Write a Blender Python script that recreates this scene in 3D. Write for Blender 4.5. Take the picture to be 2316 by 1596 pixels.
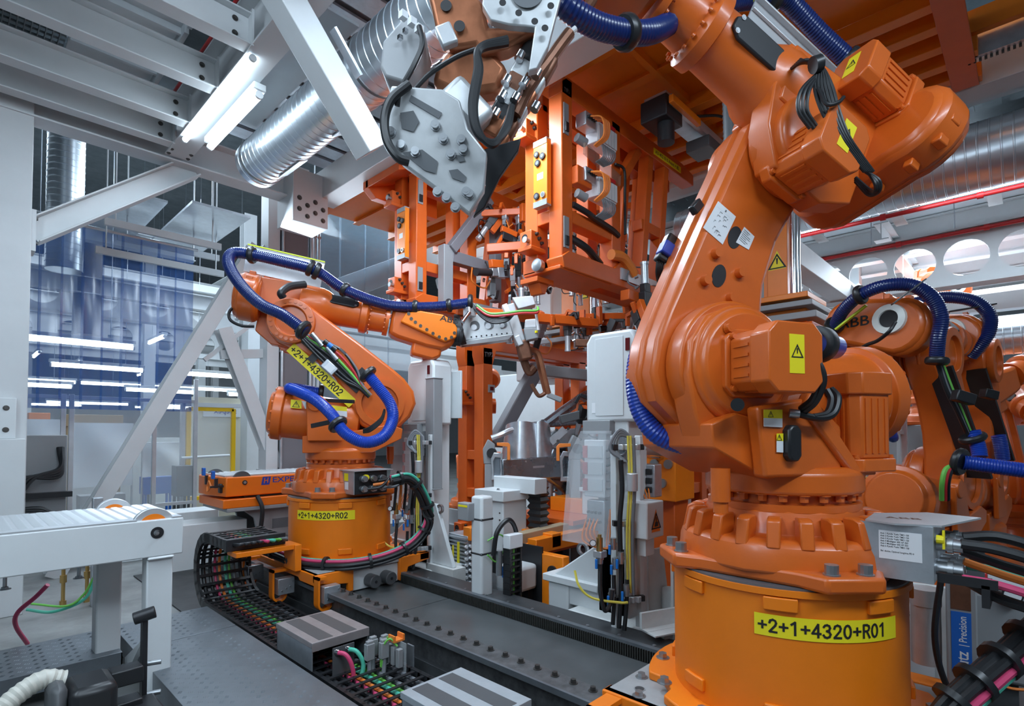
import bpy, bmesh, math, random
from mathutils import Vector, Matrix
random.seed(7)
PI = math.pi
R_ = math.radians
scene = bpy.context.scene
for o in list(bpy.data.objects):
    bpy.data.objects.remove(o)
COL = scene.collection

# ---------------------------------------------------------------- camera
CAM_H, CAM_YAW, CAM_PITCH, FPX = 1.45, R_(46.1), R_(1.5), 1239.0
cam_d = bpy.data.cameras.new('camera')
cam = bpy.data.objects.new('camera', cam_d)
COL.objects.link(cam)
cam.location = (0, 0, CAM_H)
cam.rotation_euler = (R_(90) + CAM_PITCH, 0, -CAM_YAW)
cam_d.sensor_width = 36
cam_d.lens = 36 * FPX / 2316
cam_d.shift_y = 147 / 2316
cam_d.clip_start = 0.05
cam_d.clip_end = 200
scene.camera = cam

# ---------------------------------------------------------------- light
scene.view_settings.view_transform = 'Standard'
scene.view_settings.look = 'None'
scene.view_settings.gamma = 1
scene.view_settings.use_curve_mapping = False
scene.view_settings.exposure = 0.0
world = bpy.data.worlds.new('hall_air')
scene.world = world
world.use_nodes = True
wb = world.node_tree.nodes['Background']
wb.inputs[0].default_value = (0.50, 0.68, 1.0, 1)
wb.inputs[1].default_value = 0.38


def area(name, loc, target, size, energy, color=(0.71, 0.86, 1.0)):
    l = bpy.data.lights.new(name, 'AREA')
    l.shape = 'RECTANGLE'
    l.size, l.size_y = size
    l.energy = energy
    l.color = color
    o = bpy.data.objects.new(name, l)
    COL.objects.link(o)
    o.location = loc
    o.rotation_euler = (Vector(target) - Vector(loc)).to_track_quat('-Z', 'Y').to_euler()
    return o


# area lamps without fixtures, added to brighten the aisle side, line and far side
area('hall_fill_light', (0.15, 1.3, 3.98), (2.9, 3.0, 1.0), (0.35, 4.0), 60)
area('hall_fill_light', (-1.3, 2.4, 3.98), (0.6, 4.5, 0.9), (0.35, 4.0), 95)
area('station_fill_light', (2.66, 2.9, 3.98), (3.2, 3.2, 1.0), (0.2, 1.8), 100)  # added fill for the station centre, no fixture drawn
area('station_fill_light', (1.49, 2.3, 4.0), (3.1, 2.9, 0.9), (0.2, 2.0), 24)  # added to lift the white posts, no tube modelled here
area('station_fill_light', (3.0, 6.1, 3.7), (3.4, 3.6, 1.4), (2.0, 0.2), 60)
area('hall_fill_light', (1.0, -1.7, 3.98), (2.4, 0.8, 0.9), (3.0, 0.35), 105)  # added to brighten the nearest robot and its pedestal
area('hall_fill_light', (4.6, 8.6, 5.2), (3.4, 4.6, 1.0), (5.0, 0.7), 300)
area('hall_fill_light', (8.4, 1.2, 5.3), (5.0, 2.0, 1.0), (0.7, 7.0), 480)
area('hall_fill_light', (1.5, 11.0, 6.0), (1.5, 10.0, 0.0), (4.0, 4.0), 200)
area('hall_fill_light', (9.0, 7.0, 6.5), (9.0, 7.0, 0.0), (6.0, 6.0), 700)

# ---------------------------------------------------------------- picture -> place
_F = Vector((math.sin(CAM_YAW) * math.cos(CAM_PITCH), math.cos(CAM_YAW) * math.cos(CAM_PITCH), math.sin(CAM_PITCH)))
_R = Vector((math.cos(CAM_YAW), -math.sin(CAM_YAW), 0))
_U = _R.cross(_F)


def W(px, py, d=None, X=None, Y=None, Z=None):
    """the place a photograph pixel shows, given its depth or one coordinate"""
    r = _F + _R * ((px - 1158) / FPX) + _U * ((945 - py) / FPX)
    if d is None:
        d = X / r.x if X is not None else Y / r.y if Y is not None else (Z - CAM_H) / r.z
    return Vector((0, 0, CAM_H)) + r * d


# ---------------------------------------------------------------- materials
MATS = {}


def mat(name, col, rough=0.5, metal=0.0, var=0.0, scale=8.0, bump=0.0, bscale=60.0, emit=0.0, coat=0.0, alpha=1.0, trans=0.0, spec=0.5, rvar=0.0):
    m = bpy.data.materials.new(name)
    m.use_nodes = True
    nt = m.node_tree
    b = nt.nodes['Principled BSDF']
    c = (*col, 1)
    b.inputs['Base Color'].default_value = c
    b.inputs['Roughness'].default_value = rough
    b.inputs['Metallic'].default_value = metal
    b.inputs['Specular IOR Level'].default_value = spec
    b.inputs['Coat Weight'].default_value = coat
    b.inputs['Coat Roughness'].default_value = 0.15
    b.inputs['Alpha'].default_value = alpha
    b.inputs['Transmission Weight'].default_value = trans
    if emit:
        b.inputs['Emission Color'].default_value = c
        b.inputs['Emission Strength'].default_value = emit
    tc = nt.nodes.new('ShaderNodeTexCoord')
    if var:
        n = nt.nodes.new('ShaderNodeTexNoise')
        n.inputs['Scale'].default_value = scale
        n.inputs['Detail'].default_value = 5
        n.inputs['Roughness'].default_value = 0.65
        nt.links.new(tc.outputs['Object'], n.inputs['Vector'])
        r = nt.nodes.new('ShaderNodeValToRGB')
        r.color_ramp.elements[0].position = 0.3
        r.color_ramp.elements[1].position = 0.7
        r.color_ramp.elements[0].color = (*[max(0, x * (1 - var)) for x in col], 1)
        r.color_ramp.elements[1].color = (*[min(1, x * (1 + var)) for x in col], 1)
        nt.links.new(n.outputs['Fac'], r.inputs['Fac'])
        nt.links.new(r.outputs['Color'], b.inputs['Base Color'])
        if rvar:
            q = nt.nodes.new('ShaderNodeMapRange')
            q.inputs['To Min'].default_value = max(0.03, rough - rvar)
            q.inputs['To Max'].default_value = min(1, rough + rvar)
            nt.links.new(n.outputs['Fac'], q.inputs['Value'])
            nt.links.new(q.outputs['Result'], b.inputs['Roughness'])
    if bump:
        n2 = nt.nodes.new('ShaderNodeTexNoise')
        n2.inputs['Scale'].default_value = bscale
        n2.inputs['Detail'].default_value = 3
        nt.links.new(tc.outputs['Object'], n2.inputs['Vector'])
        bp = nt.nodes.new('ShaderNodeBump')
        bp.inputs['Strength'].default_value = bump
        bp.inputs['Distance'].default_value = 0.004
        nt.links.new(n2.outputs['Fac'], bp.inputs['Height'])
        nt.links.new(bp.outputs['Normal'], b.inputs['Normal'])
    MATS[name] = m
    return m


mat('robot_orange', (0.62, 0.118, 0.011), 0.36, var=0.06, scale=5, bump=0.06, bscale=120, coat=0.25)
mat('riser_orange', (0.84, 0.20, 0.004), 0.42, var=0.05, scale=4, bump=0.05, bscale=90)
mat('frame_orange', (0.62, 0.105, 0.010), 0.42, var=0.07, scale=5, bump=0.04, bscale=90)
mat('lift_orange', (0.82, 0.21, 0.006), 0.42, var=0.05, scale=5)
mat('agv_orange', (0.82, 0.17, 0.006), 0.38, var=0.05, scale=4)
mat('white_paint', (0.62, 0.65, 0.66), 0.42, var=0.04, scale=3, bump=0.03, bscale=70)
mat('beam_white', (0.56, 0.58, 0.59), 0.5, var=0.05, scale=2, bump=0.03, bscale=60)
mat('dirty_white', (0.60, 0.62, 0.61), 0.5, var=0.10, scale=6, bump=0.05, bscale=50)
mat('plate_grey', (0.34, 0.35, 0.355), 0.5, 0.1, var=0.12, scale=7)
mat('grey_paint', (0.27, 0.28, 0.29), 0.45, var=0.05, scale=4)
mat('dark_grey_paint', (0.08, 0.085, 0.09), 0.45, var=0.06)
mat('column_grey', (0.17, 0.165, 0.18), 0.5, var=0.06, scale=2)
mat('galvanised', (0.50, 0.54, 0.58), 0.36, 0.75, var=0.10, scale=14, rvar=0.06)
mat('box_lid', (0.42, 0.46, 0.49), 0.42, 0.35, var=0.08, scale=10)
mat('box_lid_warm', (0.30, 0.27, 0.27), 0.45, 0.3, var=0.12, scale=10)
mat('duct_steel', (0.66, 0.72, 0.77), 0.30, 0.92, var=0.03, scale=3)
mat('deck_steel', (0.17, 0.19, 0.21), 0.40, 0.55, var=0.12, scale=9, rvar=0.08)
mat('deck_tear', (0.24, 0.265, 0.29), 0.36, 0.6)
mat('tread_bump', (0.60, 0.63, 0.65), 0.33, 0.55)
mat('aluminium', (0.58, 0.60, 0.62), 0.40, 0.6, var=0.06, scale=10)
mat('machined', (0.56, 0.58, 0.59), 0.45, 0.55, var=0.08, scale=12)
mat('chrome', (0.75, 0.77, 0.8), 0.14, 1.0)
mat('body_steel', (0.36, 0.42, 0.47), 0.28, 0.95, var=0.1, scale=7, rvar=0.08)
mat('body_zinc', (0.66, 0.70, 0.74), 0.32, 0.85, var=0.1, scale=16, bump=0.2, bscale=25)
mat('bolt_steel', (0.42, 0.44, 0.46), 0.35, 0.9, var=0.1)
mat('dark_bolt', (0.10, 0.095, 0.09), 0.4, 0.8, var=0.2, scale=40)
mat('track_steel', (0.060, 0.064, 0.068), 0.42, 0.3, var=0.35, scale=7, rvar=0.14, bump=0.08, bscale=40)
mat('track_slab', (0.095, 0.104, 0.108), 0.36, 0.2, var=0.22, scale=3.2, rvar=0.1, bump=0.05, bscale=30)
mat('rail_steel', (0.14, 0.145, 0.15), 0.42, 0.6, var=0.35, scale=18, rvar=0.12, bump=0.1, bscale=50)
mat('rack_steel', (0.055, 0.055, 0.05), 0.45, 0.4, var=0.2, scale=20)
mat('copper', (0.42, 0.16, 0.08), 0.38, 0.75, var=0.18, scale=9, rvar=0.1)
mat('brown_copper', (0.19, 0.085, 0.05), 0.45, 0.55, var=0.25, scale=14)
mat('brass', (0.55, 0.36, 0.13), 0.32, 0.9)
mat('black_rubber', (0.012, 0.013, 0.015), 0.42, var=0.2)
mat('black_plastic', (0.016, 0.017, 0.019), 0.35)
mat('black_metal', (0.022, 0.023, 0.026), 0.4, 0.2)
mat('blue_hose', (0.006, 0.045, 0.36), 0.30, coat=0.2)
mat('navy_hose', (0.004, 0.018, 0.115), 0.30, coat=0.2)
mat('white_hose', (0.55, 0.54, 0.48), 0.4, var=0.06, scale=20)
mat('cable_pink', (0.62, 0.06, 0.16), 0.42)
mat('cable_teal', (0.08, 0.48, 0.34), 0.42)
mat('cable_green', (0.16, 0.52, 0.08), 0.42)
mat('cable_red', (0.55, 0.03, 0.035), 0.42)
mat('cable_orange', (0.80, 0.22, 0.035), 0.42)
mat('cable_yellow', (0.68, 0.58, 0.08), 0.42)
mat('cable_grey', (0.16, 0.17, 0.185), 0.42)
mat('label_yellow', (0.86, 0.72, 0.012), 0.5)
mat('lime', (0.55, 0.68, 0.02), 0.4)
mat('guard_yellow', (0.85, 0.52, 0.01), 0.42)
mat('label_white', (0.74, 0.76, 0.78), 0.5)
mat('print_black', (0.012, 0.012, 0.014), 0.6)
mat('print_grey', (0.12, 0.13, 0.14), 0.6)
mat('logo_blue', (0.02, 0.05, 0.36), 0.45)
mat('sticker_blue', (0.01, 0.12, 0.50), 0.4)
mat('valve_blue', (0.01, 0.18, 0.62), 0.4)
mat('red_paint', (0.50, 0.018, 0.02), 0.4, var=0.05)
mat('red_lens', (0.10, 0.008, 0.01), 0.2)
mat('sheet_white', (0.70, 0.73, 0.76), 0.75, var=0.04, scale=3, bump=0.3, bscale=6)
mat('concrete', (0.25, 0.255, 0.25), 0.55, var=0.35, scale=2.4, rvar=0.15, bump=0.08, bscale=18)
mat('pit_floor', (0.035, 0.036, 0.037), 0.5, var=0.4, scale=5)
mat('ceiling_panel', (0.50, 0.53, 0.55), 0.6, var=0.05, scale=2)
mat('deck_dark', (0.17, 0.20, 0.22), 0.45, 0.5, var=0.2, scale=4)
mat('grating', (0.20, 0.22, 0.23), 0.45, 0.6)
mat('carton', (0.36, 0.27, 0.17), 0.7)
mat('cream', (0.66, 0.62, 0.50), 0.6)
mat('porcelain', (0.72, 0.74, 0.70), 0.25)
mat('lamp_white', (0.74, 0.89, 1.0), 0.3, emit=16.0)
mat('lamp_far', (0.74, 0.89, 1.0), 0.3, emit=14.0)
mat('led_amber', (1.0, 0.62, 0.02), 0.3, emit=6.0)
mat('led_green', (0.2, 1.0, 0.1), 0.3, emit=3.0)
mat('clear_plastic', (0.86, 0.92, 0.95), 0.12, alpha=0.20)
mat('smoked_plastic', (0.30, 0.22, 0.17), 0.15, alpha=0.35)
mat('hood_film', (0.80, 0.86, 0.90), 0.16, alpha=0.26)
mat('blue_curtain', (0.03, 0.13, 0.42), 0.14, alpha=0.60)
mat('screen_clear', (0.36, 0.50, 0.60), 0.08, alpha=0.30)


# ---------------------------------------------------------------- mesh building
class MB:
    """collects shapes (world coordinates) for one mesh"""

    def __init__(self, M=None):
        self.v, self.f = [], []
        self.M = M or Matrix.Identity(4)

    def add(self, vs, fs, M=None):
        T = self.M @ M if M is not None else self.M
        b = len(self.v)
        self.v += [T @ Vector(p) for p in vs]
        self.f += [tuple(i + b for i in f) for f in fs]
        return self

    def box(self, a, b, M=None):
        x0, y0, z0 = a
        x1, y1, z1 = b
        vs = [(x0, y0, z0), (x1, y0, z0), (x1, y1, z0), (x0, y1, z0), (x0, y0, z1), (x1, y0, z1), (x1, y1, z1), (x0, y1, z1)]
        return self.add(vs, [(0, 3, 2, 1), (4, 5, 6, 7), (0, 1, 5, 4), (1, 2, 6, 5), (2, 3, 7, 6), (3, 0, 4, 7)], M)

    def cbox(self, c, s, M=None):
        return self.box([c[i] - s[i] / 2 for i in range(3)], [c[i] + s[i] / 2 for i in range(3)], M)

    def prism(self, pts, t0, t1, plane='xz', M=None):
        """polygon extruded across the plane's normal"""
        n = len(pts)
        def q(p, t):
            return {'xz': (p[0], t, p[1]), 'xy': (p[0], p[1], t), 'yz': (t, p[0], p[1])}[plane]
        vs = [q(p, t0) for p in pts] + [q(p, t1) for p in pts]
        fs = [tuple(range(n)), tuple(range(2 * n - 1, n - 1, -1))]
        fs += [(i, n + i, n + (i + 1) % n, (i + 1) % n) for i in range(n)]
        return self.add(vs, fs, M)

    def cyl(self, p0, p1, r0, r1=None, n=20, caps=True, M=None, roll=0.0):
        r1 = r0 if r1 is None else r1
        p0, p1 = Vector(p0), Vector(p1)
        z = (p1 - p0)
        z.normalize()
        a = Vector((0, 0, 1)) if abs(z.z) < 0.9 else Vector((1, 0, 0))
        x = a.cross(z).normalized()
        y = z.cross(x)
        vs = []
        for p, r in ((p0, r0), (p1, r1)):
            for k in range(n):
                t = 2 * PI * k / n + roll
                vs.append(p + x * (r * math.cos(t)) + y * (r * math.sin(t)))
        fs = [(k, (k + 1) % n, n + (k + 1) % n, n + k) for k in range(n)]
        if caps:
            fs += [tuple(range(n - 1, -1, -1)), tuple(range(n, 2 * n))]
        return self.add(vs, fs, M)

    def lathe(self, prof, p0, axis, n=28, M=None, closed=True):
        """prof: list of (along, radius)"""
        z = Vector(axis).normalized()
        a = Vector((0, 0, 1)) if abs(z.z) < 0.9 else Vector((1, 0, 0))
        x = a.cross(z).normalized()
        y = z.cross(x)
        p0 = Vector(p0)
        vs, fs = [], []
        for h, r in prof:
            for k in range(n):
                t = 2 * PI * k / n
                vs.append(p0 + z * h + x * (r * math.cos(t)) + y * (r * math.sin(t)))
        for j in range(len(prof) - 1):
            for k in range(n):
                fs.append((j * n + k, j * n + (k + 1) % n, (j + 1) * n + (k + 1) % n, (j + 1) * n + k))
        if closed:
            fs += [tuple(range(n - 1, -1, -1)), tuple(range((len(prof) - 1) * n, len(prof) * n))]
        return self.add(vs, fs, M)

    def tube(self, pts, r, n=8, ripple=0.0, pitch=0.012, smooth=True, M=None, flat=1.0):
        """a hose or cable through the points; ripple makes it corrugated"""
        P = catmull(pts, 10) if smooth and len(pts) > 2 else [Vector(p) for p in pts]
        P = resample(P, pitch / 2 if ripple else None)
        vs, fs = [], []
        up = None
        m = len(P)
        for i, p in enumerate(P):
            t = (P[min(i + 1, m - 1)] - P[max(i - 1, 0)]).normalized()
            if up is None:
                up = Vector((0, 0, 1)) if abs(t.z) < 0.9 else Vector((1, 0, 0))
            x = up.cross(t)
            x.normalize()
            y = t.cross(x)
            up = y
            rr = r * (1 - ripple) if ripple and i % 2 else r
            for k in range(n):
                a = 2 * PI * k / n
                vs.append(p + x * (rr * math.cos(a)) + y * (rr * flat * math.sin(a)))
        for i in range(m - 1):
            for k in range(n):
                fs.append((i * n + k, i * n + (k + 1) % n, (i + 1) * n + (k + 1) % n, (i + 1) * n + k))
        fs += [tuple(range(n - 1, -1, -1)), tuple(range((m - 1) * n, m * n))]
        return self.add(vs, fs, M)

    def beam(self, p0, p1, w, h, up=(0, 0, 1), M=None):
        """solid rectangular bar between two points: w across, h along up"""
        p0, p1 = Vector(p0), Vector(p1)
        z = (p1 - p0).normalized()
        u = Vector(up)
        if abs(z.dot(u)) > 0.98:
            u = Vector((1, 0, 0))
        x = u.cross(z).normalized() * (w / 2)
        y = z.cross(x).normalized() * (h / 2)
        vs = [p + a * x + b * y for p in (p0, p1) for a, b in ((-1, -1), (1, -1), (1, 1), (-1, 1))]
        return self.add(vs, [(3, 2, 1, 0), (4, 5, 6, 7), (0, 1, 5, 4), (1, 2, 6, 5), (2, 3, 7, 6), (3, 0, 4, 7)], M)

    def ibeam(self, p0, p1, w, h, t=0.014, up=(0, 0, 1), M=None):
        """I section: flanges w wide across, web h along up"""
        p0, p1, u = Vector(p0), Vector(p1), Vector(up)
        z = (p1 - p0).normalized()
        if abs(z.dot(u)) > 0.98:
            u = Vector((1, 0, 0))
        x = u.cross(z).normalized()
        y = z.cross(x).normalized()
        self.beam(p0 + y * (h / 2 - t / 2), p1 + y * (h / 2 - t / 2), w, t, y, M)
        self.beam(p0 - y * (h / 2 - t / 2), p1 - y * (h / 2 - t / 2), w, t, y, M)
        self.beam(p0, p1, t * 0.8, h - 2 * t, y, M)
        return self

    def hexbolt(self, p, axis=(0, 0, 1), r=0.014, h=0.012, washer=True):
        p, a = Vector(p), Vector(axis).normalized()
        if washer:
            self.cyl(p, p + a * 0.003, r * 1.5, n=12)
        return self.cyl(p, p + a * h, r, r * 0.94, n=6)

    def grid(self, fn, nu, nv, close=False):
        b = len(self.v)
        for i in range(nu + 1):
            for j in range(nv + 1):
                self.v.append(self.M @ Vector(fn(i / nu, j / nv)))
        for i in range(nu):
            for j in range(nv):
                a = b + i * (nv + 1) + j
                self.f.append((a, a + nv + 1, a + nv + 2, a + 1))
        return self

    def text(self, s, o, xd, yd, size, wide=1.0, mapf=None, lift=0.0, align='LEFT'):
        vs, fs = text_mesh(s, align)
        o, xd, yd = Vector(o), Vector(xd).normalized(), Vector(yd).normalized()
        nz = xd.cross(yd)
        if mapf:
            return self.add([mapf(v[0] * size * wide, v[1] * size) for v in vs], fs)
        return self.add([o + xd * (v[0] * size * wide) + yd * (v[1] * size) + nz * lift for v in vs], fs)


GLYPH = {
    '+': [[(.04, .5), (.56, .5)], [(.3, .24), (.3, .76)]],
    '0': [[(.3 + .23 * math.cos(PI * k / 8), .5 + .44 * math.sin(PI * k / 8)) for k in range(17)]],
    '1': [[(.10, .76), (.34, .95), (.34, .04)]],
    '2': [[(.08, .70), (.13, .87), (.30, .95), (.46, .88), (.52, .72), (.46, .54), (.08, .06), (.55, .06)]],
    '3': [[(.08, .79), (.17, .91), (.30, .95), (.44, .89), (.50, .74), (.43, .58), (.28, .52), (.44, .46), (.53, .30), (.46, .12), (.30, .05), (.15, .09), (.06, .23)]],
    '4': [[(.42, .04), (.42, .95), (.04, .30), (.58, .30)]],
    'R': [[(.10, .04), (.10, .94), (.36, .94), (.51, .86), (.54, .72), (.48, .57), (.34, .50), (.10, .50)], [(.34, .50), (.57, .04)]],
}


def stroke_text(mb, s, mapf, size, w=.15):
    """bold sign lettering drawn with strokes; mapf takes (along, up) in metres"""
    x0 = 0.0
    for ch in s:
        for line in GLYPH[ch]:
            for (ax, ay), (bx, by) in zip(line, line[1:]):
                L = math.hypot(bx - ax, by - ay)
                ux, uy = (bx - ax) / L * w * .35, (by - ay) / L * w * .35
                nx, ny = -(by - ay) / L * w / 2, (bx - ax) / L * w / 2
                q = [(ax - ux + nx, ay - uy + ny), (ax - ux - nx, ay - uy - ny), (bx + ux - nx, by + uy - ny), (bx + ux + nx, by + uy + ny)]
                mb.add([mapf((x0 + p) * size, r * size) for p, r in q], [(0, 1, 2, 3)])
        x0 += .70
    return mb


_TXT = {}


def text_mesh(s, align='LEFT'):
    """outline of a line of lettering, cap height about 0.7"""
    if (s, align) in _TXT:
        return _TXT[(s, align)]
    c = bpy.data.curves.new('lettering', 'FONT')
    c.body = s
    c.align_x = align
    c.offset = 0.012
    c.resolution_u = 3
    o = bpy.data.objects.new('lettering', c)
    COL.objects.link(o)
    dg = bpy.context.evaluated_depsgraph_get()
    me = bpy.data.meshes.new_from_object(o.evaluated_get(dg))
    vs = [tuple(v.co) for v in me.vertices]
    fs = [tuple(p.vertices) for p in me.polygons]
    bpy.data.objects.remove(o)
    bpy.data.curves.remove(c)
    bpy.data.meshes.remove(me)
    _TXT[(s, align)] = (vs, fs)
    return vs, fs


def catmull(pts, k):
    P = [Vector(p) for p in pts]
    P = [P[0] * 2 - P[1]] + P + [P[-1] * 2 - P[-2]]
    out = []
    for i in range(1, len(P) - 2):
        a, b, c, d = P[i - 1:i + 3]
        for j in range(k):
            t = j / k
            out.append(0.5 * ((2 * b) + (c - a) * t + (2 * a - 5 * b + 4 * c - d) * t * t + (3 * b - a - 3 * c + d) * t ** 3))
    out.append(P[-2])
    return out


def resample(P, step):
    if not step:
        return P
    out, acc = [P[0]], 0.0
    for a, b in zip(P, P[1:]):
        L = (b - a).length
        while L > 1e-9 and acc + L >= step:
            t = (step - acc) / L
            a = a + (b - a) * t
            out.append(a.copy())
            L = (b - a).length
            acc = 0.0
        acc += L
    return out


ORIG = {}
ORD = ('first', 'second', 'third', 'fourth', 'fifth', 'sixth', 'seventh', 'eighth', 'ninth', 'tenth', 'eleventh', 'twelfth')


def _link(name, mb, m, org, bevel, smooth):
    me = bpy.data.meshes.new(name)
    me.from_pydata([tuple(v - org) for v in mb.v], [], mb.f)
    bm = bmesh.new()
    bm.from_mesh(me)
    bmesh.ops.recalc_face_normals(bm, faces=bm.faces)
    bm.to_mesh(me)
    bm.free()
    me.materials.append(MATS[m])
    if smooth:
        me.polygons.foreach_set('use_smooth', [True] * len(me.polygons))
        me.set_sharp_from_angle(angle=R_(smooth))
    o = bpy.data.objects.new(name, me)
    COL.objects.link(o)
    if bevel:
        b = o.modifiers.new('edge_rounding', 'BEVEL')
        b.width = bevel
        b.segments = 2
        b.limit_method = 'ANGLE'
        b.angle_limit = R_(38)
    return o


def tag(o, label=None, cat=None, group=None, kind=None):
    for k, v in (('label', label), ('category', cat), ('group', group), ('kind', kind)):
        if v:
            o[k] = v
    return o


def thing(name, label, cat, loc, group=None):
    o = bpy.data.objects.new(name, None)
    COL.objects.link(o)
    o.location = loc
    o.empty_display_size = 0.1
    ORIG[o] = Vector(loc)
    return tag(o, label, cat, group)


def part(name, mb, m, parent, bevel=0.0, smooth=32, label=None, kind=None):
    o = _link(name, mb, m, ORIG[parent], bevel, smooth)
    o.parent = parent
    ORIG[o] = ORIG[parent]
    return tag(o, label, kind=kind)


def solo(name, mb, m, label, cat, bevel=0.0, smooth=32, group=None, kind=None):
    n = len(mb.v)
    c = sum(mb.v, Vector()) / n
    org = Vector((c.x, c.y, min(v.z for v in mb.v)))
    o = _link(name, mb, m, org, bevel, smooth)
    o.location = org
    ORIG[o] = org
    return tag(o, label, cat, group, kind)


def struct(name, mb, m, label=None, parent=None, bevel=0.0, smooth=32):
    if parent is not None:
        return part(name, mb, m, parent, bevel, smooth)
    o = solo(name, mb, m, label, 'structure', bevel, smooth, kind='structure')
    del o['category']
    return o


def copy_tree(o, parent=None):
    c = o.copy()
    COL.objects.link(c)
    c.parent = parent
    for ch in [x for x in o.children]:
        copy_tree(ch, c)
    return c


def frame_of(o, x, z):
    """matrix with origin o, x axis along x, z axis close to z"""
    x = Vector(x).normalized()
    y = Vector(z).cross(x).normalized()
    z = x.cross(y)
    return Matrix(((x.x, y.x, z.x, o[0]), (x.y, y.y, z.y, o[1]), (x.z, y.z, z.z, o[2]), (0, 0, 0, 1)))


def rounded(w0, w1, L, n=10):
    """outline in (x,z): round end radius w0 at z=0, round end radius w1 at z=L"""
    p = []
    for k in range(n + 1):
        a = PI + PI * k / n
        p.append((w0 * math.cos(a), w0 * math.sin(a)))
    for k in range(n + 1):
        a = PI * k / n
        p.append((w1 * math.cos(a), L + w1 * math.sin(a)))
    return p


def warn_triangle(mb, o, xd, yd, s, lift=0.001):
    o, xd, yd = Vector(o), Vector(xd).normalized(), Vector(yd).normalized()
    n = xd.cross(yd) * lift
    P = [(-0.5, -0.43), (0.5, -0.43), (0, 0.43)]
    Q = [(x * 0.74, y * 0.74 - 0.045) for x, y in P]
    v = [o + n + xd * (x * s) + yd * (y * s) for x, y in P + Q]
    mb.add(v, [(0, 1, 4, 3), (1, 2, 5, 4), (2, 0, 3, 5)])
    mb.add([o + n + xd * (x * s) + yd * (y * s) for x, y in ((-.03, -.18), (.03, -.18), (.05, .16), (-.05, .16))], [(0, 1, 2, 3)])


def plate(mb, c, xd, yd, w, h, t=0.002):
    """thin plate centred at c"""
    c, xd, yd = Vector(c), Vector(xd).normalized(), Vector(yd).normalized()
    n = xd.cross(yd).normalized()
    vs = [c + xd * (a * w / 2) + yd * (b * h / 2) + n * k for k in (0, t) for a, b in ((-1, -1), (1, -1), (1, 1), (-1, 1))]
    mb.add(vs, [(3, 2, 1, 0), (4, 5, 6, 7), (0, 1, 5, 4), (1, 2, 6, 5), (2, 3, 7, 6), (3, 0, 4, 7)])
    return mb
# ---------------------------------------------------------------- robots
BOLT_ME = {}


def bolts(parent, spots, r=0.012, h=0.012, m='bolt_steel', name='bolt', hexa=True):
    """one object per bolt, sharing one mesh"""
    key = (r, h, m, hexa)
    if key not in BOLT_ME:
        b = MB()
        if hexa:
            b.hexbolt((0, 0, 0), (0, 0, 1), r, h)
        else:
            b.cyl((0, 0, 0), (0, 0, 0.004), r * 1.25, n=12).cyl((0, 0, 0), (0, 0, h), r, n=12).cyl((0, 0, h), (0, 0, h + 0.0005), r * 0.5, n=6)
        me = bpy.data.meshes.new('bolt')
        me.from_pydata([tuple(v) for v in b.v], [], b.f)
        me.materials.append(MATS[m])
        BOLT_ME[key] = me
    for p, a in spots:
        o = bpy.data.objects.new(name, BOLT_ME[key])
        COL.objects.link(o)
        o.parent = parent
        o.location = Vector(p) - ORIG[parent]
        o.rotation_euler = Vector(a).to_track_quat('Z', 'Y').to_euler()


def octagon(h, c=0.35):
    k = h * (1 - c)
    return [(-h, -k), (-k, -h), (k, -h), (h, -k), (h, k), (k, h), (-k, h), (-h, k)]


def motor(root, M, length, h, name='motor', detail=True, sticker=True):
    """servo motor: axis along local +x of M, from x=0"""
    b = MB(M)
    b.prism(octagon(h * 1.05, 0.3), -0.02, 0.03, 'yz')
    b.prism(octagon(h * 0.90, 0.3), 0.03, length - 0.08, 'yz')
    b.prism(octagon(h, 0.32), length - 0.085, length, 'yz')
    o = part(name, b, 'robot_orange', root, bevel=0.006)
    if detail:
        for s in (-1, 1):
            for k in range(4):
                part('cooling_fin', MB(M).box((0.05, s * h * 0.885 - 0.006, -0.5 * h + k * 0.3 * h), (length - 0.10, s * h * 0.885 + 0.006, -0.5 * h + k * 0.3 * h + 0.010)), 'robot_orange', o)
                part('cooling_fin', MB(M).box((0.05, -0.5 * h + k * 0.3 * h, s * h * 0.885 - 0.006), (length - 0.10, -0.5 * h + k * 0.3 * h + 0.010, s * h * 0.885 + 0.006)), 'robot_orange', o)
        bl = []
        for a, c in ((-.8, -.8), (.8, -.8), (.8, .8), (-.8, .8)):
            bl.append((M @ Vector((0.03, a * h, c * h)), M.to_3x3() @ Vector((1, 0, 0))))
        bolts(o, bl, 0.011, 0.014, 'robot_orange', hexa=False)
    if sticker:
        s = MB(M)
        plate(s, (length + 0.0005, 0.0, 0.01), (0, 1, 0), (0, 0, 1), h * 0.55, h * 1.1, 0.001)
        so = part('warning_sticker', s, 'label_yellow', o, smooth=0)
        t = MB(M)
        warn_triangle(t, (length + 0.002, 0, 0.02), (0, 1, 0), (0, 0, 1), h * 0.45)
        part('warning_print', t, 'print_black', o, smooth=0)
    return o


ARM_L = 0.98


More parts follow.
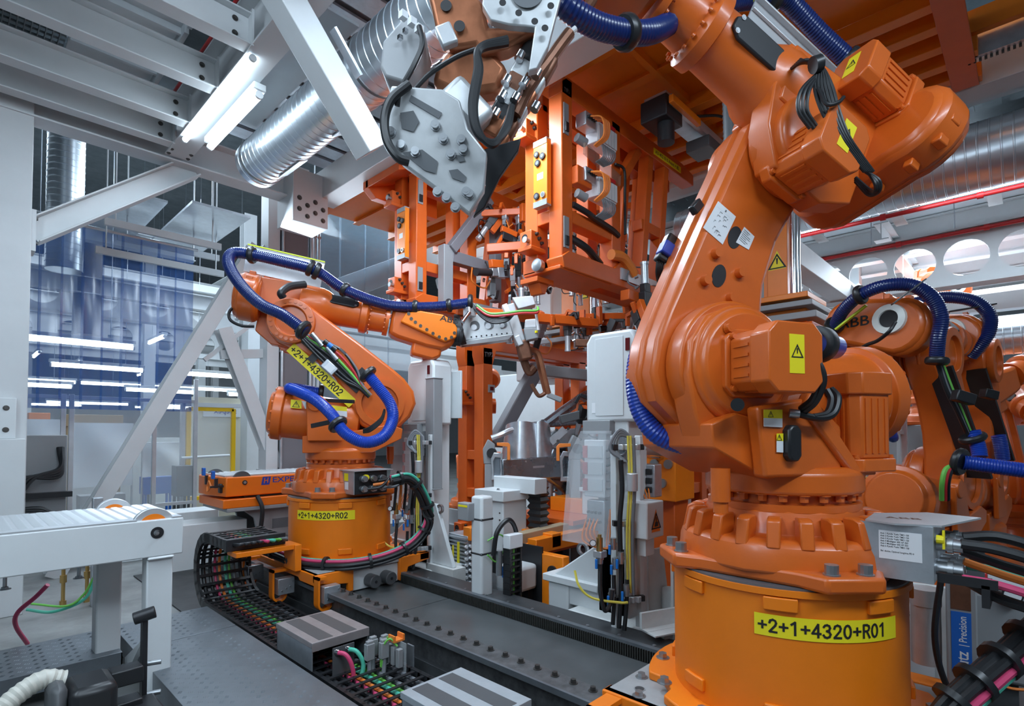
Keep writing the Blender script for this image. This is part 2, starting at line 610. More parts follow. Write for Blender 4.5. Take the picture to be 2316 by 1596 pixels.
def robot(label, base, ang, alpha, phi, base_ang=90, detail=2, group=None, wrist=True, name='industrial_robot'):
    root = thing(name, label, 'robot', base, group)
    T = Matrix.Translation
    Mb = T(base) @ Matrix.Rotation(R_(base_ang), 4, 'Z')
    M1 = T(base) @ Matrix.Rotation(R_(ang), 4, 'Z')
    sa, ca = math.sin(R_(alpha)), math.cos(R_(alpha))
    M2 = M1 @ T((.32, 0, .78)) @ Matrix.Rotation(R_(-alpha), 4, 'Y')
    M3 = M1 @ T((.32 - ARM_L * sa, 0, .78 + ARM_L * ca)) @ Matrix.Rotation(R_(-phi), 4, 'Y')
    n = 40 if detail > 1 else 24
    # base casting
    b = MB(Mb)
    foot = []
    for k in range(4):
        a = PI / 4 + k * PI / 2
        for da, r in ((-.36, .42), (-.2, .49), (.2, .49), (.36, .42)):
            foot.append((r * math.cos(a + da), r * math.sin(a + da)))
    b.prism(foot, 0.0, 0.055, 'xy')
    b.lathe([(.03, .405), (.10, .398), (.135, .385), (.145, .365), (.148, .315), (.20, .30), (.245, .285)], (0, 0, 0), (0, 0, 1), 16)
    bo = part('base', b, 'robot_orange', root, bevel=0.012)
    if detail > 1:
        for k in range(22):
            a = 2 * PI * k / 22 + .1
            g = MB(Mb @ Matrix.Rotation(a, 4, 'Z'))
            g.prism([(.30, .12), (.388, .12), (.368, .215), (.345, .225), (.30, .225)], -.023, .023, 'xz')
            part('gusset', g, 'robot_orange', bo, bevel=0.006)
        sp = []
        for k in range(4):
            a = PI / 4 + k * PI / 2
            for da in (-.13, .13):
                sp.append((Mb @ Vector((.44 * math.cos(a + da), .44 * math.sin(a + da), .055)), (0, 0, 1)))
        bolts(bo, sp, 0.022, 0.035, 'bolt_steel', hexa=False)
    # slewing ring and turntable
    b = MB(M1)
    b.lathe([(.235, .285), (.262, .285), (.262, .255), (.30, .255)], (0, 0, 0), (0, 0, 1), n)
    ro = part('slewing_ring', b, 'robot_orange', root)
    if detail > 1:
        sp = [(M1 @ Vector((.268 * math.cos(t), .268 * math.sin(t), .30)), (0, 0, -1)) for t in [2 * PI * k / 24 for k in range(24)]]
        bolts(ro, sp, 0.017, 0.026, 'robot_orange')
    b = MB(M1)
    b.lathe([(.297, .285), (.305, .295), (.375, .295), (.40, .27)], (0, 0, 0), (0, 0, 1), n)
    b.prism([(-.30, .36), (.26, .36), (.50, .475), (.51, .56), (.40, .60), (.22, .56), (-.05, .52), (-.30, .50)], -.25, .19, 'xz')
    tu = part('turntable', b, 'robot_orange', root, bevel=0.018)
    b = MB(M1)
    b.prism([(-.20, .45), (.50, .50), (.53, .60), (.56, .74), (.545, .86), (.47, .96), (.36, 1.005), (.22, .985), (.12, .90), (.02, .74), (-.10, .62), (-.20, .56)], .015, .13, 'xz')
    b.lathe([(.12, .225), (.145, .225), (.15, .20), (.17, .195)], (.32, 0, .78), (0, 1, 0), n)
    b.lathe([(.005, .25), (.03, .255), (.10, .25)], (.32, 0, .78), (0, 1, 0), n)
    part('shoulder', b, 'robot_orange', root, bevel=0.012)
    if detail > 1:
        b = MB(M1)
        b.prism([(-.04, .37), (.33, .37), (.36, .62), (.10, .66), (-.04, .55)], .19, .25, 'xz')
        b.prism([(-.14, .37), (-.07, .37), (.17, .62), (.13, .68)], .22, .27, 'xz')
        part('service_panel', b, 'robot_orange', tu, bevel=0.012)
        part('stop_pin', MB(M1).cyl((.43, .14, .40), (.43, .14, .28), .034, n=16).cyl((.43, .14, .28), (.43, .14, .24), .026, n=16), 'robot_orange', tu)
        sp = [(M1 @ Vector((x, .172, z)), M1.to_3x3() @ Vector((0, 1, 0))) for x, z in ((.32 + .16 * math.cos(t), .78 + .16 * math.sin(t)) for t in (0.9, 2.2, 3.6))]
        bolts(tu, sp, 0.016, 0.02, 'robot_orange', hexa=False)
    # shoulder motor (along local +y)
    Mm = M1 @ T((.32, .16, .78)) @ Matrix.Rotation(R_(90), 4, 'Z')
    motor(root, Mm, .22, .118, 'shoulder_motor', detail > 1)
    # slewing motor, upright behind
    Mm = M1 @ T((-.20, .16, .40)) @ Matrix.Rotation(R_(-90), 4, 'Y')
    motor(root, Mm, .36, .115, 'slewing_motor', detail > 1, False)
    # balancing cylinder
    Mc = M1 @ T((.16, -.05, .60)) @ Matrix.Rotation(R_(8), 4, 'Y')
    b = MB(Mc)
    b.lathe([(.0, .10), (.02, .165), (.08, .19), (.62, .20), (.63, .225), (.70, .225), (.71, .19), (.74, .17)], (0, 0, 0), (-1, 0, 0), n)
    ba = part('balancing_cylinder', b, 'robot_orange', root, bevel=0.004)
    if detail > 1:
        sp = [(Mc @ Vector((-.70, .208 * math.cos(t), .208 * math.sin(t))), Mc.to_3x3() @ Vector((-1, 0, 0))) for t in [2 * PI * k / 16 for k in range(16)]]
        bolts(ba, sp, 0.012, 0.014, 'robot_orange')
    b = MB(M1)
    b.prism([(-.26, .46), (.02, .46), (-.10, .78), (-.15, .83), (-.22, .83), (-.27, .78)], -.30, -.265, 'xz')
    b.cyl((-.20, -.31, .765), (-.20, -.25, .765), .065, n=20)
    part('balancer_bracket', b, 'robot_orange', root, bevel=0.008)
    # lower arm
    b = MB(M2)
    out = [(-.215, -.13), (-.14, -.215), (-.03, -.26), (.09, -.265), (.21, -.22), (.275, -.13), (.298, .0), (.292, .13), (.255, .50), (.205, .92)]
    out += [(.198 * math.cos(a), ARM_L + .198 * math.sin(a)) for a in [PI * k / 12 for k in range(13)]]
    out += [(-.18, .92), (-.14, .80), (-.10, .62), (-.10, .42), (-.145, .24), (-.22, .09), (-.245, -.02)]
    b.prism(out, -.20, .005, 'xz')
    b.prism([(x * 1.03 + .004, (z - .4) * 1.012 + .4) for x, z in out], -.12, -.07, 'xz')
    la = part('lower_arm', b, 'robot_orange', root, bevel=0.022)
    b = MB(M2)
    b.lathe([(.195, .185), (.21, .19), (.245, .185), (.25, .125), (.215, .12)], (0, 0, ARM_L), (0, -1, 0), n)
    eo = part('elbow_cover', b, 'robot_orange', la, bevel=0.004)
    b = MB(M2)
    b.lathe([(.195, .20), (.23, .205), (.23, .155), (.202, .15)], (0, 0, 0), (0, -1, 0), n, closed=False)
    part('shoulder_rim', b, 'robot_orange', la)
    if detail > 1:
        sp = [(M2 @ Vector((.157 * math.cos(t), -.25, ARM_L + .157 * math.sin(t))), M2.to_3x3() @ Vector((0, -1, 0))) for t in [2 * PI * k / 24 for k in range(24) if k % 6 != 5]]
        bolts(la, sp, 0.012, 0.006, 'robot_orange', hexa=False)
    if detail > 0:
        for z, x in ((.350, .125), (.532, .108)):
            h = MB(M2)
            h.lathe([(0, .033), (.0015, .033)], (0, 0, 0), (0, 1, 0), 22, M=T((x, .0055, z)) @ Matrix.Scale(1.45, 4, (0, 0, 1)))
            part('cable_hole', h, 'print_black', la)
        for x, z in ((.172, .425), (.04, .405), (.182, .30), (.045, .29)):
            h = MB(M2)
            h.cyl((x, .0, z), (x, .03, z), .022, .019, 16)
            part('boss', h, 'robot_orange', la)
    # upper arm
    b = MB(M3)
    b.lathe([(.008, .19), (.02, .20), (.06, .195), (.075, .18), (.16, .175), (.17, .155)], (0, 0, 0), (0, 1, 0), n)
    b.prism([(-.30, -.10), (-.16, -.19), (.10, -.19), (.20, -.06), (.24, .10), (.24, .31), (-.06, .345), (-.30, .33)], .02, .13, 'xz')
    b.prism([(-.30, .06), (.20, .06), (.22, .31), (-.06, .345), (-.30, .33)], -.13, .14, 'xz')
    b.lathe([(.02, .165), (.19, .168), (.24, .155), (.28, .132), (.54, .120)], (0, 0, .205), (1, 0, 0), n)
    ua = part('upper_arm', b, 'robot_orange', root, bevel=0.016)
    b = MB(M3)
    b.lathe([(.52, .122), (.53, .148), (.58, .15), (.60, .128), (.605, .115), (.74, .108), (.745, .132), (.775, .132)], (0, 0, .205), (1, 0, 0), n)
    fo = part('forearm_tube', b, 'robot_orange', root)
    if detail > 1:
        for xx, rr, inv in ((.603, .137, 1), (.743, .122, -1)):
            sp = [(M3 @ Vector((xx, rr * math.cos(t), .205 + rr * math.sin(t))), M3.to_3x3() @ Vector((inv, 0, 0))) for t in [2 * PI * k / 18 for k in range(18)]]
            bolts(fo, sp, 0.008, 0.010, 'robot_orange', hexa=False)
    for s, tilt in ((1, -4), (-1, 35)):
        Mo = M3 @ T((.36, .0, .205)) @ Matrix.Rotation(R_(s * (90 - tilt)) * -1, 4, 'X')
        c = MB(Mo)
        ov = [(-.15, 0), (-.10, .05), (.10, .05), (.14, .02), (.14, -.02), (.10, -.05), (-.10, -.05)]
        c.prism(ov, .118, .136, 'xy')
        oc = part('oval_cover', c, 'black_metal', fo, bevel=0.006)
        if detail > 1:
            bolts(fo, [(Mo @ Vector((x, y, .136)), Mo.to_3x3() @ Vector((0, 0, 1))) for x, y in ((-.125, 0), (.115, .03), (.115, -.03))], 0.007, 0.004)
    # rear gear cover: stadium across y
    b = MB(M3)
    st = [(-.06 + .20 * math.cos(t), .15 + .20 * math.sin(t)) for t in [PI / 2 + PI * k / 10 for k in range(11)]]
    st += [(.25 + .17 * math.cos(t), .23 + .17 * math.sin(t)) for t in [-PI / 2 + PI * k / 10 for k in range(11)]]
    b.prism(st, -.45, -.29, 'yz')
    b.prism([(y * .94 + .012, z * .94 + .012) for y, z in st], -.475, -.28, 'yz')
    gc = part('gear_cover', b, 'robot_orange', root, bevel=0.03)
    if detail > 0:
        for t in range(14):
            a = 2 * PI * t / 14
            c = MB(M3)
            yy, zz = .09 + .32 * math.cos(a), .20 + .188 * math.sin(a)
            yy = min(max(yy, -.23), .40)
            c.cbox((-.37, yy, zz), (.05, .035, .035))
            part('cover_clip', c, 'robot_orange', gc, bevel=0.005)
    b = MB(M3)
    b.lathe([(.47, .105), (.50, .10), (.505, .06), (.46, .05)], (0, -.03, .20), (-1, 0, 0), n)
    part('white_ring', b, 'porcelain', gc, label='white ring round the hollow shaft')
    b = MB(M3)
    b.lathe([(.478, .062), (.492, .062)], (0, -.03, .20), (-1, 0, 0), n)
    part('hollow', b, 'print_black', gc)
    if detail > 0:
        b = MB()
        R3 = M3.to_3x3()
        b.text('ABB', M3 @ Vector((-.477, .30, .185)), R3 @ Vector((0, -1, 0)), R3 @ Vector((0, 0, 1)), .10, 1.15, lift=.0005)
        part('logo', b, 'print_black', gc, smooth=0)
    # axis 3 and axis 4 motors
    Mm = M3 @ T((.0, .07, -.11)) @ Matrix.Rotation(R_(90), 4, 'Z')
    motor(root, Mm, .26, .105, 'elbow_motor', detail > 1)
    Mm = M3 @ T((-.30, .17, .37))
    motor(root, Mm, .27, .095, 'forearm_motor', detail > 1)
    if wrist:
        Mw = M3 @ T((-.19, -.205, 0))
        b = MB(Mw)
        prof = [(.98, .085), (1.06, .06), (1.32, .03), (1.47, .03), (1.56, .09), (1.585, .20), (1.55, .30), (1.44, .34), (1.25, .335), (1.08, .315), (.98, .315)]
        b.prism(prof, .10, .31, 'xz')
        wo = part('wrist', b, 'robot_orange', root, bevel=0.03)
        b = MB(Mw)
        b.prism([(1.06, .20), (1.22, .16), (1.48, .10), (1.575, .16), (1.57, .25), (1.52, .31), (1.42, .345), (1.22, .335), (1.10, .29)], .070, .105, 'xz')
        wc = part('wrist_cover', b, 'riser_orange', wo, bevel=0.012)
        b = MB(Mw)
        b.prism([(1.20, -.06), (1.40, -.075), (1.47, -.03), (1.47, .05), (1.20, .07)], .12, .29, 'xz')
        part('wrist_fork', b, 'robot_orange', wo, bevel=0.025)
        b = MB(Mw)
        b.lathe([(0, .10), (.05, .10), (.055, .085), (.09, .085)], (1.55, .205, .20), (1, 0, 0), n)
        part('tool_flange', b, 'black_metal', wo)
        if detail > 1:
            R3 = M3.to_3x3()
            sp = []
            for x, z in ((1.12, .285), (1.15, .245), (1.19, .222), (1.24, .20), (1.30, .178), (1.36, .155), (1.42, .135), (1.48, .13), (1.53, .155), (1.55, .20)):
                sp.append((Mw @ Vector((x, .070, z)), R3 @ Vector((0, -1, 0))))
            bolts(wo, sp, 0.012, 0.003, 'dark_bolt', hexa=False)
            t = MB()
            t.text('ABB', Mw @ Vector((1.40, .069, .285)), R3 @ Vector((1, 0, 0)), R3 @ Vector((0, 0, 1)), .075, 1.25, lift=.0005)
            part('logo', t, 'print_black', wc, smooth=0)
    return dict(root=root, Mb=Mb, M1=M1, M2=M2, M3=M3, la=la, ua=ua, fo=fo, tu=tu, base=bo, gc=gc)


def pedestal(x, y, z0, z1, label, code, lab_ang, r=.425):
    """painted steel riser with its flange, pads and a code label wrapped round it"""
    root = thing('robot_pedestal', label, 'pedestal', (x, y, z0), 'pedestals on the travelling carriages')
    b = MB()
    b.lathe([(z0 + .03, r), (z1 - .035, r), (z1 - .03, r + .012), (z1 - .008, r + .012)], (x, y, 0), (0, 0, 1), 64)
    part('shell', b, 'riser_orange', root)
    b = MB()
    b.lathe([(z1 - .008, r + .004), (z1, r + .004)], (x, y, 0), (0, 0, 1), 64)
    part('top_plate', b, 'deck_steel', root)
    fl = []
    for k in range(64):
        a = 2 * PI * k / 64
        rr = r + .11
        if k % 16 in (7, 8, 9):
            rr = r + .055
        fl.append((x + rr * math.cos(a), y + rr * math.sin(a)))
    b = MB().prism(fl, z0, z0 + .035, 'xy')
    fo = part('foot_flange', b, 'riser_orange', root, bevel=0.006)
    bolts(fo, [((x + (r + .065) * math.cos(a), y + (r + .065) * math.sin(a), z0 + .035), (0, 0, 1)) for a in [2 * PI * (k + .5) / 12 for k in range(12)]], .020, .022)
    for k in range(8):
        a0 = 2 * PI * k / 8 + R_(lab_ang - 22)
        for zc in (z0 + .10, z1 - .058):
            g = MB()
            da, hh = .125, .023
            vs, fs = [], []
            for i in range(7):
                a = a0 - da + 2 * da * i / 6
                for rr, zz in ((r - .002, zc - hh), (r + .014, zc - hh), (r + .014, zc + hh), (r - .002, zc + hh)):
                    vs.append((x + rr * math.cos(a), y + rr * math.sin(a), zz))
            for i in range(6):
                for j in range(4):
                    fs.append((i * 4 + j, (i + 1) * 4 + j, (i + 1) * 4 + (j + 1) % 4, i * 4 + (j + 1) % 4))
            fs += [(0, 1, 2, 3), (27, 26, 25, 24)]
            g.add(vs, fs)
            part('pad', g, 'riser_orange', root, bevel=0.004)
    # label band
    la = R_(lab_ang)
    zl, lh, half = z1 - .135, .050, .58
    b = MB()
    b.grid(lambda u, v: (x + (r + .003) * math.cos(la + half * (2 * u - 1)), y + (r + .003) * math.sin(la + half * (2 * u - 1)), zl + lh * (v - .5) * 2 * .5 * 1.5), 24, 1)
    lb = part('code_label', b, 'label_yellow', root)
    def mp(tx, ty):
        a = la - half * .95 + tx / r
        return (x + (r + .0045) * math.cos(a), y + (r + .0045) * math.sin(a), zl - .0235 + ty)
    b = stroke_text(MB(), code, mp, .047)
    part('code_print', b, 'print_black', lb, smooth=0)
    return root


R01B = (2.41, .775, .92)
R02B = (2.43, 4.42, .92)
P1 = pedestal(2.41, .775, .395, .92, 'yellow-orange round pedestal lettered R01 under the nearest robot', '+2+1+4320+R01', 219)
P2 = pedestal(2.43, 4.42, .395, .92, 'yellow-orange round pedestal lettered R02 with cables looped around it', '+2+1+4320+R02', 223)
R1 = robot('large orange six-axis robot on the R01 pedestal reaching up past the camera', R01B, 154, 21, 26, group='robots riding the track', wrist=True)
R2 = robot('orange six-axis robot on the R02 pedestal reaching right with a welding gun', R02B, -30, 47, -9, group='robots riding the track')
# ---------------------------------------------------------------- floor and track
b = MB()
b.box((-8, -6, -.06), (26, 30, 0))
FLOOR = struct('floor', b, 'concrete', 'worn grey concrete hall floor with dark stains')
b = MB()
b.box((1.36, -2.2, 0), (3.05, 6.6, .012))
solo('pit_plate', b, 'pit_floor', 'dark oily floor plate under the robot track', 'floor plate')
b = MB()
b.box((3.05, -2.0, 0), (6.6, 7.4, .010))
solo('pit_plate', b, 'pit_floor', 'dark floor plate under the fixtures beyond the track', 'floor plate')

t = thing('robot_track', 'dark steel travelling track with bolted rail and toothed rack', 'track', (2.4, 2.0, 0))
b = MB()
for y0, y1 in ((-1.9, 3.245), (3.255, 6.3)):
    b.box((2.10, y0, .06), (2.685, y1, .194))
part('slab', b, 'track_slab', t, bevel=0.003)
b = MB()
b.box((1.985, -1.9, .235), (2.125, 6.3, .27))
b.box((2.03, -1.9, .02), (2.10, 6.3, .24))
rl = part('bolted_rail', b, 'rail_steel', t, bevel=0.003)
b = MB()
b.box((1.995, -1.9, .012), (2.04, 6.3, .10))
b.box((1.93, -1.9, .012), (2.0, 6.3, .04))
part('rail_base', b, 'track_steel', t, bevel=0.003)
b = MB()
b.box((1.975, -1.9, .245), (1.99, 6.3, .274))
part('wiper_strip', b, 'deck_steel', t)
sp = []
for k in range(50):
    y = 1.491 + .1125 * (k - 16)
    sp.append(((2.083, y, .27), (0, 0, 1)))
bolts(rl, sp, .0145, .02, 'dark_bolt')
b = MB()
b.box((2.70, -1.9, .02), (2.76, 6.3, .275))
b.box((2.76, -1.9, .02), (2.93, 6.3, .262))
rr = part('rack_rail', b, 'track_steel', t, bevel=0.003)
b = MB()
b.box((2.686, -1.9, .262), (2.722, 6.3, .279))
part('rack_cover_strip', b, 'deck_steel', t)
b = MB()
y = -.4
while y < 6.2:
    b.box((2.680, y, .197), (2.702, y + .0085, .262))
    y += .0155
part('rack_teeth', b, 'rack_steel', t, kind='stuff')
sp = [((2.741, .2 + .225 * k, .275), (0, 0, 1)) for k in range(22)]
bolts(rr, sp, .009, .006, 'bolt_steel', hexa=False)


def carriage(x, y, label, near):
    t = thing('track_carriage', label, 'carriage', (x, y, .2), 'carriages on the robot track')
    b = MB()
    b.box((x - .195, y - .515, .205), (x + .245, y + .515, .36))
    part('body', b, 'white_paint', t, bevel=0.006)
    b = MB()
    b.box((x - .47, y - .525, .365), (x + .51, y + .53, .395))
    pl = part('deck_plate', b, 'plate_grey', t, bevel=0.003)
    b = MB()
    o = [(x - .50, y + .545), (x - .50, y - .545), (x - .22, y - .545), (x - .22, y - .50), (x - .44, y - .50), (x - .44, y + .545)]
    b.prism(o, .33, .392, 'xy')
    b.prism([(y - .545, .392), (y - .545, .31), (y - .30, .31), (y - .25, .35), (y + .545, .35), (y + .545, .392)], x - .505, x - .44, 'yz')
    part('side_frame', b, 'riser_orange', t, bevel=0.006)
    b = MB()
    b.prism([(x + .245, .21), (x + .30, .21), (x + .33, .31), (x + .55, .345), (x + .55, .405), (x + .245, .405)], y - .545, y - .50, 'xz')
    b.box((x + .45, y - .545, .345), (x + .55, y + .545, .405))
    part('side_frame', b, 'riser_orange', t, bevel=0.006)
    b = MB()
    b.prism([(x - .505, .392), (x - .19, .392), (x - .19, .22), (x - .235, .22), (x - .235, .285), (x - .36, .30), (x - .505, .33)], y - .555, y - .515, 'xz')
    part('front_bracket', b, 'riser_orange', t, bevel=0.006)
    for dx in (-.03, .115):
        b = MB()
        b.cyl((x + dx, y - .515, .268), (x + dx, y - .62, .268), .052, n=24)
        bu = part('bumper', b, 'dark_grey_paint', t, bevel=0.006)
        b = MB().cyl((x + dx, y - .622, .268), (x + dx, y - .618, .268), .012, n=12)
        part('bumper_screw', b, 'black_metal', bu)
    # orange loops hanging from the side frame, a galvanised switch box on each
    for lx, ly in ((-.50, -.56), (-.64, -.10), (-.64, .50)):
        X, Y = x + lx, y + ly
        b = MB()
        o_, i_ = [], []
        for k in range(11):
            a = PI + PI * k / 10
            o_.append((X + .05 + .058 * math.cos(a), .19 + .058 * math.sin(a)))
            i_.append((X + .05 + .044 * math.cos(a), .19 + .044 * math.sin(a)))
        o_ = [(X - .008, .385)] + o_ + [(X + .108, .25)]
        i_ = [(X + .006, .385)] + i_ + [(X + .094, .25)]
        b.prism(o_ + i_[::-1], Y - .05, Y + .02, 'xz')
        b.box((X - .008, Y - .05, .365), (x - .44, Y + .02, .385))
        lo = part('loop_bracket', b, 'riser_orange', t)
        b = MB().box((X + .022, Y - .085, .195), (X + .15, Y - .01, .318))
        bo = part('switch_box', b, 'galvanised', t, bevel=0.004)
        bolts(bo, [((X + a, Y - .085, c), (0, -1, 0)) for a, c in ((.05, .225), (.085, .24), (.115, .25), (.135, .29))], .005, .003, hexa=False)
    if near:
        for dx, dy, r_ in ((-.40, .43, .024), (-.24, .42, .024), (-.28, .33, .024), (-.36, .22, .02), (-.40, .05, .02)):
            h = MB().cyl((x + dx, y + dy, .3945), (x + dx, y + dy, .3965), r_, n=20)
            part('plate_hole', h, 'grey_paint', pl)
            h = MB().cyl((x + dx, y + dy, .396), (x + dx, y + dy, .3972), r_ * .8, n=20)
            part('plate_hole', h, 'track_steel', pl)
        bolts(pl, [((x - .455, y + .40, .395), (0, 0, 1)), ((x - .30, y + .48, .395), (0, 0, 1))], .018, .02)
    return t


carriage(2.41, .775, 'white and orange track carriage under the R01 pedestal', True)
carriage(2.43, 4.42, 'white and orange track carriage with two grey bumpers under the R02 pedestal', False)

# ---------------------------------------------------------------- cable chain
ch = thing('cable_chain', 'black plastic cable chain looped beside the track, cables inside', 'cable chain', (1.62, 4.4, .02))
cyc, czc, crr = 4.62, .375, .265
path = []
y = 4.26
while y < cyc:
    path.append((y, czc + crr, 1))
    y += .085
na = 10
for k in range(na + 1):
    a = PI / 2 - PI * k / na
    path.append((cyc + crr * math.cos(a), czc + crr * math.sin(a), 1))
y = cyc - .085
while y > 1.9:
    path.append((y, czc - crr, 1))
    y -= .085
X0, X1 = 1.42, 1.84
lb = MB()
for xs in (X0, X1 - .022):
    lb.prism([(-.05, -.036), (.05, -.036), (.058, 0), (.05, .036), (-.05, .036), (-.058, 0)], xs, xs + .022, 'yz')
for zz in (-.032, .028):
    lb.box((X0, -.011, zz), (X1, .011, zz + .007))
for q in (.3, .62):
    lb.box((X0 + (X1 - X0) * q, -.012, -.032), (X0 + (X1 - X0) * q + .006, .012, .034))
lme = bpy.data.meshes.new('chain_link')
lme.from_pydata([tuple(v) for v in lb.v], [], lb.f)
lme.materials.append(MATS['black_plastic'])
for i, (y, z, _) in enumerate(path):
    a = path[max(i - 1, 0)]
    c = path[min(i + 1, len(path) - 1)]
    o = bpy.data.objects.new('chain_link', lme)
    COL.objects.link(o)
    o.parent = ch
    o.location = Vector((0, y, z)) - ORIG[ch]
    o.rotation_euler = (math.atan2(c[1] - a[1], c[0] - a[0]), 0, 0)
b = MB()
b.box((X0 - .004, 4.19, czc + crr - .045), (X1 + .004, 4.235, czc + crr + .04))
part('end_bracket', b, 'black_metal', ch, bevel=0.003)
for x, m, r_ in ((1.48, 'black_rubber', .016), (1.53, 'black_rubber', .014), (1.565, 'cable_pink', .010), (1.60, 'cable_orange', .011), (1.645, 'cable_teal', .012), (1.675, 'cable_green', .009), (1.71, 'cable_grey', .014), (1.76, 'black_rubber', .015), (1.80, 'cable_grey', .012)):
    pp = [(x, y, z) for y, z, _ in path]
    part('chain_cable', MB().tube(pp[::2], r_, 8), m, ch)
b = MB()
b.box((1.46, 4.12, .555), (1.93, 4.30, .592))
b.box((1.88, 4.10, .39), (1.93, 4.30, .59))
solo('chain_bracket', b, 'riser_orange', 'orange bracket carrying the upper end of the black cable chain', 'bracket', bevel=0.004)


def bundle(parent, pts, cables, ties=6, tie_r=None, name='cable'):
    """cables: list of (du, dv, r, material), offsets across the run"""
    P = catmull(pts, 8)
    m = len(P)
    fr = []
    up = Vector((0, 0, 1))
    for i, p in enumerate(P):
        t = (P[min(i + 1, m - 1)] - P[max(i - 1, 0)]).normalized()
        x = up.cross(t).normalized()
        fr.append((x, t.cross(x)))
    for du, dv, r_, mm in cables:
        q = [p + f[0] * du + f[1] * dv for p, f in zip(P, fr)]
        part(name, MB().tube(q, r_, 8, smooth=False), mm, parent)
    R0 = tie_r or max(math.hypot(c[0], c[1]) + c[2] for c in cables)
    for k in range(ties):
        i = int((k + .6) / ties * (m - 1))
        t = (P[min(i + 1, m - 1)] - P[max(i - 1, 0)]).normalized()
        ty = MB().cyl(P[i] - t * .011, P[i] + t * .011, R0 + .003, n=14)
        part('cable_tie', ty, 'black_plastic', parent)


cb = thing('cable_loom', 'thick loom of black, pink and teal cables bent round the R02 pedestal', 'cable loom', W(800, 1272, d=4.25))
bundle(cb, [W(600, 1238, d=4.42), W(640, 1255, d=4.36), W(690, 1272, d=4.28), W(790, 1275, d=4.22), W(880, 1256, d=4.32), W(940, 1222, d=4.45), (W(970, 1172, d=4.5)), W(955, 1115, d=4.45), W(925, 1080, d=4.38), W(885, 1085, d=4.3)],
       [(-.034, .0, .017, 'black_rubber'), (.0, -.028, .017, 'black_rubber'), (.03, -.01, .016, 'black_rubber'), (-.012, .024, .013, 'cable_pink'), (.016, .026, .012, 'cable_teal'), (-.03, -.03, .014, 'black_rubber'), (.0, .0, .016, 'cable_grey')], ties=9)

e_ = W(605, 1240, d=4.42)
for k, (m, r_) in enumerate((('black_rubber', .014), ('black_rubber', .014), ('black_rubber', .013), ('black_rubber', .013), ('cable_pink', .012), ('cable_teal', .012), ('cable_green', .008), ('cable_grey', .010))):
    a_ = Vector((1.47 + .046 * k, 4.19, czc + crr))
    q_ = e_ + Vector((0, 0, .035 - .009 * k))
    part('chain_exit_cable', MB().tube([a_, a_ + Vector((.03, -.07, .006)), a_.lerp(q_, .6) + Vector((0, -.02, .02)), q_], r_, 8), m, cb)

# ---------------------------------------------------------------- checker-plate walkway
def tear_plate(mb, x0, x1, y0, y1, z, flip=False):
    i = 0
    y = y0 + .03
    while y < y1 - .02:
        x = x0 + .03 + (.035 if i % 2 else 0)
        j = 0
        while x < x1 - .03:
            a = R_(62 if (i + j) % 2 else -28)
            for k in (-1, 0, 1):
                c = Vector((x - math.sin(a) * .009 * k, y + math.cos(a) * .009 * k, z))
                d = Vector((math.cos(a), math.sin(a), 0)) * .010
                n = Vector((-math.sin(a), math.cos(a), 0)) * .0014
                mb.add([c - d, c - n, c + d, c + n, c - d * .6 + Vector((0, 0, .0014)), c + d * .6 + Vector((0, 0, .0014))], [(0, 1, 5, 4), (1, 2, 5), (2, 3, 4, 5), (3, 0, 4)])
            x += .07
            j += 1
        y += .035
        i += 1


def walkway(x0, x1, y0, y1, z, label):
    w = thing('step_plate', label, 'step plate', ((x0 + x1) / 2, (y0 + y1) / 2, 0), 'checker plate steps')
    b = MB()
    b.box((x0, y0, z - .006), (x1, y1, z))
    part('tread', b, 'deck_steel', w, bevel=0.002)
    b = MB()
    tear_plate(b, x0, x1, y0, y1, z)
    part('tread_pattern', b, 'deck_tear', w, smooth=0, kind='stuff')
    b = MB()
    b.box((x0, y0, z - .11), (x1, y0 + .006, z - .005))
    b.box((x0, y1 - .006, z - .11), (x1, y1, z - .005))
    b.box((x0, y0, z - .11), (x0 + .006, y1, z - .005))
    b.box((x1 - .006, y0, z - .11), (x1, y1, z - .005))
    part('edge_skirt', b, 'deck_steel', w)
    for x, y in ((x0 + .04, y0 + .04), (x1 - .04, y0 + .04), (x0 + .04, y1 - .04), (x1 - .04, y1 - .04)):
        part('foot', MB().cyl((x, y, 0), (x, y, z - .01), .018, n=12), 'galvanised', w)
    return w


walkway(.785, 1.345, 1.85, 3.775, .2, 'large checker plate step beside the track, nearest the camera')
walkway(.785, 1.345, 3.785, 4.34, .2, 'short checker plate step at the cable chain loop')
walkway(-.6, .735, 3.79, 4.32, .2, 'checker plate step under the white transfer table')


def cable_box(x0, y0, z0, z1, m, label, w=.355, d=.465):
    t = thing('junction_box', label, 'box', (x0 + w / 2, y0 + d / 2, z0), 'striped step-over boxes beside the track')
    b = MB()
    b.box((x0 + .004, y0 + .006, z0), (x0 + .008, y0 + d - .006, z1 - .01))
    b.box((x0 + .004, y0 + d - .01, z0), (x0 + w - .004, y0 + d - .006, z1 - .01))
    b.box((x0 + w - .008, y0 + .006, z0), (x0 + w - .004, y0 + d - .006, z1 - .01))
    part('side_sheet', b, 'galvanised', t)
    b = MB()
    b.box((x0, y0, z1 - .006), (x0 + w, y0 + d, z1))
    b.box((x0, y0, z1 - .05), (x0 + w, y0 + .004, z1 - .004))
    b.box((x0, y0, z1 - .03), (x0 + .004, y0 + d, z1 - .004))
    part('lid', b, m, t, bevel=0.002)
    for f in (.14, .56):
        b = MB().box((x0 + w * f, y0 + .02, z1), (x0 + w * (f + .24), y0 + d - .02, z1 + .0012))
        part('grip_strip', b, 'dark_grey_paint', t)
    return t


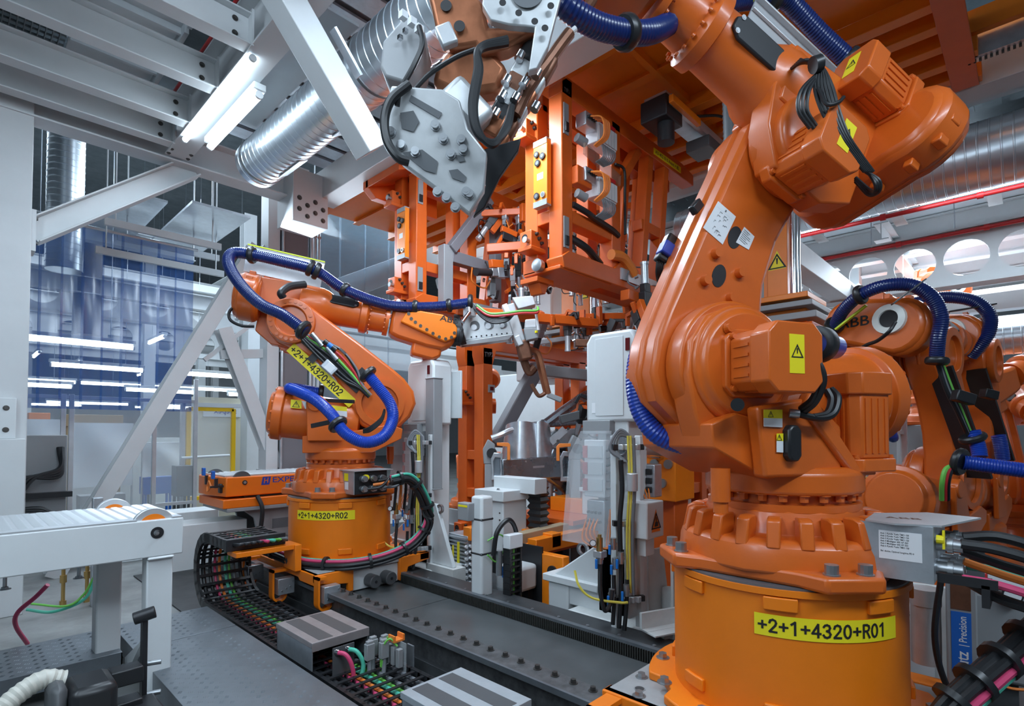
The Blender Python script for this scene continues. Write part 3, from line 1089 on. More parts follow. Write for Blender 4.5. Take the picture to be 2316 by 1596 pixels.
cable_box(1.417, 2.876, .012, .30, 'box_lid_warm', 'galvanised step-over box with two dark grip strips by the cable chain')
cable_box(1.43, 1.60, .012, .30, 'box_lid', 'striped step-over box at the bottom edge of the picture')
# connectors in front of the first box
t = thing('connector_panel', 'small connector panel with pink and teal hoses in front of the step-over box', 'connector panel', (1.62, 2.75, .012))
b = MB().box((1.50, 2.80, .02), (1.63, 2.806, .27))
part('back_plate', b, 'dark_grey_paint', t)
for x, mm, dx in ((1.52, 'cable_pink', .03), (1.585, 'cable_teal', -.005)):
    part('hose', MB().tube([(x, 2.80, .245), (x + .03, 2.745, .235), (x + .055, 2.72, .16), (x + .03 + dx, 2.73, .06), (x + dx, 2.76, .02)], .012, 10), mm, t)
    part('hose_fitting', MB().cyl((x, 2.805, .247), (x + .008, 2.785, .245), .016, n=12), 'chrome', t)
for k, (x, y) in enumerate(((1.665, 2.70), (1.715, 2.745), (1.735, 2.665), (1.775, 2.72))):
    b = MB()
    b.cbox((x, y, .235), (.05, .035, .09))
    b.cbox((x, y, .285), (.038, .026, .02))
    o = part('plug_housing', b, 'grey_paint', t, bevel=0.004)
    part('plug_cable', MB().tube([(x, y, .195), (x - .005, y - .01, .14), (x - .03, y - .03, .06), (x - .06, y - .03, .016)], .013, 8), 'cable_grey', o)
b = MB()
b.box((1.80, 2.55, .05), (1.806, 2.72, .28))
part('carrier_plate', b, 'clear_plastic', t)
for k in range(3):
    part('relay', MB().cbox((1.80 - .02, 2.58 + .05 * k, .20), (.03, .03, .10)), 'grey_paint', t, bevel=0.003)
part('green_cable', MB().tube([(1.78, 2.60, .26), (1.75, 2.63, .30), (1.72, 2.66, .24), (1.72, 2.66, .10), (1.66, 2.66, .03)], .006, 6), 'cable_green', t)
part('green_cable', MB().tube([(1.79, 2.64, .26), (1.77, 2.68, .29), (1.735, 2.69, .2), (1.70, 2.65, .05), (1.62, 2.66, .02)], .006, 6), 'cable_green', t)
part('orange_clip', MB().prism([(1.76, .28), (1.83, .28), (1.83, .315), (1.82, .315), (1.82, .29), (1.77, .29), (1.77, .315), (1.76, .315)], 2.60, 2.66, 'xz'), 'cable_orange', t)
part('corrugated_conduit', MB().tube([(1.44, 2.74, .05), (1.52, 2.68, .06), (1.60, 2.60, .05), (1.68, 2.52, .03), (1.76, 2.50, .03)], .02, 10, .16, .012), 'black_rubber', t)
b = MB().box((1.80, 2.62, .012), (1.93, 2.68, .02)).box((1.90, 2.62, .012), (1.91, 2.68, .22))
part('bracket', b, 'galvanised', t)

# ---------------------------------------------------------------- transfer table at the left
t = thing('transfer_table', 'white steel transfer table with a bright treaded top at the left', 'table', (.3, 3.7, 0))
b = MB()
b.box((-1.2, 3.34, .80), (.912, 3.41, .992))
b.box((-1.2, 3.98, .80), (.912, 4.05, .992))
b.box((.84, 3.411, .801), (.911, 3.979, .991))
part('side_beam', b, 'white_paint', t, bevel=0.006)
b = MB()
b.prism([(-1.2, 3.345), (.70, 3.345), (.70, 3.40), (.86, 3.40), (.86, 3.345), (.907, 3.345), (.907, 4.045), (-1.2, 4.045)], .992, 1.0, 'xy')
tp = part('tread_top', b, 'aluminium', t)
b = MB()
x = -1.15
while x < .88:
    y = 3.43
    while y < 4.03:
        b.add([(x, y, 1.0), (x + .040, y, 1.0), (x + .040, y + .010, 1.0), (x, y + .010, 1.0), (x + .010, y + .005, 1.004), (x + .030, y + .005, 1.004)], [(0, 1, 5, 4), (1, 2, 5), (2, 3, 4, 5), (3, 0, 4)])
        y += .019
    x += .056
part('tread_pattern', b, 'tread_bump', t, smooth=0, kind='stuff')
for x, y in ((.78, 3.385), (.72, 4.01)):
    b = MB().cyl((x, y - .016, .955), (x, y + .016, .955), .098, n=40)
    wh = part('wheel', b, 'aluminium', t, bevel=0.004)
    b = MB().cyl((x, y - .0175, .955), (x, y + .0175, .955), .066, n=40)
    part('wheel_tyre', b, 'riser_orange', wh)
b = MB().lathe([(0, .030), (.003, .030), (.0031, .012), (.012, .011)], (.79, 3.34, .925), (0, -1, 0), 24)
part('axle_plate', b, 'black_metal', t)
part('axle_bolt', MB().hexbolt((.787, 3.336, .925), (0, -1, 0), .010, .014), 'bolt_steel', t)
b = MB().box((.75, 3.335, .785), (.87, 3.45, .80))
b.box((.75, 3.36, 0), (.87, 3.46, .80))
part('leg', b, 'white_paint', t, bevel=0.01)
b = MB().box((.62, 3.86, 0), (.74, 3.98, .80))
part('leg', b, 'white_paint', t, bevel=0.01)
b = MB().box((-1.0, 3.86, 0), (-.88, 3.98, .80))
part('leg', b, 'white_paint', t, bevel=0.01)
b = MB().prism([(3.46, .35), (3.52, .30), (3.86, .02), (3.86, .14)], .76, .79, 'yz')
part('foot_gusset', b, 'white_paint', t)
b = MB().box((.10, 3.55, .765), (.60, 3.60, .79))
part('under_rail', b, 'black_metal', t)
for x in (.12, .22, .50):
    part('hanger_bolt', MB().hexbolt((x, 3.575, .70), (0, 0, 1), .016, .012).cyl((x, 3.575, .70), (x, 3.575, .78), .008, n=8), 'galvanised', t)

# hose and pipe things below the table
h = thing('coolant_hose', 'pink hose hanging from under the white transfer table', 'hose', W(40, 1430, d=3.3))
part('hose_tube', MB().tube([W(108, 1322, d=3.2), W(80, 1350, d=3.2), W(40, 1385, d=3.2), W(36, 1415, d=3.25), W(62, 1455, d=3.4)], .012, 10), 'cable_pink', h)
for i, (a, c) in enumerate((((60, 1378), (120, 1383)), ((70, 1365), (150, 1370)))):
    h = thing('signal_cable', ['teal cable drooping under the white table towards a post', 'green cable drooping under the white table beside the teal one'][i], 'cable', W(*a, d=3.9))
    part('cable_run', MB().tube([W(a[0], a[1], d=3.9), W(c[0], c[1], d=3.95), W(190, 1355 - 12 * i, d=4.0), W(215, 1310 - 10 * i, d=4.0), W(225, 1290, d=3.95), (.62, 3.80 + .03 * i, .795)], .011 - .003 * i, 8), ['cable_teal', 'cable_green'][i], h)
b = MB()
p = W(216, 1368, Z=0)
b.box((p.x - .035, p.y - .035, 0), (p.x + .035, p.y + .035, .9))
solo('support_post', b, 'galvanised', 'thin galvanised post standing behind the transfer table leg', 'post', bevel=0.004)
for i, (q, py) in enumerate(((142, 1366), (196, 1355))):
    p = W(q, py, Z=.02)
    b = MB().cyl((p.x, p.y, 0), (p.x, p.y, .42), .014, n=10).cyl((p.x, p.y, .20), (p.x, p.y, .26), .024, n=10).cyl((p.x, p.y, .0), (p.x, p.y, .05), .024, n=10)
    solo('brass_pipe', b, 'brass', ['upright brass pipe under the table, left of two', 'upright brass pipe under the table, right of two'][i], 'pipe')
t = thing('pump_block', 'black pump block with a clear cover and white ribbed hose, lower left corner', 'pump', (.50, 2.95, 0))
b = MB()
b.box((.36, 2.72, .26), (.52, 2.94, .44))
part('housing', b, 'black_plastic', t, bevel=0.03)
b = MB().box((.30, 2.74, .30), (.36, 2.90, .47))
part('cover', b, 'dark_grey_paint', t, bevel=0.03)
b = MB().box((.22, 2.70, .0), (.70, 2.98, .25))
part('pedestal', b, 'black_metal', t, bevel=0.01)
for x in (.40, .47):
    part('copper_fitting', MB().cyl((x, 2.735, .31), (x + .005, 2.68, .31), .022, n=14), 'copper', t)
part('ribbed_hose', MB().tube([(.36, 2.86, .45), (.28, 2.86, .47), (.16, 2.82, .40), (.08, 2.74, .28), (.04, 2.66, .12)], .038, 14, .10, .022), 'white_hose', t)
b = MB().box((.655, 2.98, .0), (.675, 3.03, .60)).cyl((.62, 2.99, .60), (.70, 2.97, .62), .028, n=16)
part('lever', b, 'black_metal', t, bevel=0.003)
for z in (.10, .24, .38):
    part('pin', MB().cyl((.67, 3.0, z), (.73, 2.98, z), .012, n=12), 'bolt_steel', t)
    part('valve_body', MB().cbox((.58, 2.93, z), (.12, .09, .07)), 'black_plastic', t, bevel=0.006)
# ---------------------------------------------------------------- hall shell
b = MB().box((-8.2, -6, 0), (-8.0, 30, 8))
struct('wall_left', b, 'ceiling_panel', 'plain light grey hall wall far to the left')
b = MB().box((-8, 29.8, 0), (26, 30, 8))
struct('wall_back', b, 'ceiling_panel', 'pale far wall of the hall behind the left bays')
b = MB().box((25.8, -6, 0), (26, 30, 8))
struct('wall_right', b, 'ceiling_panel', 'pale far wall of the hall behind the right bays')
b = MB().box((-8, -6.2, 0), (26, -6, 8))
struct('wall_front', b, 'ceiling_panel', 'plain light grey hall wall behind the camera')
b = MB().box((-8, -6, 7.4), (26, 30, 7.5))
struct('ceiling', b, 'deck_dark', 'dark ribbed hall ceiling high above the line')


def tube_lamp(p0, p1, label, r=.028, m='lamp_white', group='fluorescent tube lamps', tray=True, top=None):
    p0, p1 = Vector(p0), Vector(p1)
    t = thing('tube_lamp', label, 'lamp', p0, group)
    part('tube', MB().cyl(p0, p1, r, n=12), m, t)
    if tray:
        d = (p1 - p0).normalized() * .03
        part('housing', MB().beam(p0 - d + Vector((0, 0, r + .03)), p1 + d + Vector((0, 0, r + .03)), r * 3.4, .05), 'white_paint', t, bevel=.004)
    if top:
        for f in (.2, .8):
            q = p0.lerp(p1, f)
            part('hanger', MB().cyl(q, (q.x, q.y, top), .005, n=6), 'galvanised', t)
    for q, s in ((p0, -1), (p1, 1)):
        part('end_cap', MB().cyl(q, q + (p1 - p0).normalized() * (.02 * s), r * 1.1, n=12), 'white_paint', t)
    return t


# ---------------------------------------------------------------- steelwork at the left
b = MB()
b.box((.05, 5.86, 0), (.47, 6.24, 6.2))
cl = solo('steel_column', b, 'beam_white', 'broad white steel column at the left edge of the picture', 'column', bevel=.006)
b = MB()
b.box((.0, 5.74, .62), (.455, 5.865, 1.40))
b.box((.06, 5.80, 1.40), (.40, 5.862, 1.72))
part('foot_cladding', b, 'white_paint', cl, bevel=.004)
b = MB()
b.prism([(5.862, 1.42), (5.862, 1.70), (5.80, 1.42)], .235, .25, 'yz')
part('gusset', b, 'white_paint', cl)
bolts(cl, [((x, 5.80, z), (0, -1, 0)) for x in (.13, .34) for z in (1.47, 1.64)], .014, .012, 'dark_bolt')
b = MB().ibeam((.47, 5.98, 3.095), (1.66, 5.98, 4.06), .16, .19, .014)
br = solo('knee_brace', b, 'beam_white', 'white slanting knee brace from the left column up to the girder', 'brace', bevel=.003)
part('end_plate', MB().box((.46, 5.88, 2.93), (.50, 6.08, 3.27)), 'beam_white', br)
bolts(br, [((.50, 5.90, 3.0 + .2 * k), (1, 0, 0)) for k in range(2)], .013, .012, 'dark_bolt')
# cross girder over the column and the long girder with the lamps
b = MB().ibeam((-2.0, 5.95, 4.17), (2.9, 5.95, 4.17), .22, .30, .016)
solo('cross_girder', b, 'beam_white', 'white cross girder over the left column and the knee brace', 'girder', bevel=.003)
b = MB().ibeam((1.49, -3.0, 4.27), (1.49, 5.84, 4.27), .20, .44, .016)
g = solo('lamp_girder', b, 'beam_white', 'white girder running towards the camera with two tube lamps below', 'girder', bevel=.003)
bolts(g, [((1.41 + .16 * (k % 2), 5.79 - .1 * (k // 2), 4.05), (0, 0, -1)) for k in range(4)], .012, .012, 'dark_bolt')
for i, y in enumerate((3.82, 4.49, 5.16, 5.62), 4):
    b = MB().ibeam((-3.0, y, 4.16), (1.40, y, 4.16), .12, .22, .012)
    lab = ['farthest of the parallel white joists at upper left, by the column', 'second farthest of the white joists at upper left', 'third farthest of the white joists at upper left', 'fourth farthest white joist at upper left, cut by the picture edge']
    o = solo('floor_joist', b, 'beam_white', lab[7 - i] if i > 3 else 'white joist above the camera, out of the picture', 'joist', bevel=.003, group='joists under the left platform')
    part('fin_plate', MB().box((1.385, y - .07, 4.04), (1.40, y + .07, 4.29)), 'beam_white', o)
    bolts(o, [((1.30, y - .008, 4.11 + .10 * k), (0, -1, 0)) for k in range(2)], .013, .012, 'dark_bolt')
ys = (-3.0, .6, 1.5, 2.3, 3.08, 3.82, 4.49, 5.16, 5.62, 5.84)
for i in range(len(ys) - 1):
    b = MB().box((.62, ys[i] + .03, 4.50), (1.22, ys[i + 1] - .03, 4.52))
    b.box((.62, ys[i] + .12, 4.45), (1.22, ys[i] + .15, 4.50))
    b.box((1.19, ys[i] + .03, 4.42), (1.22, ys[i + 1] - .03, 4.50))
    struct('ceiling_panel', b, 'ceiling_panel', ORD[i] + ' pale deck panel from the camera between the white joists')
b = MB().box((-3, -3, 4.62), (.62, 5.84, 4.64)).box((1.22, -3, 4.56), (1.5, 5.84, 4.58))
struct('deck_underside', b, 'deck_dark', 'dark underside of the left platform')
b = MB()
x = -1.6
while x < .60:
    b.box((x, 2.3, 4.46), (x + .006, 5.6, 4.49))
    x += .04
y = 2.3
while y < 5.6:
    b.box((-1.6, y, 4.465), (.60, y + .005, 4.485))
    y += .075
o = solo('floor_grating', b, 'grating', 'open steel grating between the white joists at upper left', 'grating')
o['kind'] = 'stuff'
b = MB().tube([(1.30, -2, 4.32), (1.30, 2, 4.32), (1.30, 5.8, 4.32)], .012, 8, smooth=False)
solo('sprinkler_pipe', b, 'red_paint', 'thin red pipe under the deck at upper left', 'pipe')

tube_lamp((1.43, 3.86, 4.02), (1.43, 5.36, 4.02), 'bright tube lamp on the left flange of the girder', .022, tray=False)
tube_lamp((1.575, 4.12, 3.94), (1.575, 5.16, 3.94), 'bright tube lamp hanging right of the girder', .026)
area('tube_light', (1.49, 4.6, 3.91), (1.49, 4.6, 0), (.16, 1.4), 26)
# white ceiling panel beside the lamps and the deck beyond
b = MB().box((1.62, 3.4, 4.30), (1.98, 5.25, 4.32))
struct('ceiling_panel', b, 'ceiling_panel', 'broad white soffit panel beside the tube lamps')
b = MB()
for k in range(26):
    b.box((1.60, -1.0 + k * .27, 4.52), (3.3, -1.0 + k * .27 + .20, 4.54))
b.box((1.60, -1.0, 4.56), (3.3, 6.0, 4.58))
struct('trapezoid_deck', b, 'galvanised', 'ribbed galvanised deck above the round duct')


def spiral_duct(p0, p1, r, label, grilles=(), group='galvanised spiral ducts', bands=()):
    p0, p1 = Vector(p0), Vector(p1)
    L = (p1 - p0).length
    ax = (p1 - p0).normalized()
    t = thing('spiral_duct', label, 'duct', p0, group)
    pr = []
    h = 0.0
    while h < L:
        pr += [(h, r), (h + .062, r), (h + .066, r + .004), (h + .074, r + .004), (h + .078, r)]
        h += .08
    part('shell', MB().lathe(pr, p0, ax, 40), 'duct_steel', t)
    for h in bands:
        part('band', MB().lathe([(h, r + .008), (h + .02, r + .008)], p0, ax, 40), 'dark_grey_paint', t)
    for h, ang_, gl in grilles:
        x = Vector((0, 0, 1)).cross(ax).normalized()
        y = ax.cross(x)
        n = x * math.cos(ang_) + y * math.sin(ang_)
        c = p0 + ax * h + n * (r + .006)
        s = ax.cross(n).normalized()
        g = part('grille', plate(MB(), c, ax, s, gl, .09, .008), 'galvanised', t)
        for k in range(5):
            part('grille_slot', plate(MB(), c + s * (-.032 + .016 * k) + n * (.0085 if n.dot(ax.cross(s)) > 0 else -.0005), ax, s, gl * .92, .009, .001), 'print_black', g)
    return t


spiral_duct((2.04, 5.34, 4.0), (2.04, .8, 4.0), .205, 'round galvanised spiral duct crossing the upper left', grilles=((.55, R_(-62), .42), (1.55, R_(-62), .42)), bands=(.12, 2.05))
# slanting box brace in front of the duct
b = MB().beam((1.22, 3.14, 4.12), (1.93, 3.14, 3.30), .17, .17, (0, 1, 0))
o = solo('box_brace', b, 'beam_white', 'white slanting box brace in front of the round duct', 'brace', bevel=.006)
b = MB().beam((1.60, 3.05, 3.90), (1.78, 3.05, 3.69), .02, .06, (0, 1, 0))
part('bracket', b, 'galvanised', o)
# white longitudinal beam right of the duct, carrying the tooling roof
b = MB().beam((3.0, -2, 4.22), (3.0, 5.9, 4.22), .24, .32)
o = solo('crane_girder', b, 'beam_white', 'long white box girder left of the orange roof', 'girder', bevel=.006)
b = MB().box((2.55, 5.7, 3.72), (2.95, 6.1, 4.3))
o = solo('girder_node', b, 'beam_white', 'bolted white joint where the girders meet the grey column', 'steel joint', bevel=.006)
bolts(o, [((2.62 + .09 * k, 5.70, 3.80 + .06 * j), (0, -1, 0)) for k in range(4) for j in range(4) if (k + j) % 2], .018, .014, 'dark_bolt')

# A-shaped trestle and the grey column behind robot R02
t = thing('a_frame', 'white A-shaped steel trestle behind the R02 robot', 'trestle', (2.2, 7.15, 0))
b = MB().ibeam((.79, 7.15, 0), (2.71, 7.15, 3.80), .16, .18, .014, (0, 1, 0))
part('long_strut', b, 'beam_white', t, bevel=.003)
b = MB().ibeam((2.35, 7.17, 2.72), (3.01, 7.17, .99), .16, .17, .014, (0, 1, 0))
part('short_strut', b, 'beam_white', t, bevel=.003)
for p0, p1, w_, h_ in (((2.34, 7.21, 2.40), (3.10, 7.21, 2.50), .06, .11), ((2.49, 7.21, 3.02), (3.10, 7.21, 3.07), .06, .06), ((2.17, 7.23, 2.32), (3.03, 7.23, 3.13), .04, .05)):
    part('tie_bar', MB().beam(p0, p1, w_, h_), 'beam_white', t)
b = MB().box((2.84, 7.05, 0), (2.99, 7.29, 4.6))
part('post', b, 'beam_white', t, bevel=.003)
b = MB().box((2.82, 7.03, .91), (3.14, 7.31, .98))
part('node_plate', b, 'beam_white', t)
b = MB().ibeam((2.65, 7.25, 3.45), (3.09, 7.25, 4.16), .13, .13, .012, (0, 1, 0))
part('upper_strut', b, 'beam_white', t)
b = MB().box((3.03, 7.06, 0), (3.38, 7.32, 5.0))
o = solo('grey_column', b, 'column_grey', 'dark grey building column behind the R02 robot', 'column', bevel=.006)
for i, x in enumerate((3.02, 3.40, 3.455, 3.51)):
    b = MB().cyl((x, 7.03, 0), (x, 7.03, 4.6), .019, n=10)
    for z in (.9, 1.7, 2.5, 3.3, 4.1):
        b.cbox((x, 7.03, z), (.05, .03, .03))
    solo('conduit', b, 'galvanised', ['galvanised conduit on the left edge of the grey column', 'first conduit right of the grey column', 'middle conduit right of the grey column', 'third conduit right of the grey column'][i], 'conduit', group='conduits on the grey column')

# ---------------------------------------------------------------- background behind the left bay
def holed_beam(p0, d, L, H, r, pitch, label, th=.02, m='beam_white', flange=.22):
    """castellated beam: web with round openings, flanges top and bottom"""
    t = thing('castellated_beam', label, 'beam', p0, 'beams with round openings')
    p0, d = Vector(p0), Vector(d).normalized()
    nrm = d.cross(Vector((0, 0, 1))).normalized() * (th / 2)
    k = int(L / pitch)
    b = MB()
    N = 28
    for i in range(k):
        c = p0 + d * (pitch * (i + .5)) + Vector((0, 0, H / 2))
        inn, out = [], []
        for j in range(N):
            a = 2 * PI * j / N
            ca, sa = math.cos(a), math.sin(a)
            inn.append(c + d * (r * ca) + Vector((0, 0, r * sa)))
            s = min(pitch / 2 / max(abs(ca), 1e-6), H / 2 / max(abs(sa), 1e-6))
            out.append(c + d * (s * ca) + Vector((0, 0, s * sa)))
        vs = [p + nrm for p in inn] + [p + nrm for p in out] + [p - nrm for p in inn] + [p - nrm for p in out]
        fs = []
        for j in range(N):
            q = (j + 1) % N
            fs += [(j, q, N + q, N + j), (2 * N + j, 3 * N + j, 3 * N + q, 2 * N + q), (j, 2 * N + j, 2 * N + q, q)]
        b.add(vs, fs)
        # corner fillers
        for sx in (-1, 1):
            for sz in (-1, 1):
                cor = c + d * (sx * pitch / 2) + Vector((0, 0, sz * H / 2))
                cand = sorted(out, key=lambda p: (p - cor).length)[:2]
                for s in (1, -1):
                    b.add([cor + nrm * s, cand[0] + nrm * s, cand[1] + nrm * s], [(0, 1, 2)])
    part('web', b, m, t, smooth=0)
    b = MB().beam(p0 + Vector((0, 0, H)), p0 + d * L + Vector((0, 0, H)), flange, .02).beam(p0, p0 + d * L, flange, .02)
    part('flange', b, m, t)
    return t


holed_beam((-3, 10.5, 3.25), (1, 0, 0), 7.2, .62, .21, .72, 'nearer beam with round openings behind the blue curtain')
holed_beam((-3, 15.5, 3.35), (1, 0, 0), 9.0, .70, .24, .9, 'farther beam with round openings behind the blue curtain')
for i, (y, z) in enumerate(((9.2, 4.15), (9.8, 3.55), (12.0, 4.3), (13.0, 3.9), (14.2, 4.5), (17.0, 3.8), (19.0, 4.3), (22.0, 4.0))):
    b = MB().ibeam((-4, y, z), (9 if y > 9.5 else 2.6, y, z), .16, .24, .014)
    solo('roof_beam', b, 'beam_white', ORD[i] + ' nearest horizontal white beam behind the blue curtain', 'beam', group='beams of the far left bays')
for i, x in enumerate((-.6, 1.6, 4.2)):
    b = MB().ibeam((x, 9, 4.6), (x, 24, 4.6), .2, .3, .014)
    solo('roof_beam', b, 'beam_white', ['left', 'middle', 'right'][i] + ' long beam running away behind the blue curtain', 'beam', group='beams of the far left bays running away')
for i, (x, y) in enumerate(((-.9, 13), (.9, 18), (3.2, 14.5), (5.6, 19), (1.9, 24), (7.6, 24), (3.9, 10.6))):
    b = MB().ibeam((x, y, 0), (x, y, 5.5), .22, .24, .016, (0, 1, 0))
    solo('hall_column', b, 'beam_white', 'white far column behind the fence, ' + ['left of the tarpaulins', 'behind the middle tarpaulin', 'behind the yellow door frame', 'far behind the R02 robot', 'farthest at the left', 'farthest behind the tooling', 'beside the grey column'][i], 'column', group='columns of the far left bays')
k = 0
for row, (y, z, xs) in enumerate(((9.0, 2.62, (.55,)), (11.5, 2.55, (1.2, 3.1)), (13.0, 2.30, (.4, 2.5, 4.4)), (16.0, 2.6, (.2, 2.2, 4.2, 6.2)), (20.0, 2.3, (-.5, 2.0, 4.6, 7.2)), (24.5, 2.4, (1.5, 5.0, 8.5)))):
    for j, x in enumerate(xs):
        L = 1.25 if y < 16 else 1.9
        tube_lamp((x, y, z), (x + L, y, z), '%s tube lamp from the left in the %s nearest row behind the blue curtain' % (ORD[j], ORD[row]), .035, 'lamp_far', 'tube lamps of the far left bays', top=7.4)
for j, (x, y) in enumerate(((3.1, 12.8), (.6, 14.0), (1.6, 17.5), (2.6, 19.0), (4.6, 21.0))):
    tube_lamp((x, y, 3.4), (x, y + 1.2, 3.4), '%s nearest of the lengthwise tube lamps behind the blue curtain' % ORD[j], .03, 'lamp_far', 'tube lamps running away in the far left bays', top=7.4)
area('bay_fill_light', (2.0, 13.0, 4.4), (2.0, 13.0, 0), (6, 4), 200)  # added broad area light for the far left bays, no fixture drawn
area('bay_fill_light', (3.0, 20.0, 4.6), (3.0, 20.0, 0), (9, 5), 300)
# vertical duct behind the brace
spiral_duct((1.02, 8.8, 7.4), (1.02, 8.8, 3.55), .19, 'upright galvanised duct behind the knee brace')
b = MB().lathe([(0, .17), (1.45, .17), (1.5, .19)], (1.42, 9.9, 2.85), (0, 0, 1), 32)
solo('exhaust_stack', b, 'column_grey', 'dark upright exhaust cylinder behind the blue curtain', 'exhaust duct')
b = MB().box((1.32, 7.6, 4.24), (1.85, 9.6, 4.27)).box((1.95, 7.0, 4.10), (2.6, 9.0, 4.13))
struct('trapezoid_deck', b, 'galvanised', 'ribbed deck pieces seen behind the knee brace')
for i, (x0, x1, y, z) in enumerate(((1.2, 2.4, 7.4, 3.75), (1.2, 2.6, 7.9, 3.55), (1.5, 2.7, 8.4, 3.9))):
    b = MB().box((x0, y, z), (x1, y + .05, z + .08))
    b.cyl((x0 + .1, y + .02, z), (x0 + .1, y + .02, 7.4), .008, n=6).cyl((x1 - .1, y + .02, z), (x1 - .1, y + .02, 7.4), .008, n=6)
    solo('cable_tray', b, 'beam_white', ['front', 'middle', 'rear'][i] + ' white tray rail under the deck behind the knee brace', 'tray')
# blue strip curtain: single overlapping strips
t = thing('strip_curtain', 'blue transparent plastic strip curtain hanging behind the left column', 'curtain', (1.45, 8.0, 1.75))
b = MB().cyl((.55, 8.0, 3.86), (2.3, 8.0, 3.86), .02, n=8)
part('rail', b, 'galvanised', t)
for x in (.6, 2.25):
    part('hanger', MB().cyl((x, 8.0, 3.86), (x, 8.0, 7.4), .008, n=6), 'galvanised', t)
for k in range(9):
    x = .52 + k * .19
    b = MB().grid(lambda u, v: (x + .215 * u, 8.0 + .012 * math.sin(u * PI) + .02 * (k % 2), 1.72 + 2.14 * v), 6, 1)
    part('strip', b, 'blue_curtain', t)
# guard fence with clear panes, white sheets and posts
t = thing('guard_fence', 'aluminium guard fence with clear panes behind the transfer table', 'fence', (1.3, 8.6, 0))
for x in (1.02, 1.10, 1.98, 2.48):
    part('post', MB().box((x - .025, 8.58, 0), (x + .025, 8.63, 1.92 if x < 2 else 2.2)), 'aluminium', t, bevel=.003)
for z in (.45, 1.86):
    part('rail', MB().box((.3, 8.585, z), (2.48, 8.625, z + .045)), 'aluminium', t, bevel=.003)
for x0, x1 in ((.35, .99), (1.13, 1.95), (2.01, 2.45)):
    part('pane', MB().box((x0, 8.6, .5), (x1, 8.606, 1.86)), 'clear_plastic', t)
for i, (x0, x1, z0, z1, y) in enumerate(((.62, 1.12, .70, 1.62, 9.3), (1.20, 1.88, .70, 1.58, 9.3), (2.0, 2.5, .80, 1.30, 9.3))):
    b = MB().grid(lambda u, v: (x0 + (x1 - x0) * u, y + .03 * math.sin(u * 5 + v * 3) * math.sin(v * PI), z0 + (z1 - z0) * v + .012 * math.sin(u * PI) * (1 - v)), 14, 10)
    o = solo('tarpaulin', b, 'sheet_white', ['white tarpaulin at the left edge behind the grey cabinet', 'white crumpled tarpaulin hung in the middle behind the fence', 'small white sheet behind the foot of the A-frame'][i], 'tarpaulin', group='white sheets behind the fence')
    for x in (x0, x1):
        part('hem_post', MB().cyl((x, y + .02, 0), (x, y + .02, z1), .012, n=8), 'aluminium', o)
t = thing('hose_cabinet', 'grey cabinet with thick black hoses behind the left column', 'cabinet', (.75, 8.2, 0))
part('body', MB().box((.45, 8.05, .0), (1.0, 8.4, 1.42)), 'grey_paint', t, bevel=.01)
part('tray', MB().box((.45, 7.95, .72), (1.04, 8.05, .78)), 'black_metal', t)
for k in range(4):
    part('hose', MB().tube([(.95 - .01 * k, 8.04, 1.28), (.92, 7.94, 1.05 - .03 * k), (.70 - .04 * k, 7.9, .95), (.55, 7.92, .7)], .022, 8), 'black_rubber', t)
for k in range(5):
    part('hose', MB().tube([(.55, 7.9, .62 - .02 * k), (.80, 7.86, .60 - .02 * k), (.96 - .02 * k, 7.84, .35), (.90 - .03 * k, 7.86, .02)], .025, 8), 'black_rubber', t)
for i, (x0, x1, y0, z0, z1, m) in enumerate(((1.25, 1.75, 9.0, .32, .62, 'grey_paint'), (2.02, 2.4, 9.3, .55, .80, 'sticker_blue'), (2.28, 2.48, 8.7, .55, .98, 'dark_grey_paint'), (2.1, 2.5, 9.5, 1.02, 1.30, 'grey_paint'), (.9, 1.15, 11.0, 1.5, 1.75, 'cable_orange'), (1.4, 2.2, 11.6, 1.55, 1.75, 'carton'))):
    b = MB().box((x0, y0, z0), (x1, y0 + .25, z1))
    b.box((x0 + .02, y0 + .02, 0), (x0 + .05, y0 + .05, z0)).box((x1 - .05, y0 + .02, 0), (x1 - .02, y0 + .05, z0)).box((x0 + .02, y0 + .2, 0), (x0 + .05, y0 + .23, z0)).box((x1 - .05, y0 + .2, 0), (x1 - .02, y0 + .23, z0))
    solo('cabinet_box', b, m, ['grey box on legs in front of the white tarpaulin', 'blue tray on legs behind the A-frame foot', 'dark upright box on legs left of the yellow frame', 'grey panel box behind the A-frame strut', 'small orange box far behind the clear fence', 'long brown carton far behind the clear fence'][i], 'box', bevel=.006)
b = MB().box((.2, 11.9, 0), (6.0, 12.1, 1.35))
solo('low_partition', b, 'white_paint', 'long white partition behind the fence at the left', 'partition')
# yellow door frame with pane
t = thing('guard_door', 'guard door with a yellow frame beside the A-frame', 'door', (2.8, 9.0, 0))
for x in (2.50, 3.12):
    part('stile', MB().box((x - .03, 8.97, .45), (x + .03, 9.03, 1.81)), 'guard_yellow', t, bevel=.003)
for z in (.45, 1.77):
    part('rail', MB().box((2.50, 8.97, z), (3.12, 9.03, z + .055)), 'guard_yellow', t, bevel=.003)
part('pane', MB().box((2.53, 8.995, .5), (3.09, 9.0, 1.77)), 'clear_plastic', t)
part('top_rail', MB().box((2.42, 8.96, 1.83), (3.7, 9.04, 1.89)), 'white_paint', t)
part('push_bar', MB().cyl((2.40, 8.93, 1.08), (3.05, 8.93, 1.10), .02, n=10), 'white_paint', t)
part('frame_post', MB().box((2.40, 8.96, .0), (2.45, 9.04, 1.9)), 'aluminium', t)
b = MB().box((2.9, 10.2, 0), (5.2, 10.3, 2.05))
o = solo('cream_partition', b, 'cream', 'cream partition panel behind the yellow framed door', 'partition')
b = MB().box((3.05, 10.17, 1.72), (3.65, 10.2, 1.95))
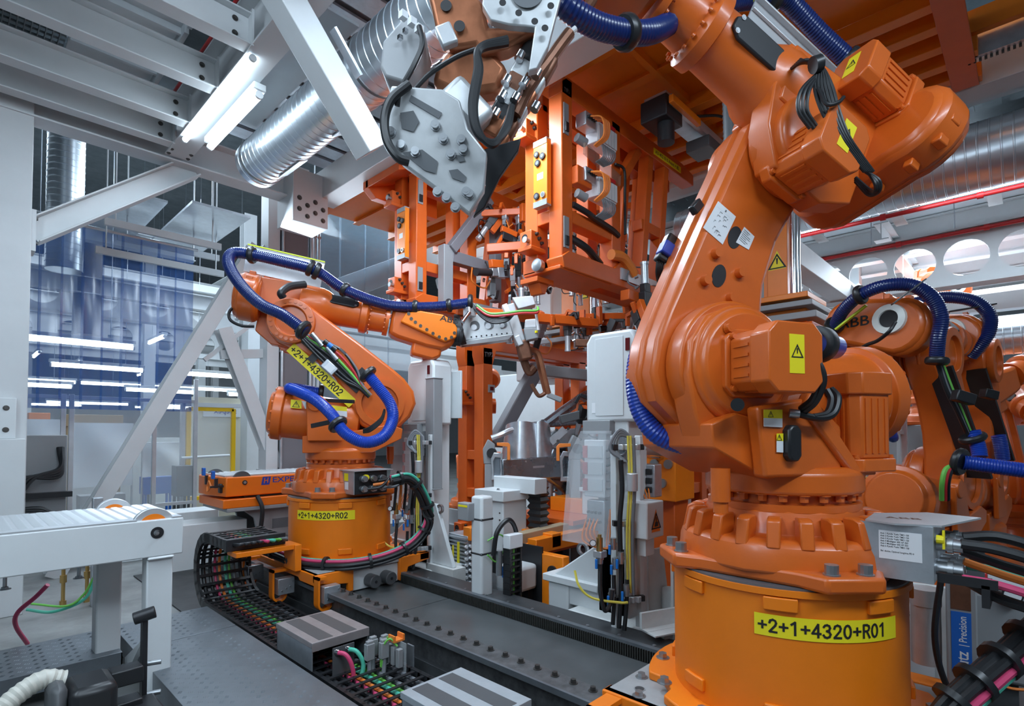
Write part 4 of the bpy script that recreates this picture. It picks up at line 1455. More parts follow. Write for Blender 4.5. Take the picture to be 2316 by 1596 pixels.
o = solo('name_board', b, 'label_white', 'small white name board with blue lettering behind the A-frame', 'sign')
part('lettering', MB().text('seepex', (3.58, 10.165, 1.78), (-1, 0, 0), (0, 0, 1), .13, 1.0), 'logo_blue', o, smooth=0)
b = MB().box((3.55, 9.6, 0), (3.9, 9.9, 3.2))
solo('pillar', b, 'white_paint', 'white pillar behind the yellow framed door', 'pillar')

# ---------------------------------------------------------------- AGV table with blue lettering
t = thing('transfer_cart', 'orange cart body with blue lettering and treaded top on a grey stand', 'cart', (2.8, 6.4, 0))
b = MB()
b.prism([(2.10, 6.24), (3.7, 6.24), (3.7, 6.98), (2.06, 6.98), (2.02, 6.86), (2.02, 6.62)], .76, .97, 'xy')
part('body', b, 'agv_orange', t, bevel=.012)
part('lower_plate', MB().box((2.06, 6.20, .64), (3.7, 6.98, .735)), 'agv_orange', t, bevel=.008)
part('gap_strip', MB().box((2.3, 6.28, .73), (3.7, 6.9, .77)), 'black_metal', t)
b = MB().box((2.10, 6.28, .97), (3.7, 6.96, .985))
part('tread_top', b, 'aluminium', t)
b = MB()
x = 2.14
while x < 3.66:
    y = 6.32
    while y < 6.93:
        b.add([(x, y, .985), (x + .05, y, .985), (x + .05, y + .016, .985), (x, y + .016, .985), (x + .012, y + .008, .991), (x + .038, y + .008, .991)], [(0, 1, 5, 4), (1, 2, 5), (2, 3, 4, 5), (3, 0, 4)])
        y += .045
    x += .08
part('tread_pattern', b, 'tread_bump', t, smooth=0, kind='stuff')
for x, y in ((2.27, 6.27), (2.2, 6.88)):
    part('wheel', MB().cyl((x, y - .012, .93), (x, y + .012, .93), .10, n=32), 'dark_grey_paint', t, bevel=.004)
part('axle_plate', MB().cyl((2.29, 6.24, .905), (2.29, 6.232, .905), .026, n=20), 'black_metal', t)
part('axle_bolt', MB().hexbolt((2.29, 6.232, .905), (0, -1, 0), .010, .012), 'bolt_steel', t)
part('sensor_window', MB().box((2.06, 6.30, .80), (2.095, 6.37, .90)), 'black_plastic', t, bevel=.01)
for i, (y, z) in enumerate(((6.30, 1.0), (6.60, 1.02))):
    s = part('sensor', MB().cbox((1.99, y, z), (.03, .05, .085)), 'sticker_blue', t, bevel=.004)
    part('sensor_arm', MB().cbox((2.02, y, z - .09), (.03, .03, .10)), 'black_metal', s)
    part('sensor_lens', MB().cbox((1.974, y, z + .015), (.003, .012, .012)), 'red_paint', s)
part('sensor_bracket', MB().box((1.96, 6.28, .865), (2.10, 6.30, .885)), 'black_metal', t)
part('coil_cable', MB().tube([(1.98, 6.32, .88), (1.97, 6.40, .82), (1.99, 6.47, .87), (1.98, 6.40, .93), (1.98, 6.33, .88)], .008, 6), 'cable_orange', t)
b = MB().text('EXPERT', (2.585, 6.238, .888), (1, 0, 0), (0, 0, 1), .085, 1.35)
part('lettering', b, 'logo_blue', t, smooth=0)
b = MB()
b.add([(2.465, 6.238, .865), (2.555, 6.238, .865), (2.572, 6.238, .955), (2.482, 6.238, .955)], [(0, 1, 2, 3)])
part('logo', b, 'logo_blue', t, smooth=0)
b = MB().text('H', (2.488, 6.236, .882), (1, 0, .12), (.1, 0, 1), .085, .9)
part('logo_letter', b, 'agv_orange', t, smooth=0)
b = MB()
b.prism([(2.25, .64), (2.42, .50), (2.48, .20), (2.48, .0), (3.6, .0), (3.6, .64)], 6.30, 6.34, 'xz')
b.prism([(2.25, .64), (2.42, .50), (2.48, .20), (2.48, .0), (3.6, .0), (3.6, .64)], 6.84, 6.88, 'xz')
b.box((2.10, 6.20, .60), (3.7, 6.98, .64))
b.box((2.5, 6.34, .10), (3.6, 6.84, .14))
part('stand', b, 'grey_paint', t, bevel=.006)
part('slot', MB().box((2.62, 6.295, .36), (3.1, 6.30, .47)), 'print_grey', t)
part('cable', MB().tube([(2.40, 6.18, .76), (2.44, 6.14, .62), (2.43, 6.15, .4), (2.40, 6.18, .15), (2.42, 6.2, .02)], .024, 8), 'black_rubber', t)
b = MB().box((1.1, 7.36, .0), (2.4, 7.76, .50))
solo('white_plinth', b, 'white_paint', 'low white plinth between the table and the orange cart', 'plinth', bevel=.01)
b = MB().box((1.6, 6.45, .0), (2.4, 6.85, .48))
solo('white_plinth', b, 'white_paint', 'white plinth below the orange cart at the A-frame foot', 'plinth', bevel=.01)
# red beam on the floor behind the pedestal
b = MB().prism([(5.25, .23), (5.45, .23), (5.48, .29), (5.40, .36), (5.28, .36)], 1.98, 3.4, 'yz')
b.box((1.98, 5.27, .012), (3.4, 5.43, .24))
solo('rail_cover', b, 'frame_orange', 'low orange rail cover behind the R02 pedestal', 'cover', bevel=.006)

# ---------------------------------------------------------------- clear screen behind the tooling frames
t = thing('clear_screen', 'tall clear plastic screen right of the grey column', 'screen', (3.9, 7.4, 1.6))
for k in range(4):
    x = 3.60 + k * .42
    part('hanger', MB().cyl((x + .02, 7.4, 4.9), (x + .02, 7.4, 7.4), .006, n=6), 'galvanised', t)
    part('pane', MB().box((x, 7.4 + .01 * (k % 2), 1.6), (x + .44, 7.405 + .01 * (k % 2), 4.9)), 'screen_clear', t)
part('mullion', MB().box((3.57, 7.38, 1.6), (3.61, 7.42, 4.9)), 'beam_white', t)
# ---------------------------------------------------------------- orange roof and hanging tooling
t = thing('tooling_roof', 'big orange steel roof over the framing station', 'roof', (4.6, 2.5, 4.35))
part('deck', MB().box((3.40, .40, 4.46), (5.78, 7.0, 4.48)), 'lift_orange', t)
for k, x in enumerate((3.45, 4.05, 4.62, 4.9, 5.18, 5.46, 5.72)):
    zb = 4.34 if k in (0, 2, 3, 4, 5, 6) else 4.42
    b = MB().box((x - .03, .42, zb), (x + .03, 7.0, 4.46))
    b.box((x - .05, .42, zb - .005), (x + .05, 7.0, zb + .005))
    part('rib', b, 'lift_orange', t, bevel=.003)
for y in (1.3, 2.2, 3.4, 4.6):
    part('cross_rib', MB().box((3.45, y, 4.40), (5.7, y + .05, 4.46)), 'lift_orange', t)
b = MB().box((3.35, .36, 4.30), (5.80, .44, 4.56)).box((3.35, .30, 4.28), (5.80, .47, 4.30))
part('edge_beam', b, 'frame_orange', t, bevel=.004)
for x in (3.7, 4.5, 5.3, 5.7):
    part('lug', MB().box((x, .28, 4.30), (x + .10, .40, 4.42)), 'lift_orange', t, bevel=.004)
b = MB().box((5.30, -2.2, 4.45), (5.36, .36, 4.62))
part('runway_beam', b, 'lift_orange', t)
b = MB().box((5.38, -2.2, 4.30), (5.42, .36, 4.46))
rn = part('runway_rail', b, 'galvanised', t)
b = MB()
y = -2.2
while y < .36:
    b.box((5.42, y, 4.28), (5.44, y + .016, 4.33))
    y += .032
part('rack_teeth', b, 'rack_steel', t, kind='stuff')
bolts(rn, [((5.38, -1.8 + .16 * k, 4.38), (-1, 0, 0)) for k in range(12)], .012, .006, 'dark_bolt')
# carriage machinery under the roof
t = thing('shuttle_drive', 'grey and black shuttle drive hanging under the orange roof', 'drive', (4.6, 2.4, 4.1))
part('bed', MB().box((4.05, 2.15, 4.20), (5.3, 2.35, 4.25)), 'galvanised', t)
part('rail', MB().box((4.05, 2.10, 4.12), (5.4, 2.14, 4.20)), 'aluminium', t)
part('gearbox', MB().box((4.0, 2.12, 4.02), (4.28, 2.36, 4.20)), 'black_metal', t, bevel=.01)
part('motor', MB().cyl((4.14, 2.2, 4.02), (4.14, 2.2, 3.86), .07, n=20), 'black_metal', t)
part('arm', MB().box((4.0, 2.06, 4.10), (4.5, 2.10, 4.16)), 'lift_orange', t, bevel=.004)
part('slider', MB().box((4.7, 2.08, 4.02), (4.95, 2.30, 4.12)), 'dark_grey_paint', t, bevel=.006)
part('end_block', MB().box((5.2, 2.05, 4.0), (5.38, 2.28, 4.14)), 'brown_copper', t, bevel=.006)
part('cable', MB().tube([(4.5, 2.1, 4.2), (4.8, 2.0, 4.28), (5.1, 1.98, 4.25), (5.22, 2.02, 4.1)], .012, 6), 'black_rubber', t)
part('indicator', MB().cbox((5.08, 2.04, 4.06), (.02, .02, .02)), 'led_amber', t)


def docking_unit(t, x, y, z, s=-1):
    b = MB().cbox((x - .05, y + .02, z), (.11, .12, .13)).prism([(x - .13, z - .10), (x + .05, z - .10), (x + .05, z - .065), (x - .13, z - .065)], y - .06, y + .08, 'xz')
    o = part('docking_block', b, 'frame_orange', t, bevel=.006)
    part('bore', MB().cyl((x - .106, y + .03, z + .01), (x - .104, y + .03, z + .01), .032, n=18), 'print_black', o)
    part('plunger', MB().cyl((x - .14, y - .01, z - .02), (x - .08, y - .01, z - .02), .018, n=14).cyl((x - .15, y - .01, z - .02), (x - .14, y - .01, z - .02), .024, n=14), 'bolt_steel', o)
    bolts(o, [((x - .05 + .03 * k, y - .042, z + .04 - .03 * k), (0, -1, 0)) for k in range(3)], .012, .02, 'dark_bolt', hexa=False)


def valve_terminal(t, x, y, z):
    """pneumatic valve terminal with its plugs and cables, facing -y"""
    v = part('valve_terminal', MB().box((x + .20, y - .04, z - .09), (x + .47, y + .08, z + .07)), 'label_white', t, bevel=.006)
    part('valve_coils', MB().box((x + .22, y - .05, z + .07), (x + .44, y + .03, z + .10)), 'red_paint', v)
    for k in range(6):
        part('valve_slice', MB().box((x + .21 + .043 * k, y - .052, z - .08), (x + .246 + .043 * k, y - .04, z + .06)), 'white_paint', v)
    part('bus_module', MB().box((x + .04, y - .04, z - .02), (x + .18, y + .06, z + .09)), 'galvanised', t, bevel=.006)
    for k in range(4):
        part('plug', MB().cyl((x + .065 + .03 * k, y - .04, z + .05), (x + .065 + .03 * k, y - .065, z + .045), .010, n=8), 'black_plastic', v)
        part('sensor_cable', MB().tube([(x + .07 + .03 * k, y - .06, z + .045), (x + .13 + .03 * k, y - .13, z + .03), (x + .18 + .02 * k, y - .11, z - .08), (x + .12 + .01 * k, y - .06, z - .17)], .007, 6), 'cable_orange', v)
    for k in range(8):
        part('air_line', MB().tube([(x + .22 + .028 * k, y - .02, z - .07), (x + .23 + .027 * k, y - .06, z - .13), (x + .26 + .02 * k, y - .05, z - .20), (x + .20 + .015 * k, y - .02, z - .26)], .006, 6), 'cable_grey', v)
    part('silencer', MB().cyl((x + .0, y + .02, z - .12), (x + .09, y + .0, z - .14), .035, n=16), 'grey_paint', v)


def tooling_frame(y, label, near):
    t = thing('tooling_gantry', label, 'gantry', (3.28, y, 2.78), 'hanging tooling frames')
    w = .066
    for x, yy, z0, z1 in ((3.30, y, 2.76, 4.19), (3.30, y + .25, 2.76, 4.10), (3.98, y, 2.80, 4.12), (3.98, y + .25, 2.80, 4.12)):
        part('post', MB().box((x - w, yy - w, z0), (x + w, yy + w, z1)), 'frame_orange', t, bevel=.008)
    b = MB().prism([(3.23, 4.05), (5.45, 4.05), (5.45, 4.16), (5.2, 4.20), (3.30, 4.20), (3.23, 4.14)], y - w, y + w, 'xz')
    part('top_beam', b, 'frame_orange', t, bevel=.006)
    part('top_beam', MB().box((3.30, y + .25 - w, 4.04), (5.4, y + .25 + w, 4.17)), 'frame_orange', t, bevel=.006)
    for z in (3.13, 3.60):
        part('side_bar', MB().box((3.30 - w + .005, y, z - .05), (3.30 + w - .005, y + .25, z + .05)), 'frame_orange', t, bevel=.006)
    part('mid_beam', MB().box((3.30, y - w + .006, 3.08), (3.98, y + w - .006, 3.18)), 'frame_orange', t, bevel=.006)
    b = MB().prism([(3.21, 2.78), (3.24, 2.70), (4.9, 2.70), (4.9, 2.82), (4.25, 2.82), (4.15, 2.92), (4.02, 2.92), (3.92, 2.84), (3.30, 2.84)], y - w - .02, y + w + .01, 'xz')
    part('bottom_beam', b, 'frame_orange', t, bevel=.006)
    part('bottom_beam', MB().box((3.21, y + .25 - w, 2.70), (4.9, y + .25 + w, 2.82)), 'frame_orange', t, bevel=.006)
    part('bottom_plate', MB().box((3.21, y - w, 2.69), (3.9, y + .31, 2.72)), 'frame_orange', t, bevel=.006)
    # sloping legs further along and their tie
    for x in (4.55, 4.85):
        for yy in (y, y + .25):
            part('strut', MB().beam((x + .05, yy, 4.08), (x - .12, yy, 2.80), .11, .09), 'frame_orange', t, bevel=.006)
    part('strut_tie', MB().box((4.42, y - .05, 3.32), (4.80, y + .05, 3.42)), 'frame_orange', t, bevel=.006)
    part('diagonal', MB().beam((4.02, y, 3.55), (4.42, y, 4.06), .09, .08), 'frame_orange', t, bevel=.006)
    part('side_rail', MB().box((4.0, y - .10, 2.76), (5.3, y - .085, 2.86)), 'galvanised', t)
    docking_unit(t, 3.24, y + .25, 3.86)
    docking_unit(t, 3.24, y + .20, 2.96)
    for z in (3.86, 2.98):
        p = part('locating_plate', MB().box((3.25, y - w - .008, z - .12), (3.31, y - w, z + .12)), 'grey_paint', t)
        part('socket', MB().box((3.26, y - w - .02, z - .10), (3.30, y - w - .008, z - .03)), 'black_plastic', p)
    part('roller', MB().lathe([(0, .045), (.02, .05), (.05, .05), (.055, .035)], (3.20, y + .12, 2.74), (-1, 0, 0), 20), 'bolt_steel', t)
    part('foot_block', MB().box((3.16, y + .12, 2.62), (3.36, y + .30, 2.66)).prism([(3.20, 2.62), (3.32, 2.62), (3.28, 2.54), (3.24, 2.54)], y + .14, y + .26, 'xz'), 'frame_orange', t, bevel=.004)
    # coupling plate with media connectors
    px_ = 3.16
    b = MB().box((px_, y + .02, 3.20), (px_ + .05, y + .16, 3.70))
    cp = part('coupling_plate', b, 'lift_orange', t, bevel=.004)
    part('coupling_end', MB().box((px_ - .004, y + .022, 3.665), (px_ + .05, y + .158, 3.71)), 'grey_paint', cp)
    part('coupling_end', MB().box((px_ - .004, y + .022, 3.19), (px_ + .05, y + .158, 3.235)), 'grey_paint', cp)
    for yy, z, r_, m in ((.12, 3.60, .024, 'black_plastic'), (.06, 3.57, .026, 'black_plastic'), (.11, 3.53, .026, 'black_plastic'), (.055, 3.27, .022, 'bolt_steel'), (.12, 3.275, .026, 'black_plastic')):
        part('media_connector', MB().cyl((px_, y + yy, z), (px_ - .015, y + yy, z), r_, n=18), m, cp)
        part('connector_bore', MB().cyl((px_ - .014, y + yy, z), (px_ - .0165, y + yy, z), r_ * .6, n=14), 'print_grey', cp)
    part('name_plate', MB().box((px_ - .001, y + .06, 3.40), (px_, y + .12, 3.45)), 'label_white', cp)
    part('outrigger', MB().box((px_ + .05, y + .05, 3.38), (3.25, y + .12, 3.50)), 'frame_orange', t, bevel=.006)
    if near:
        valve_terminal(t, 3.40, y - .10, 3.88)
        valve_terminal(t, 3.40, y - .10, 3.44)
        part('smoked_guard', MB().beam((3.42, y - .14, 3.66), (3.98, y - .10, 3.60), .02, .09), 'smoked_plastic', t)
        part('box', MB().box((3.36, y - .12, 3.38), (3.55, y - .04, 3.52)), 'frame_orange', t, bevel=.006)
        part('hose', MB().tube([(3.36, y - .07, 3.22), (3.5, y - .1, 3.19), (3.62, y - .09, 3.18), (3.88, y - .08, 3.16), (4.0, y - .07, 3.14)], .024, 8), 'black_rubber', t)
        part('air_pipe', MB().tube([(3.94, y - .08, 3.74), (4.05, y - .1, 3.72), (4.06, y - .1, 3.5), (4.06, y - .1, 3.16)], .012, 8), 'black_rubber', t)
        part('cable_bunch', MB().tube([(3.86, y - .09, 2.94), (4.0, y - .1, 2.95), (4.12, y - .1, 2.90), (4.2, y - .1, 2.84)], .045, 10), 'cable_orange', t)
        part('cable_bunch', MB().tube([(3.36, y - .02, 2.98), (3.5, y - .08, 2.92), (3.66, y - .06, 2.88), (3.8, y - .02, 2.86)], .03, 10), 'black_rubber', t)
        lb = part('name_strip', MB().box((4.62, y - w - .004, 4.085), (5.16, y - w, 4.145)), 'label_yellow', t)
        part('name_print', MB().text('AU 402i B10 Avant + BS', (4.645, y - w - .0045, 4.10), (1, 0, 0), (0, 0, 1), .046, 1.02), 'print_black', lb, smooth=0)
        part('chalk_mark', MB().text('TYP.1', (3.262, y - w - .001, 4.07), (1, 0, .1), (0, 0, 1), .05, .6), 'print_grey', t, smooth=0)
    return t


tooling_frame(2.65, 'orange hanging tooling frame with white valve terminals, lettered Avant', True)
tooling_frame(4.50, 'orange hanging tooling frame behind the R02 forearm, farther left', False)
# orange box girder head on the left frame and grey sub-frame
b = MB().prism([(3.0, 3.98), (3.0, 4.06), (3.3, 4.24), (3.9, 4.24), (3.9, 3.9), (3.1, 3.9)], 4.95, 5.05, 'xz')
b.prism([(3.0, 3.98), (3.3, 4.10), (3.3, 4.24), (3.0, 4.06)], 4.4, 5.0, 'xz')
solo('head_beam', b, 'frame_orange', 'orange head beam on top of the left tooling frame', 'beam', bevel=.006)
t = thing('grey_subframe', 'dark grey steel sub-frame with a diagonal beside the left tooling frame', 'frame', (3.7, 4.2, 2.85))
part('upright', MB().box((3.48, 4.30, 2.74), (3.60, 4.40, 3.36)), 'grey_paint', t, bevel=.006)
part('diagonal', MB().beam((3.58, 4.32, 3.32), (4.12, 4.32, 4.0), .10, .10), 'column_grey', t, bevel=.006)
part('cross_bar', MB().box((3.60, 4.30, 3.20), (4.3, 4.40, 3.32)), 'column_grey', t, bevel=.006)
part('upright', MB().box((4.2, 4.30, 2.9), (4.3, 4.40, 3.9)), 'column_grey', t, bevel=.006)

# ---------------------------------------------------------------- clamps on the tooling
def make_clamp(style):
    t = thing('pneumatic_clamp', 'small pneumatic clamp on the tooling', 'clamp', (0, 0, 0))
    part('body', MB().cbox((0, 0, 0), (.09, .07, .14)).cbox((.0, 0, -.10), (.07, .06, .08)), ['dark_grey_paint', 'galvanised', 'black_metal'][style % 3], t, bevel=.006)
    part('arm', MB().beam((.0, 0, .06), (.13, 0, .11), .04, .035).beam((.13, 0, .11), (.17, 0, .03), .035, .03), ['black_metal', 'frame_orange', 'frame_orange'][style % 3], t, bevel=.004)
    part('cylinder', MB().cyl((0, 0, -.14), (0, 0, -.30), .032, n=14).cyl((0, 0, -.30), (0, 0, -.32), .036, n=14), ['aluminium', 'black_metal', 'galvanised'][style % 3], t)
    part('bracket', MB().cbox((-.08, 0, -.02), (.07, .05, .22)), 'frame_orange', t, bevel=.006)
    part('fitting', MB().cyl((.05, .03, -.12), (.07, .05, -.10), .012, n=8).cyl((.05, .03, -.2), (.07, .05, -.19), .012, n=8), 'chrome', t)
    part('air_line', MB().tube([(.06, .04, -.11), (.12, .08, -.16), (.06, .10, -.28), (-.05, .06, -.30)], .007, 6), ['black_rubber', 'cable_orange', 'cable_grey'][style % 3], t)
    return t


CL = [make_clamp(i) for i in range(3)]
used = [False] * 3


def put_clamp(p, rz, ry, style, s, label, group):
    o = CL[style] if not used[style] else copy_tree(CL[style])
    used[style] = True
    o.location = p
    o.rotation_euler = (0, ry, rz)
    o.scale = (s, s, s)
    o['label'] = label
    o['group'] = group


rnd = random.Random(11)
rows = (
    (((4.05, 4.05, 3.42), (4.9, 3.0, 3.55)), 11, 'in the row between the two hanging frames', 'clamps between the hanging frames'),
    (((3.95, 4.10, 2.90), (4.2, 3.85, 3.30)), 5, 'in the upright stack by the grey sub-frame', 'clamps stacked by the grey sub-frame'),
    (((3.9, 3.95, 2.62), (4.6, 3.35, 2.62)), 6, 'along the bottom of the left hanging frame', 'clamps under the left tooling frame'),
    (((4.05, 2.45, 2.52), (5.3, 2.45, 2.50)), 10, 'hanging under the near hanging frame', 'clamps under the near tooling frame'),
    (((4.75, 2.9, 2.75), (5.9, 2.7, 3.0)), 6, 'in the row behind the near hanging frame', 'clamps behind the near tooling frame'),
    (((4.45, 3.45, 1.62), (5.2, 2.75, 1.95)), 7, 'on the dark bar above the car body', 'clamps on the car body'),
    (((4.4, 3.7, .72), (5.0, 3.2, .75)), 6, 'in the row below the car body', 'clamps below the car body'),
)
for (a, c), n, lab, grp in rows:
    a, c = Vector(a), Vector(c)
    for k in range(n):
        p = a.lerp(c, (k + .5) / n) + Vector((rnd.uniform(-.06, .06), rnd.uniform(-.06, .06), rnd.uniform(-.09, .09)))
        put_clamp(p, rnd.uniform(0, 6.28), rnd.choice((0, 0, .5, -.6, 1.4, 3.1)), rnd.randrange(3), rnd.uniform(.8, 1.15), ORD[k] + ' small clamp from the left ' + lab, grp)
rows2 = (
    (((4.0, 4.3, 3.75), (5.0, 3.1, 3.80)), 9, 'in the high row under the roof ribs', 'clamps high under the roof'),
    (((4.3, 3.9, 3.05), (5.2, 2.95, 3.15)), 10, 'in the second row between the hanging frames', 'second clamp row between the hanging frames'),
    (((4.6, 3.6, 2.62), (5.6, 2.6, 2.66)), 10, 'in the low row between the hanging frames', 'low clamp row between the hanging frames'),
    (((4.5, 3.25, 2.30), (5.4, 2.35, 2.25)), 9, 'in the dark row above the lower beam', 'dark clamp row above the lower beam'),
    (((4.7, 3.9, 1.35), (5.5, 3.0, 1.45)), 8, 'in the row behind the car body', 'clamps behind the car body'),
)
for (a, c), n, lab, grp in rows2:
    a, c = Vector(a), Vector(c)
    solo('clamp_bar', MB().beam(a + Vector((-.1, .1, .05)), c + Vector((.1, -.1, .05)), .07, .07), 'brown_copper' if 'dark' in lab else 'frame_orange', 'slim bar carrying the ' + grp, 'tooling bar', bevel=.006)
    for k in range(n):
        p = a.lerp(c, (k + .5) / n) + Vector((rnd.uniform(-.05, .05), rnd.uniform(-.05, .05), rnd.uniform(-.1, .06)))
        put_clamp(p, rnd.uniform(0, 6.28), rnd.choice((0, 0, .5, -.6, 1.4, 3.1)), rnd.choice((0, 0, 1, 2)), rnd.uniform(.7, 1.0), ORD[k] + ' small clamp from the left ' + lab, grp)
# rails the clamp rows sit on
for i, (a, c, m) in enumerate((((3.9, 4.12, 3.36), (5.1, 2.95, 3.50), 'frame_orange'), ((3.35, 3.95, 2.60), (4.7, 3.30, 2.58), 'frame_orange'), ((4.0, 2.52, 2.62), (5.5, 2.52, 2.58), 'frame_orange'), ((4.7, 2.95, 2.68), (6.0, 2.72, 2.92), 'frame_orange'), ((4.4, 3.55, 1.58), (5.3, 2.75, 1.88), 'dark_grey_paint'))):
    b = MB().beam(a, c, .09, .09)
    solo('tooling_bar', b, m, ['orange tooling bar between the hanging frames', 'orange tooling bar at the foot of the left frame', 'orange tooling bar under the near frame', 'orange tooling bar behind the near frame', 'dark tooling bar above the car body'][i], 'tooling bar', bevel=.008)

# ---------------------------------------------------------------- lower orange frames
def stand_frame(x, y, z0, z1, x2, label, mark=None):
    t = thing('stand_frame', label, 'frame', (x, y, z0), 'standing orange frames')
    for xx, yy in ((x, y), (x, y + .26), (x2, y), (x2, y + .26)):
        part('post', MB().box((xx - .07, yy - .07, z0), (xx + .07, yy + .07, z1 - .12)), 'frame_orange', t, bevel=.008)
    for yy in (y, y + .26):
        b = MB().prism([(x - .10, z1 - .06), (x - .04, z1), (x2 + .10, z1), (x2 + .10, z1 - .15), (x + .12, z1 - .15), (x + .07, z1 - .30), (x - .07, z1 - .30), (x - .10, z1 - .20)], yy - .07, yy + .07, 'xz')
        part('top_beam', b, 'frame_orange', t, bevel=.006)
        part('mid_beam', MB().box((x, yy - .05, z0 + .72), (x2, yy + .05, z0 + .84)), 'frame_orange', t, bevel=.006)
    for z in (z0 + .30, z0 + .75, z0 + 1.15):
        part('tie', MB().box((x - .06, y, z), (x + .06, y + .26, z + .10)), 'frame_orange', t, bevel=.006)
    docking_unit(t, x - .06, y + .20, z1 - .62)
    docking_unit(t, x - .06, y + .20, z0 + .42)
    for z in (z1 - .55, z0 + .42):
        p = part('locating_plate', MB().box((x + .0, y - .082, z - .04), (x + .09, y - .07, z + .04)), 'grey_paint', t)
        part('lens', MB().box((x + .02, y - .084, z - .02), (x + .07, y - .082, z + .02)), 'red_lens', p)
    if mark:
        part('chalk_mark', MB().text(mark, (x - .05, y - .0715, z1 - .22), (1, 0, .05), (0, 0, 1), .07, .8), 'print_grey', t, smooth=0)
    return t


stand_frame(3.95, 4.22, .012, 2.46, 5.6, 'standing orange frame marked TYP2 right of the white post', 'TYP2')
stand_frame(4.95, 3.0, .012, 2.36, 6.4, 'standing orange frame behind the car body')
stand_frame(4.62, 1.30, .012, 2.30, 6.2, 'standing orange frame behind the R01 robot, lettered on its beam')
stand_frame(5.75, 4.15, .012, 2.05, 7.1, 'farthest standing orange frame, behind the slanted grey bar')
stand_frame(5.9, 3.1, .012, 1.75, 7.4, 'low standing orange frame far behind the car body')
for i, (x, y, z) in enumerate(((5.3, 4.0, 1.2), (5.5, 3.3, 1.0), (6.2, 3.8, 1.4))):
    o = solo('cable_coil', MB().tube([(x, y, z), (x + .05, y - .25, z - .15), (x + .1, y - .5, z - .05), (x + .1, y - .45, z + .15), (x, y - .2, z + .2), (x - .05, y + .05, z + .05)], .03, 8), 'black_rubber', ['black cable coil behind the TYP2 frame', 'black cable coil behind the car front', 'black cable coil on the farthest orange frame'][i], 'cable coil')
    part('hanger', MB().cyl((x, y - .2, .012), (x, y - .2, z + .2), .012, n=8), 'dark_grey_paint', o)
    part('orange_wire', MB().tube([(x, y, z - .05), (x + .03, y - .3, z - .22), (x + .1, y - .55, z - .1)], .02, 8), 'cable_orange', o)
b = MB().box((4.35, 1.215, 2.17), (5.0, 1.22, 2.25))
o = solo('name_strip', b, 'label_yellow', 'yellow name strip on the orange beam behind the R01 robot', 'sign')
part('name_print', MB().text('AU 401 i B10 Limo + RS', (4.38, 1.2145, 2.19), (1, 0, 0), (0, 0, 1), .052, 1.05), 'print_black', o, smooth=0)
b = MB().box((3.86, 2.05, 1.70), (3.875, 2.40, 2.15))
b.box((3.875, 2.20, .01), (3.90, 2.25, 2.1))
o = solo('note_board', b, 'lift_orange', 'small orange note board left of the R01 lower arm', 'sign')
part('handwriting', MB().text('FW', (3.858, 2.36, 2.02), (0, -1, 0), (0, 0, 1), .11, 1).text('T 1', (3.858, 2.34, 1.84), (0, -1, 0), (0, 0, 1), .11, 1), 'print_grey', o, smooth=0)


def lift_column(x, y, z0, z1, label):
    t = thing('lift_column', label, 'lift column', (x, y, z0), 'orange lift columns')
    part('mast', MB().box((x, y - .18, z0), (x + .30, y + .26, z1)), 'lift_orange', t, bevel=.006)
    part('groove', MB().box((x - .004, y + .02, z0), (x, y + .06, z1)), 'grey_paint', t)
    part('cover', MB().box((x - .02, y - .20, z0 + .02), (x, y - .02, z1)), 'lift_orange', t, bevel=.004)
    part('rod', MB().cyl((x - .03, y - .26, z0 - .1), (x - .03, y - .26, z1), .035, n=20), 'chrome', t)
    part('rod', MB().cyl((x + .04, y - .27, z0 - .1), (x + .04, y - .27, z1), .03, n=20), 'chrome', t)
    p = part('round_sign', MB().cyl((x - .021, y - .11, z0 + .74), (x - .024, y - .11, z0 + .74), .085, n=28), 'red_paint', t)
    part('sign_face', MB().cyl((x - .0245, y - .11, z0 + .74), (x - .026, y - .11, z0 + .74), .07, n=28), 'label_white', p)
    tr = MB().add([(x - .022, y - .03, z0 + .28), (x - .022, y - .19, z0 + .28), (x - .022, y - .11, z0 + .46)], [(0, 1, 2)])
    p = part('warning_sign', tr, 'label_yellow', t, smooth=0)
    w = MB()
    warn_triangle(w, (x - .0225, y - .11, z0 + .36), (0, -1, 0), (0, 0, 1), .17)
    part('warning_print', w, 'print_black', p, smooth=0)
    part('foot_plate', MB().box((x - .20, y - .42, z0 - .06), (x + .40, y + .42, z0 - .01)), 'lift_orange', t, bevel=.006)
    part('slide_plate', MB().box((x - .22, y - .46, z0 - .14), (x + .42, y + .5, z0 - .09)), 'grey_paint', t, bevel=.006)
    part('slide_plate', MB().box((x - .25, y - .50, z0 - .26), (x + .42, y + .55, z0 - .20)), 'grey_paint', t, bevel=.006)
    part('carrier', MB().box((x - .10, y - .38, z0 - .36), (x + .35, y + .35, z0 - .14)), 'lift_orange', t, bevel=.006)
    return t


lift_column(5.6, 4.23, 2.85, 4.5, 'orange lift column with a chrome rod seen between the frames')
lift_column(5.5, 1.88, 2.72, 4.5, 'orange lift column with a chrome rod behind the R01 lower arm')
b = MB().cyl((3.52, 1.15, 2.4), (3.52, 1.15, 4.4), .05, n=16)
pr = []
h = 0
solo('ribbed_cable_hose', MB().tube([Vector((*W(1640, 20, d=3.6).xy, 4.45)), W(1640, 20, d=3.6), W(1647, 200, d=3.6), W(1650, 300, d=3.6), W(1650, 380, d=3.6)], .042, 14, .1, .03), 'dark_grey_paint', 'grey ribbed hose hanging down behind the R01 forearm', 'hose')

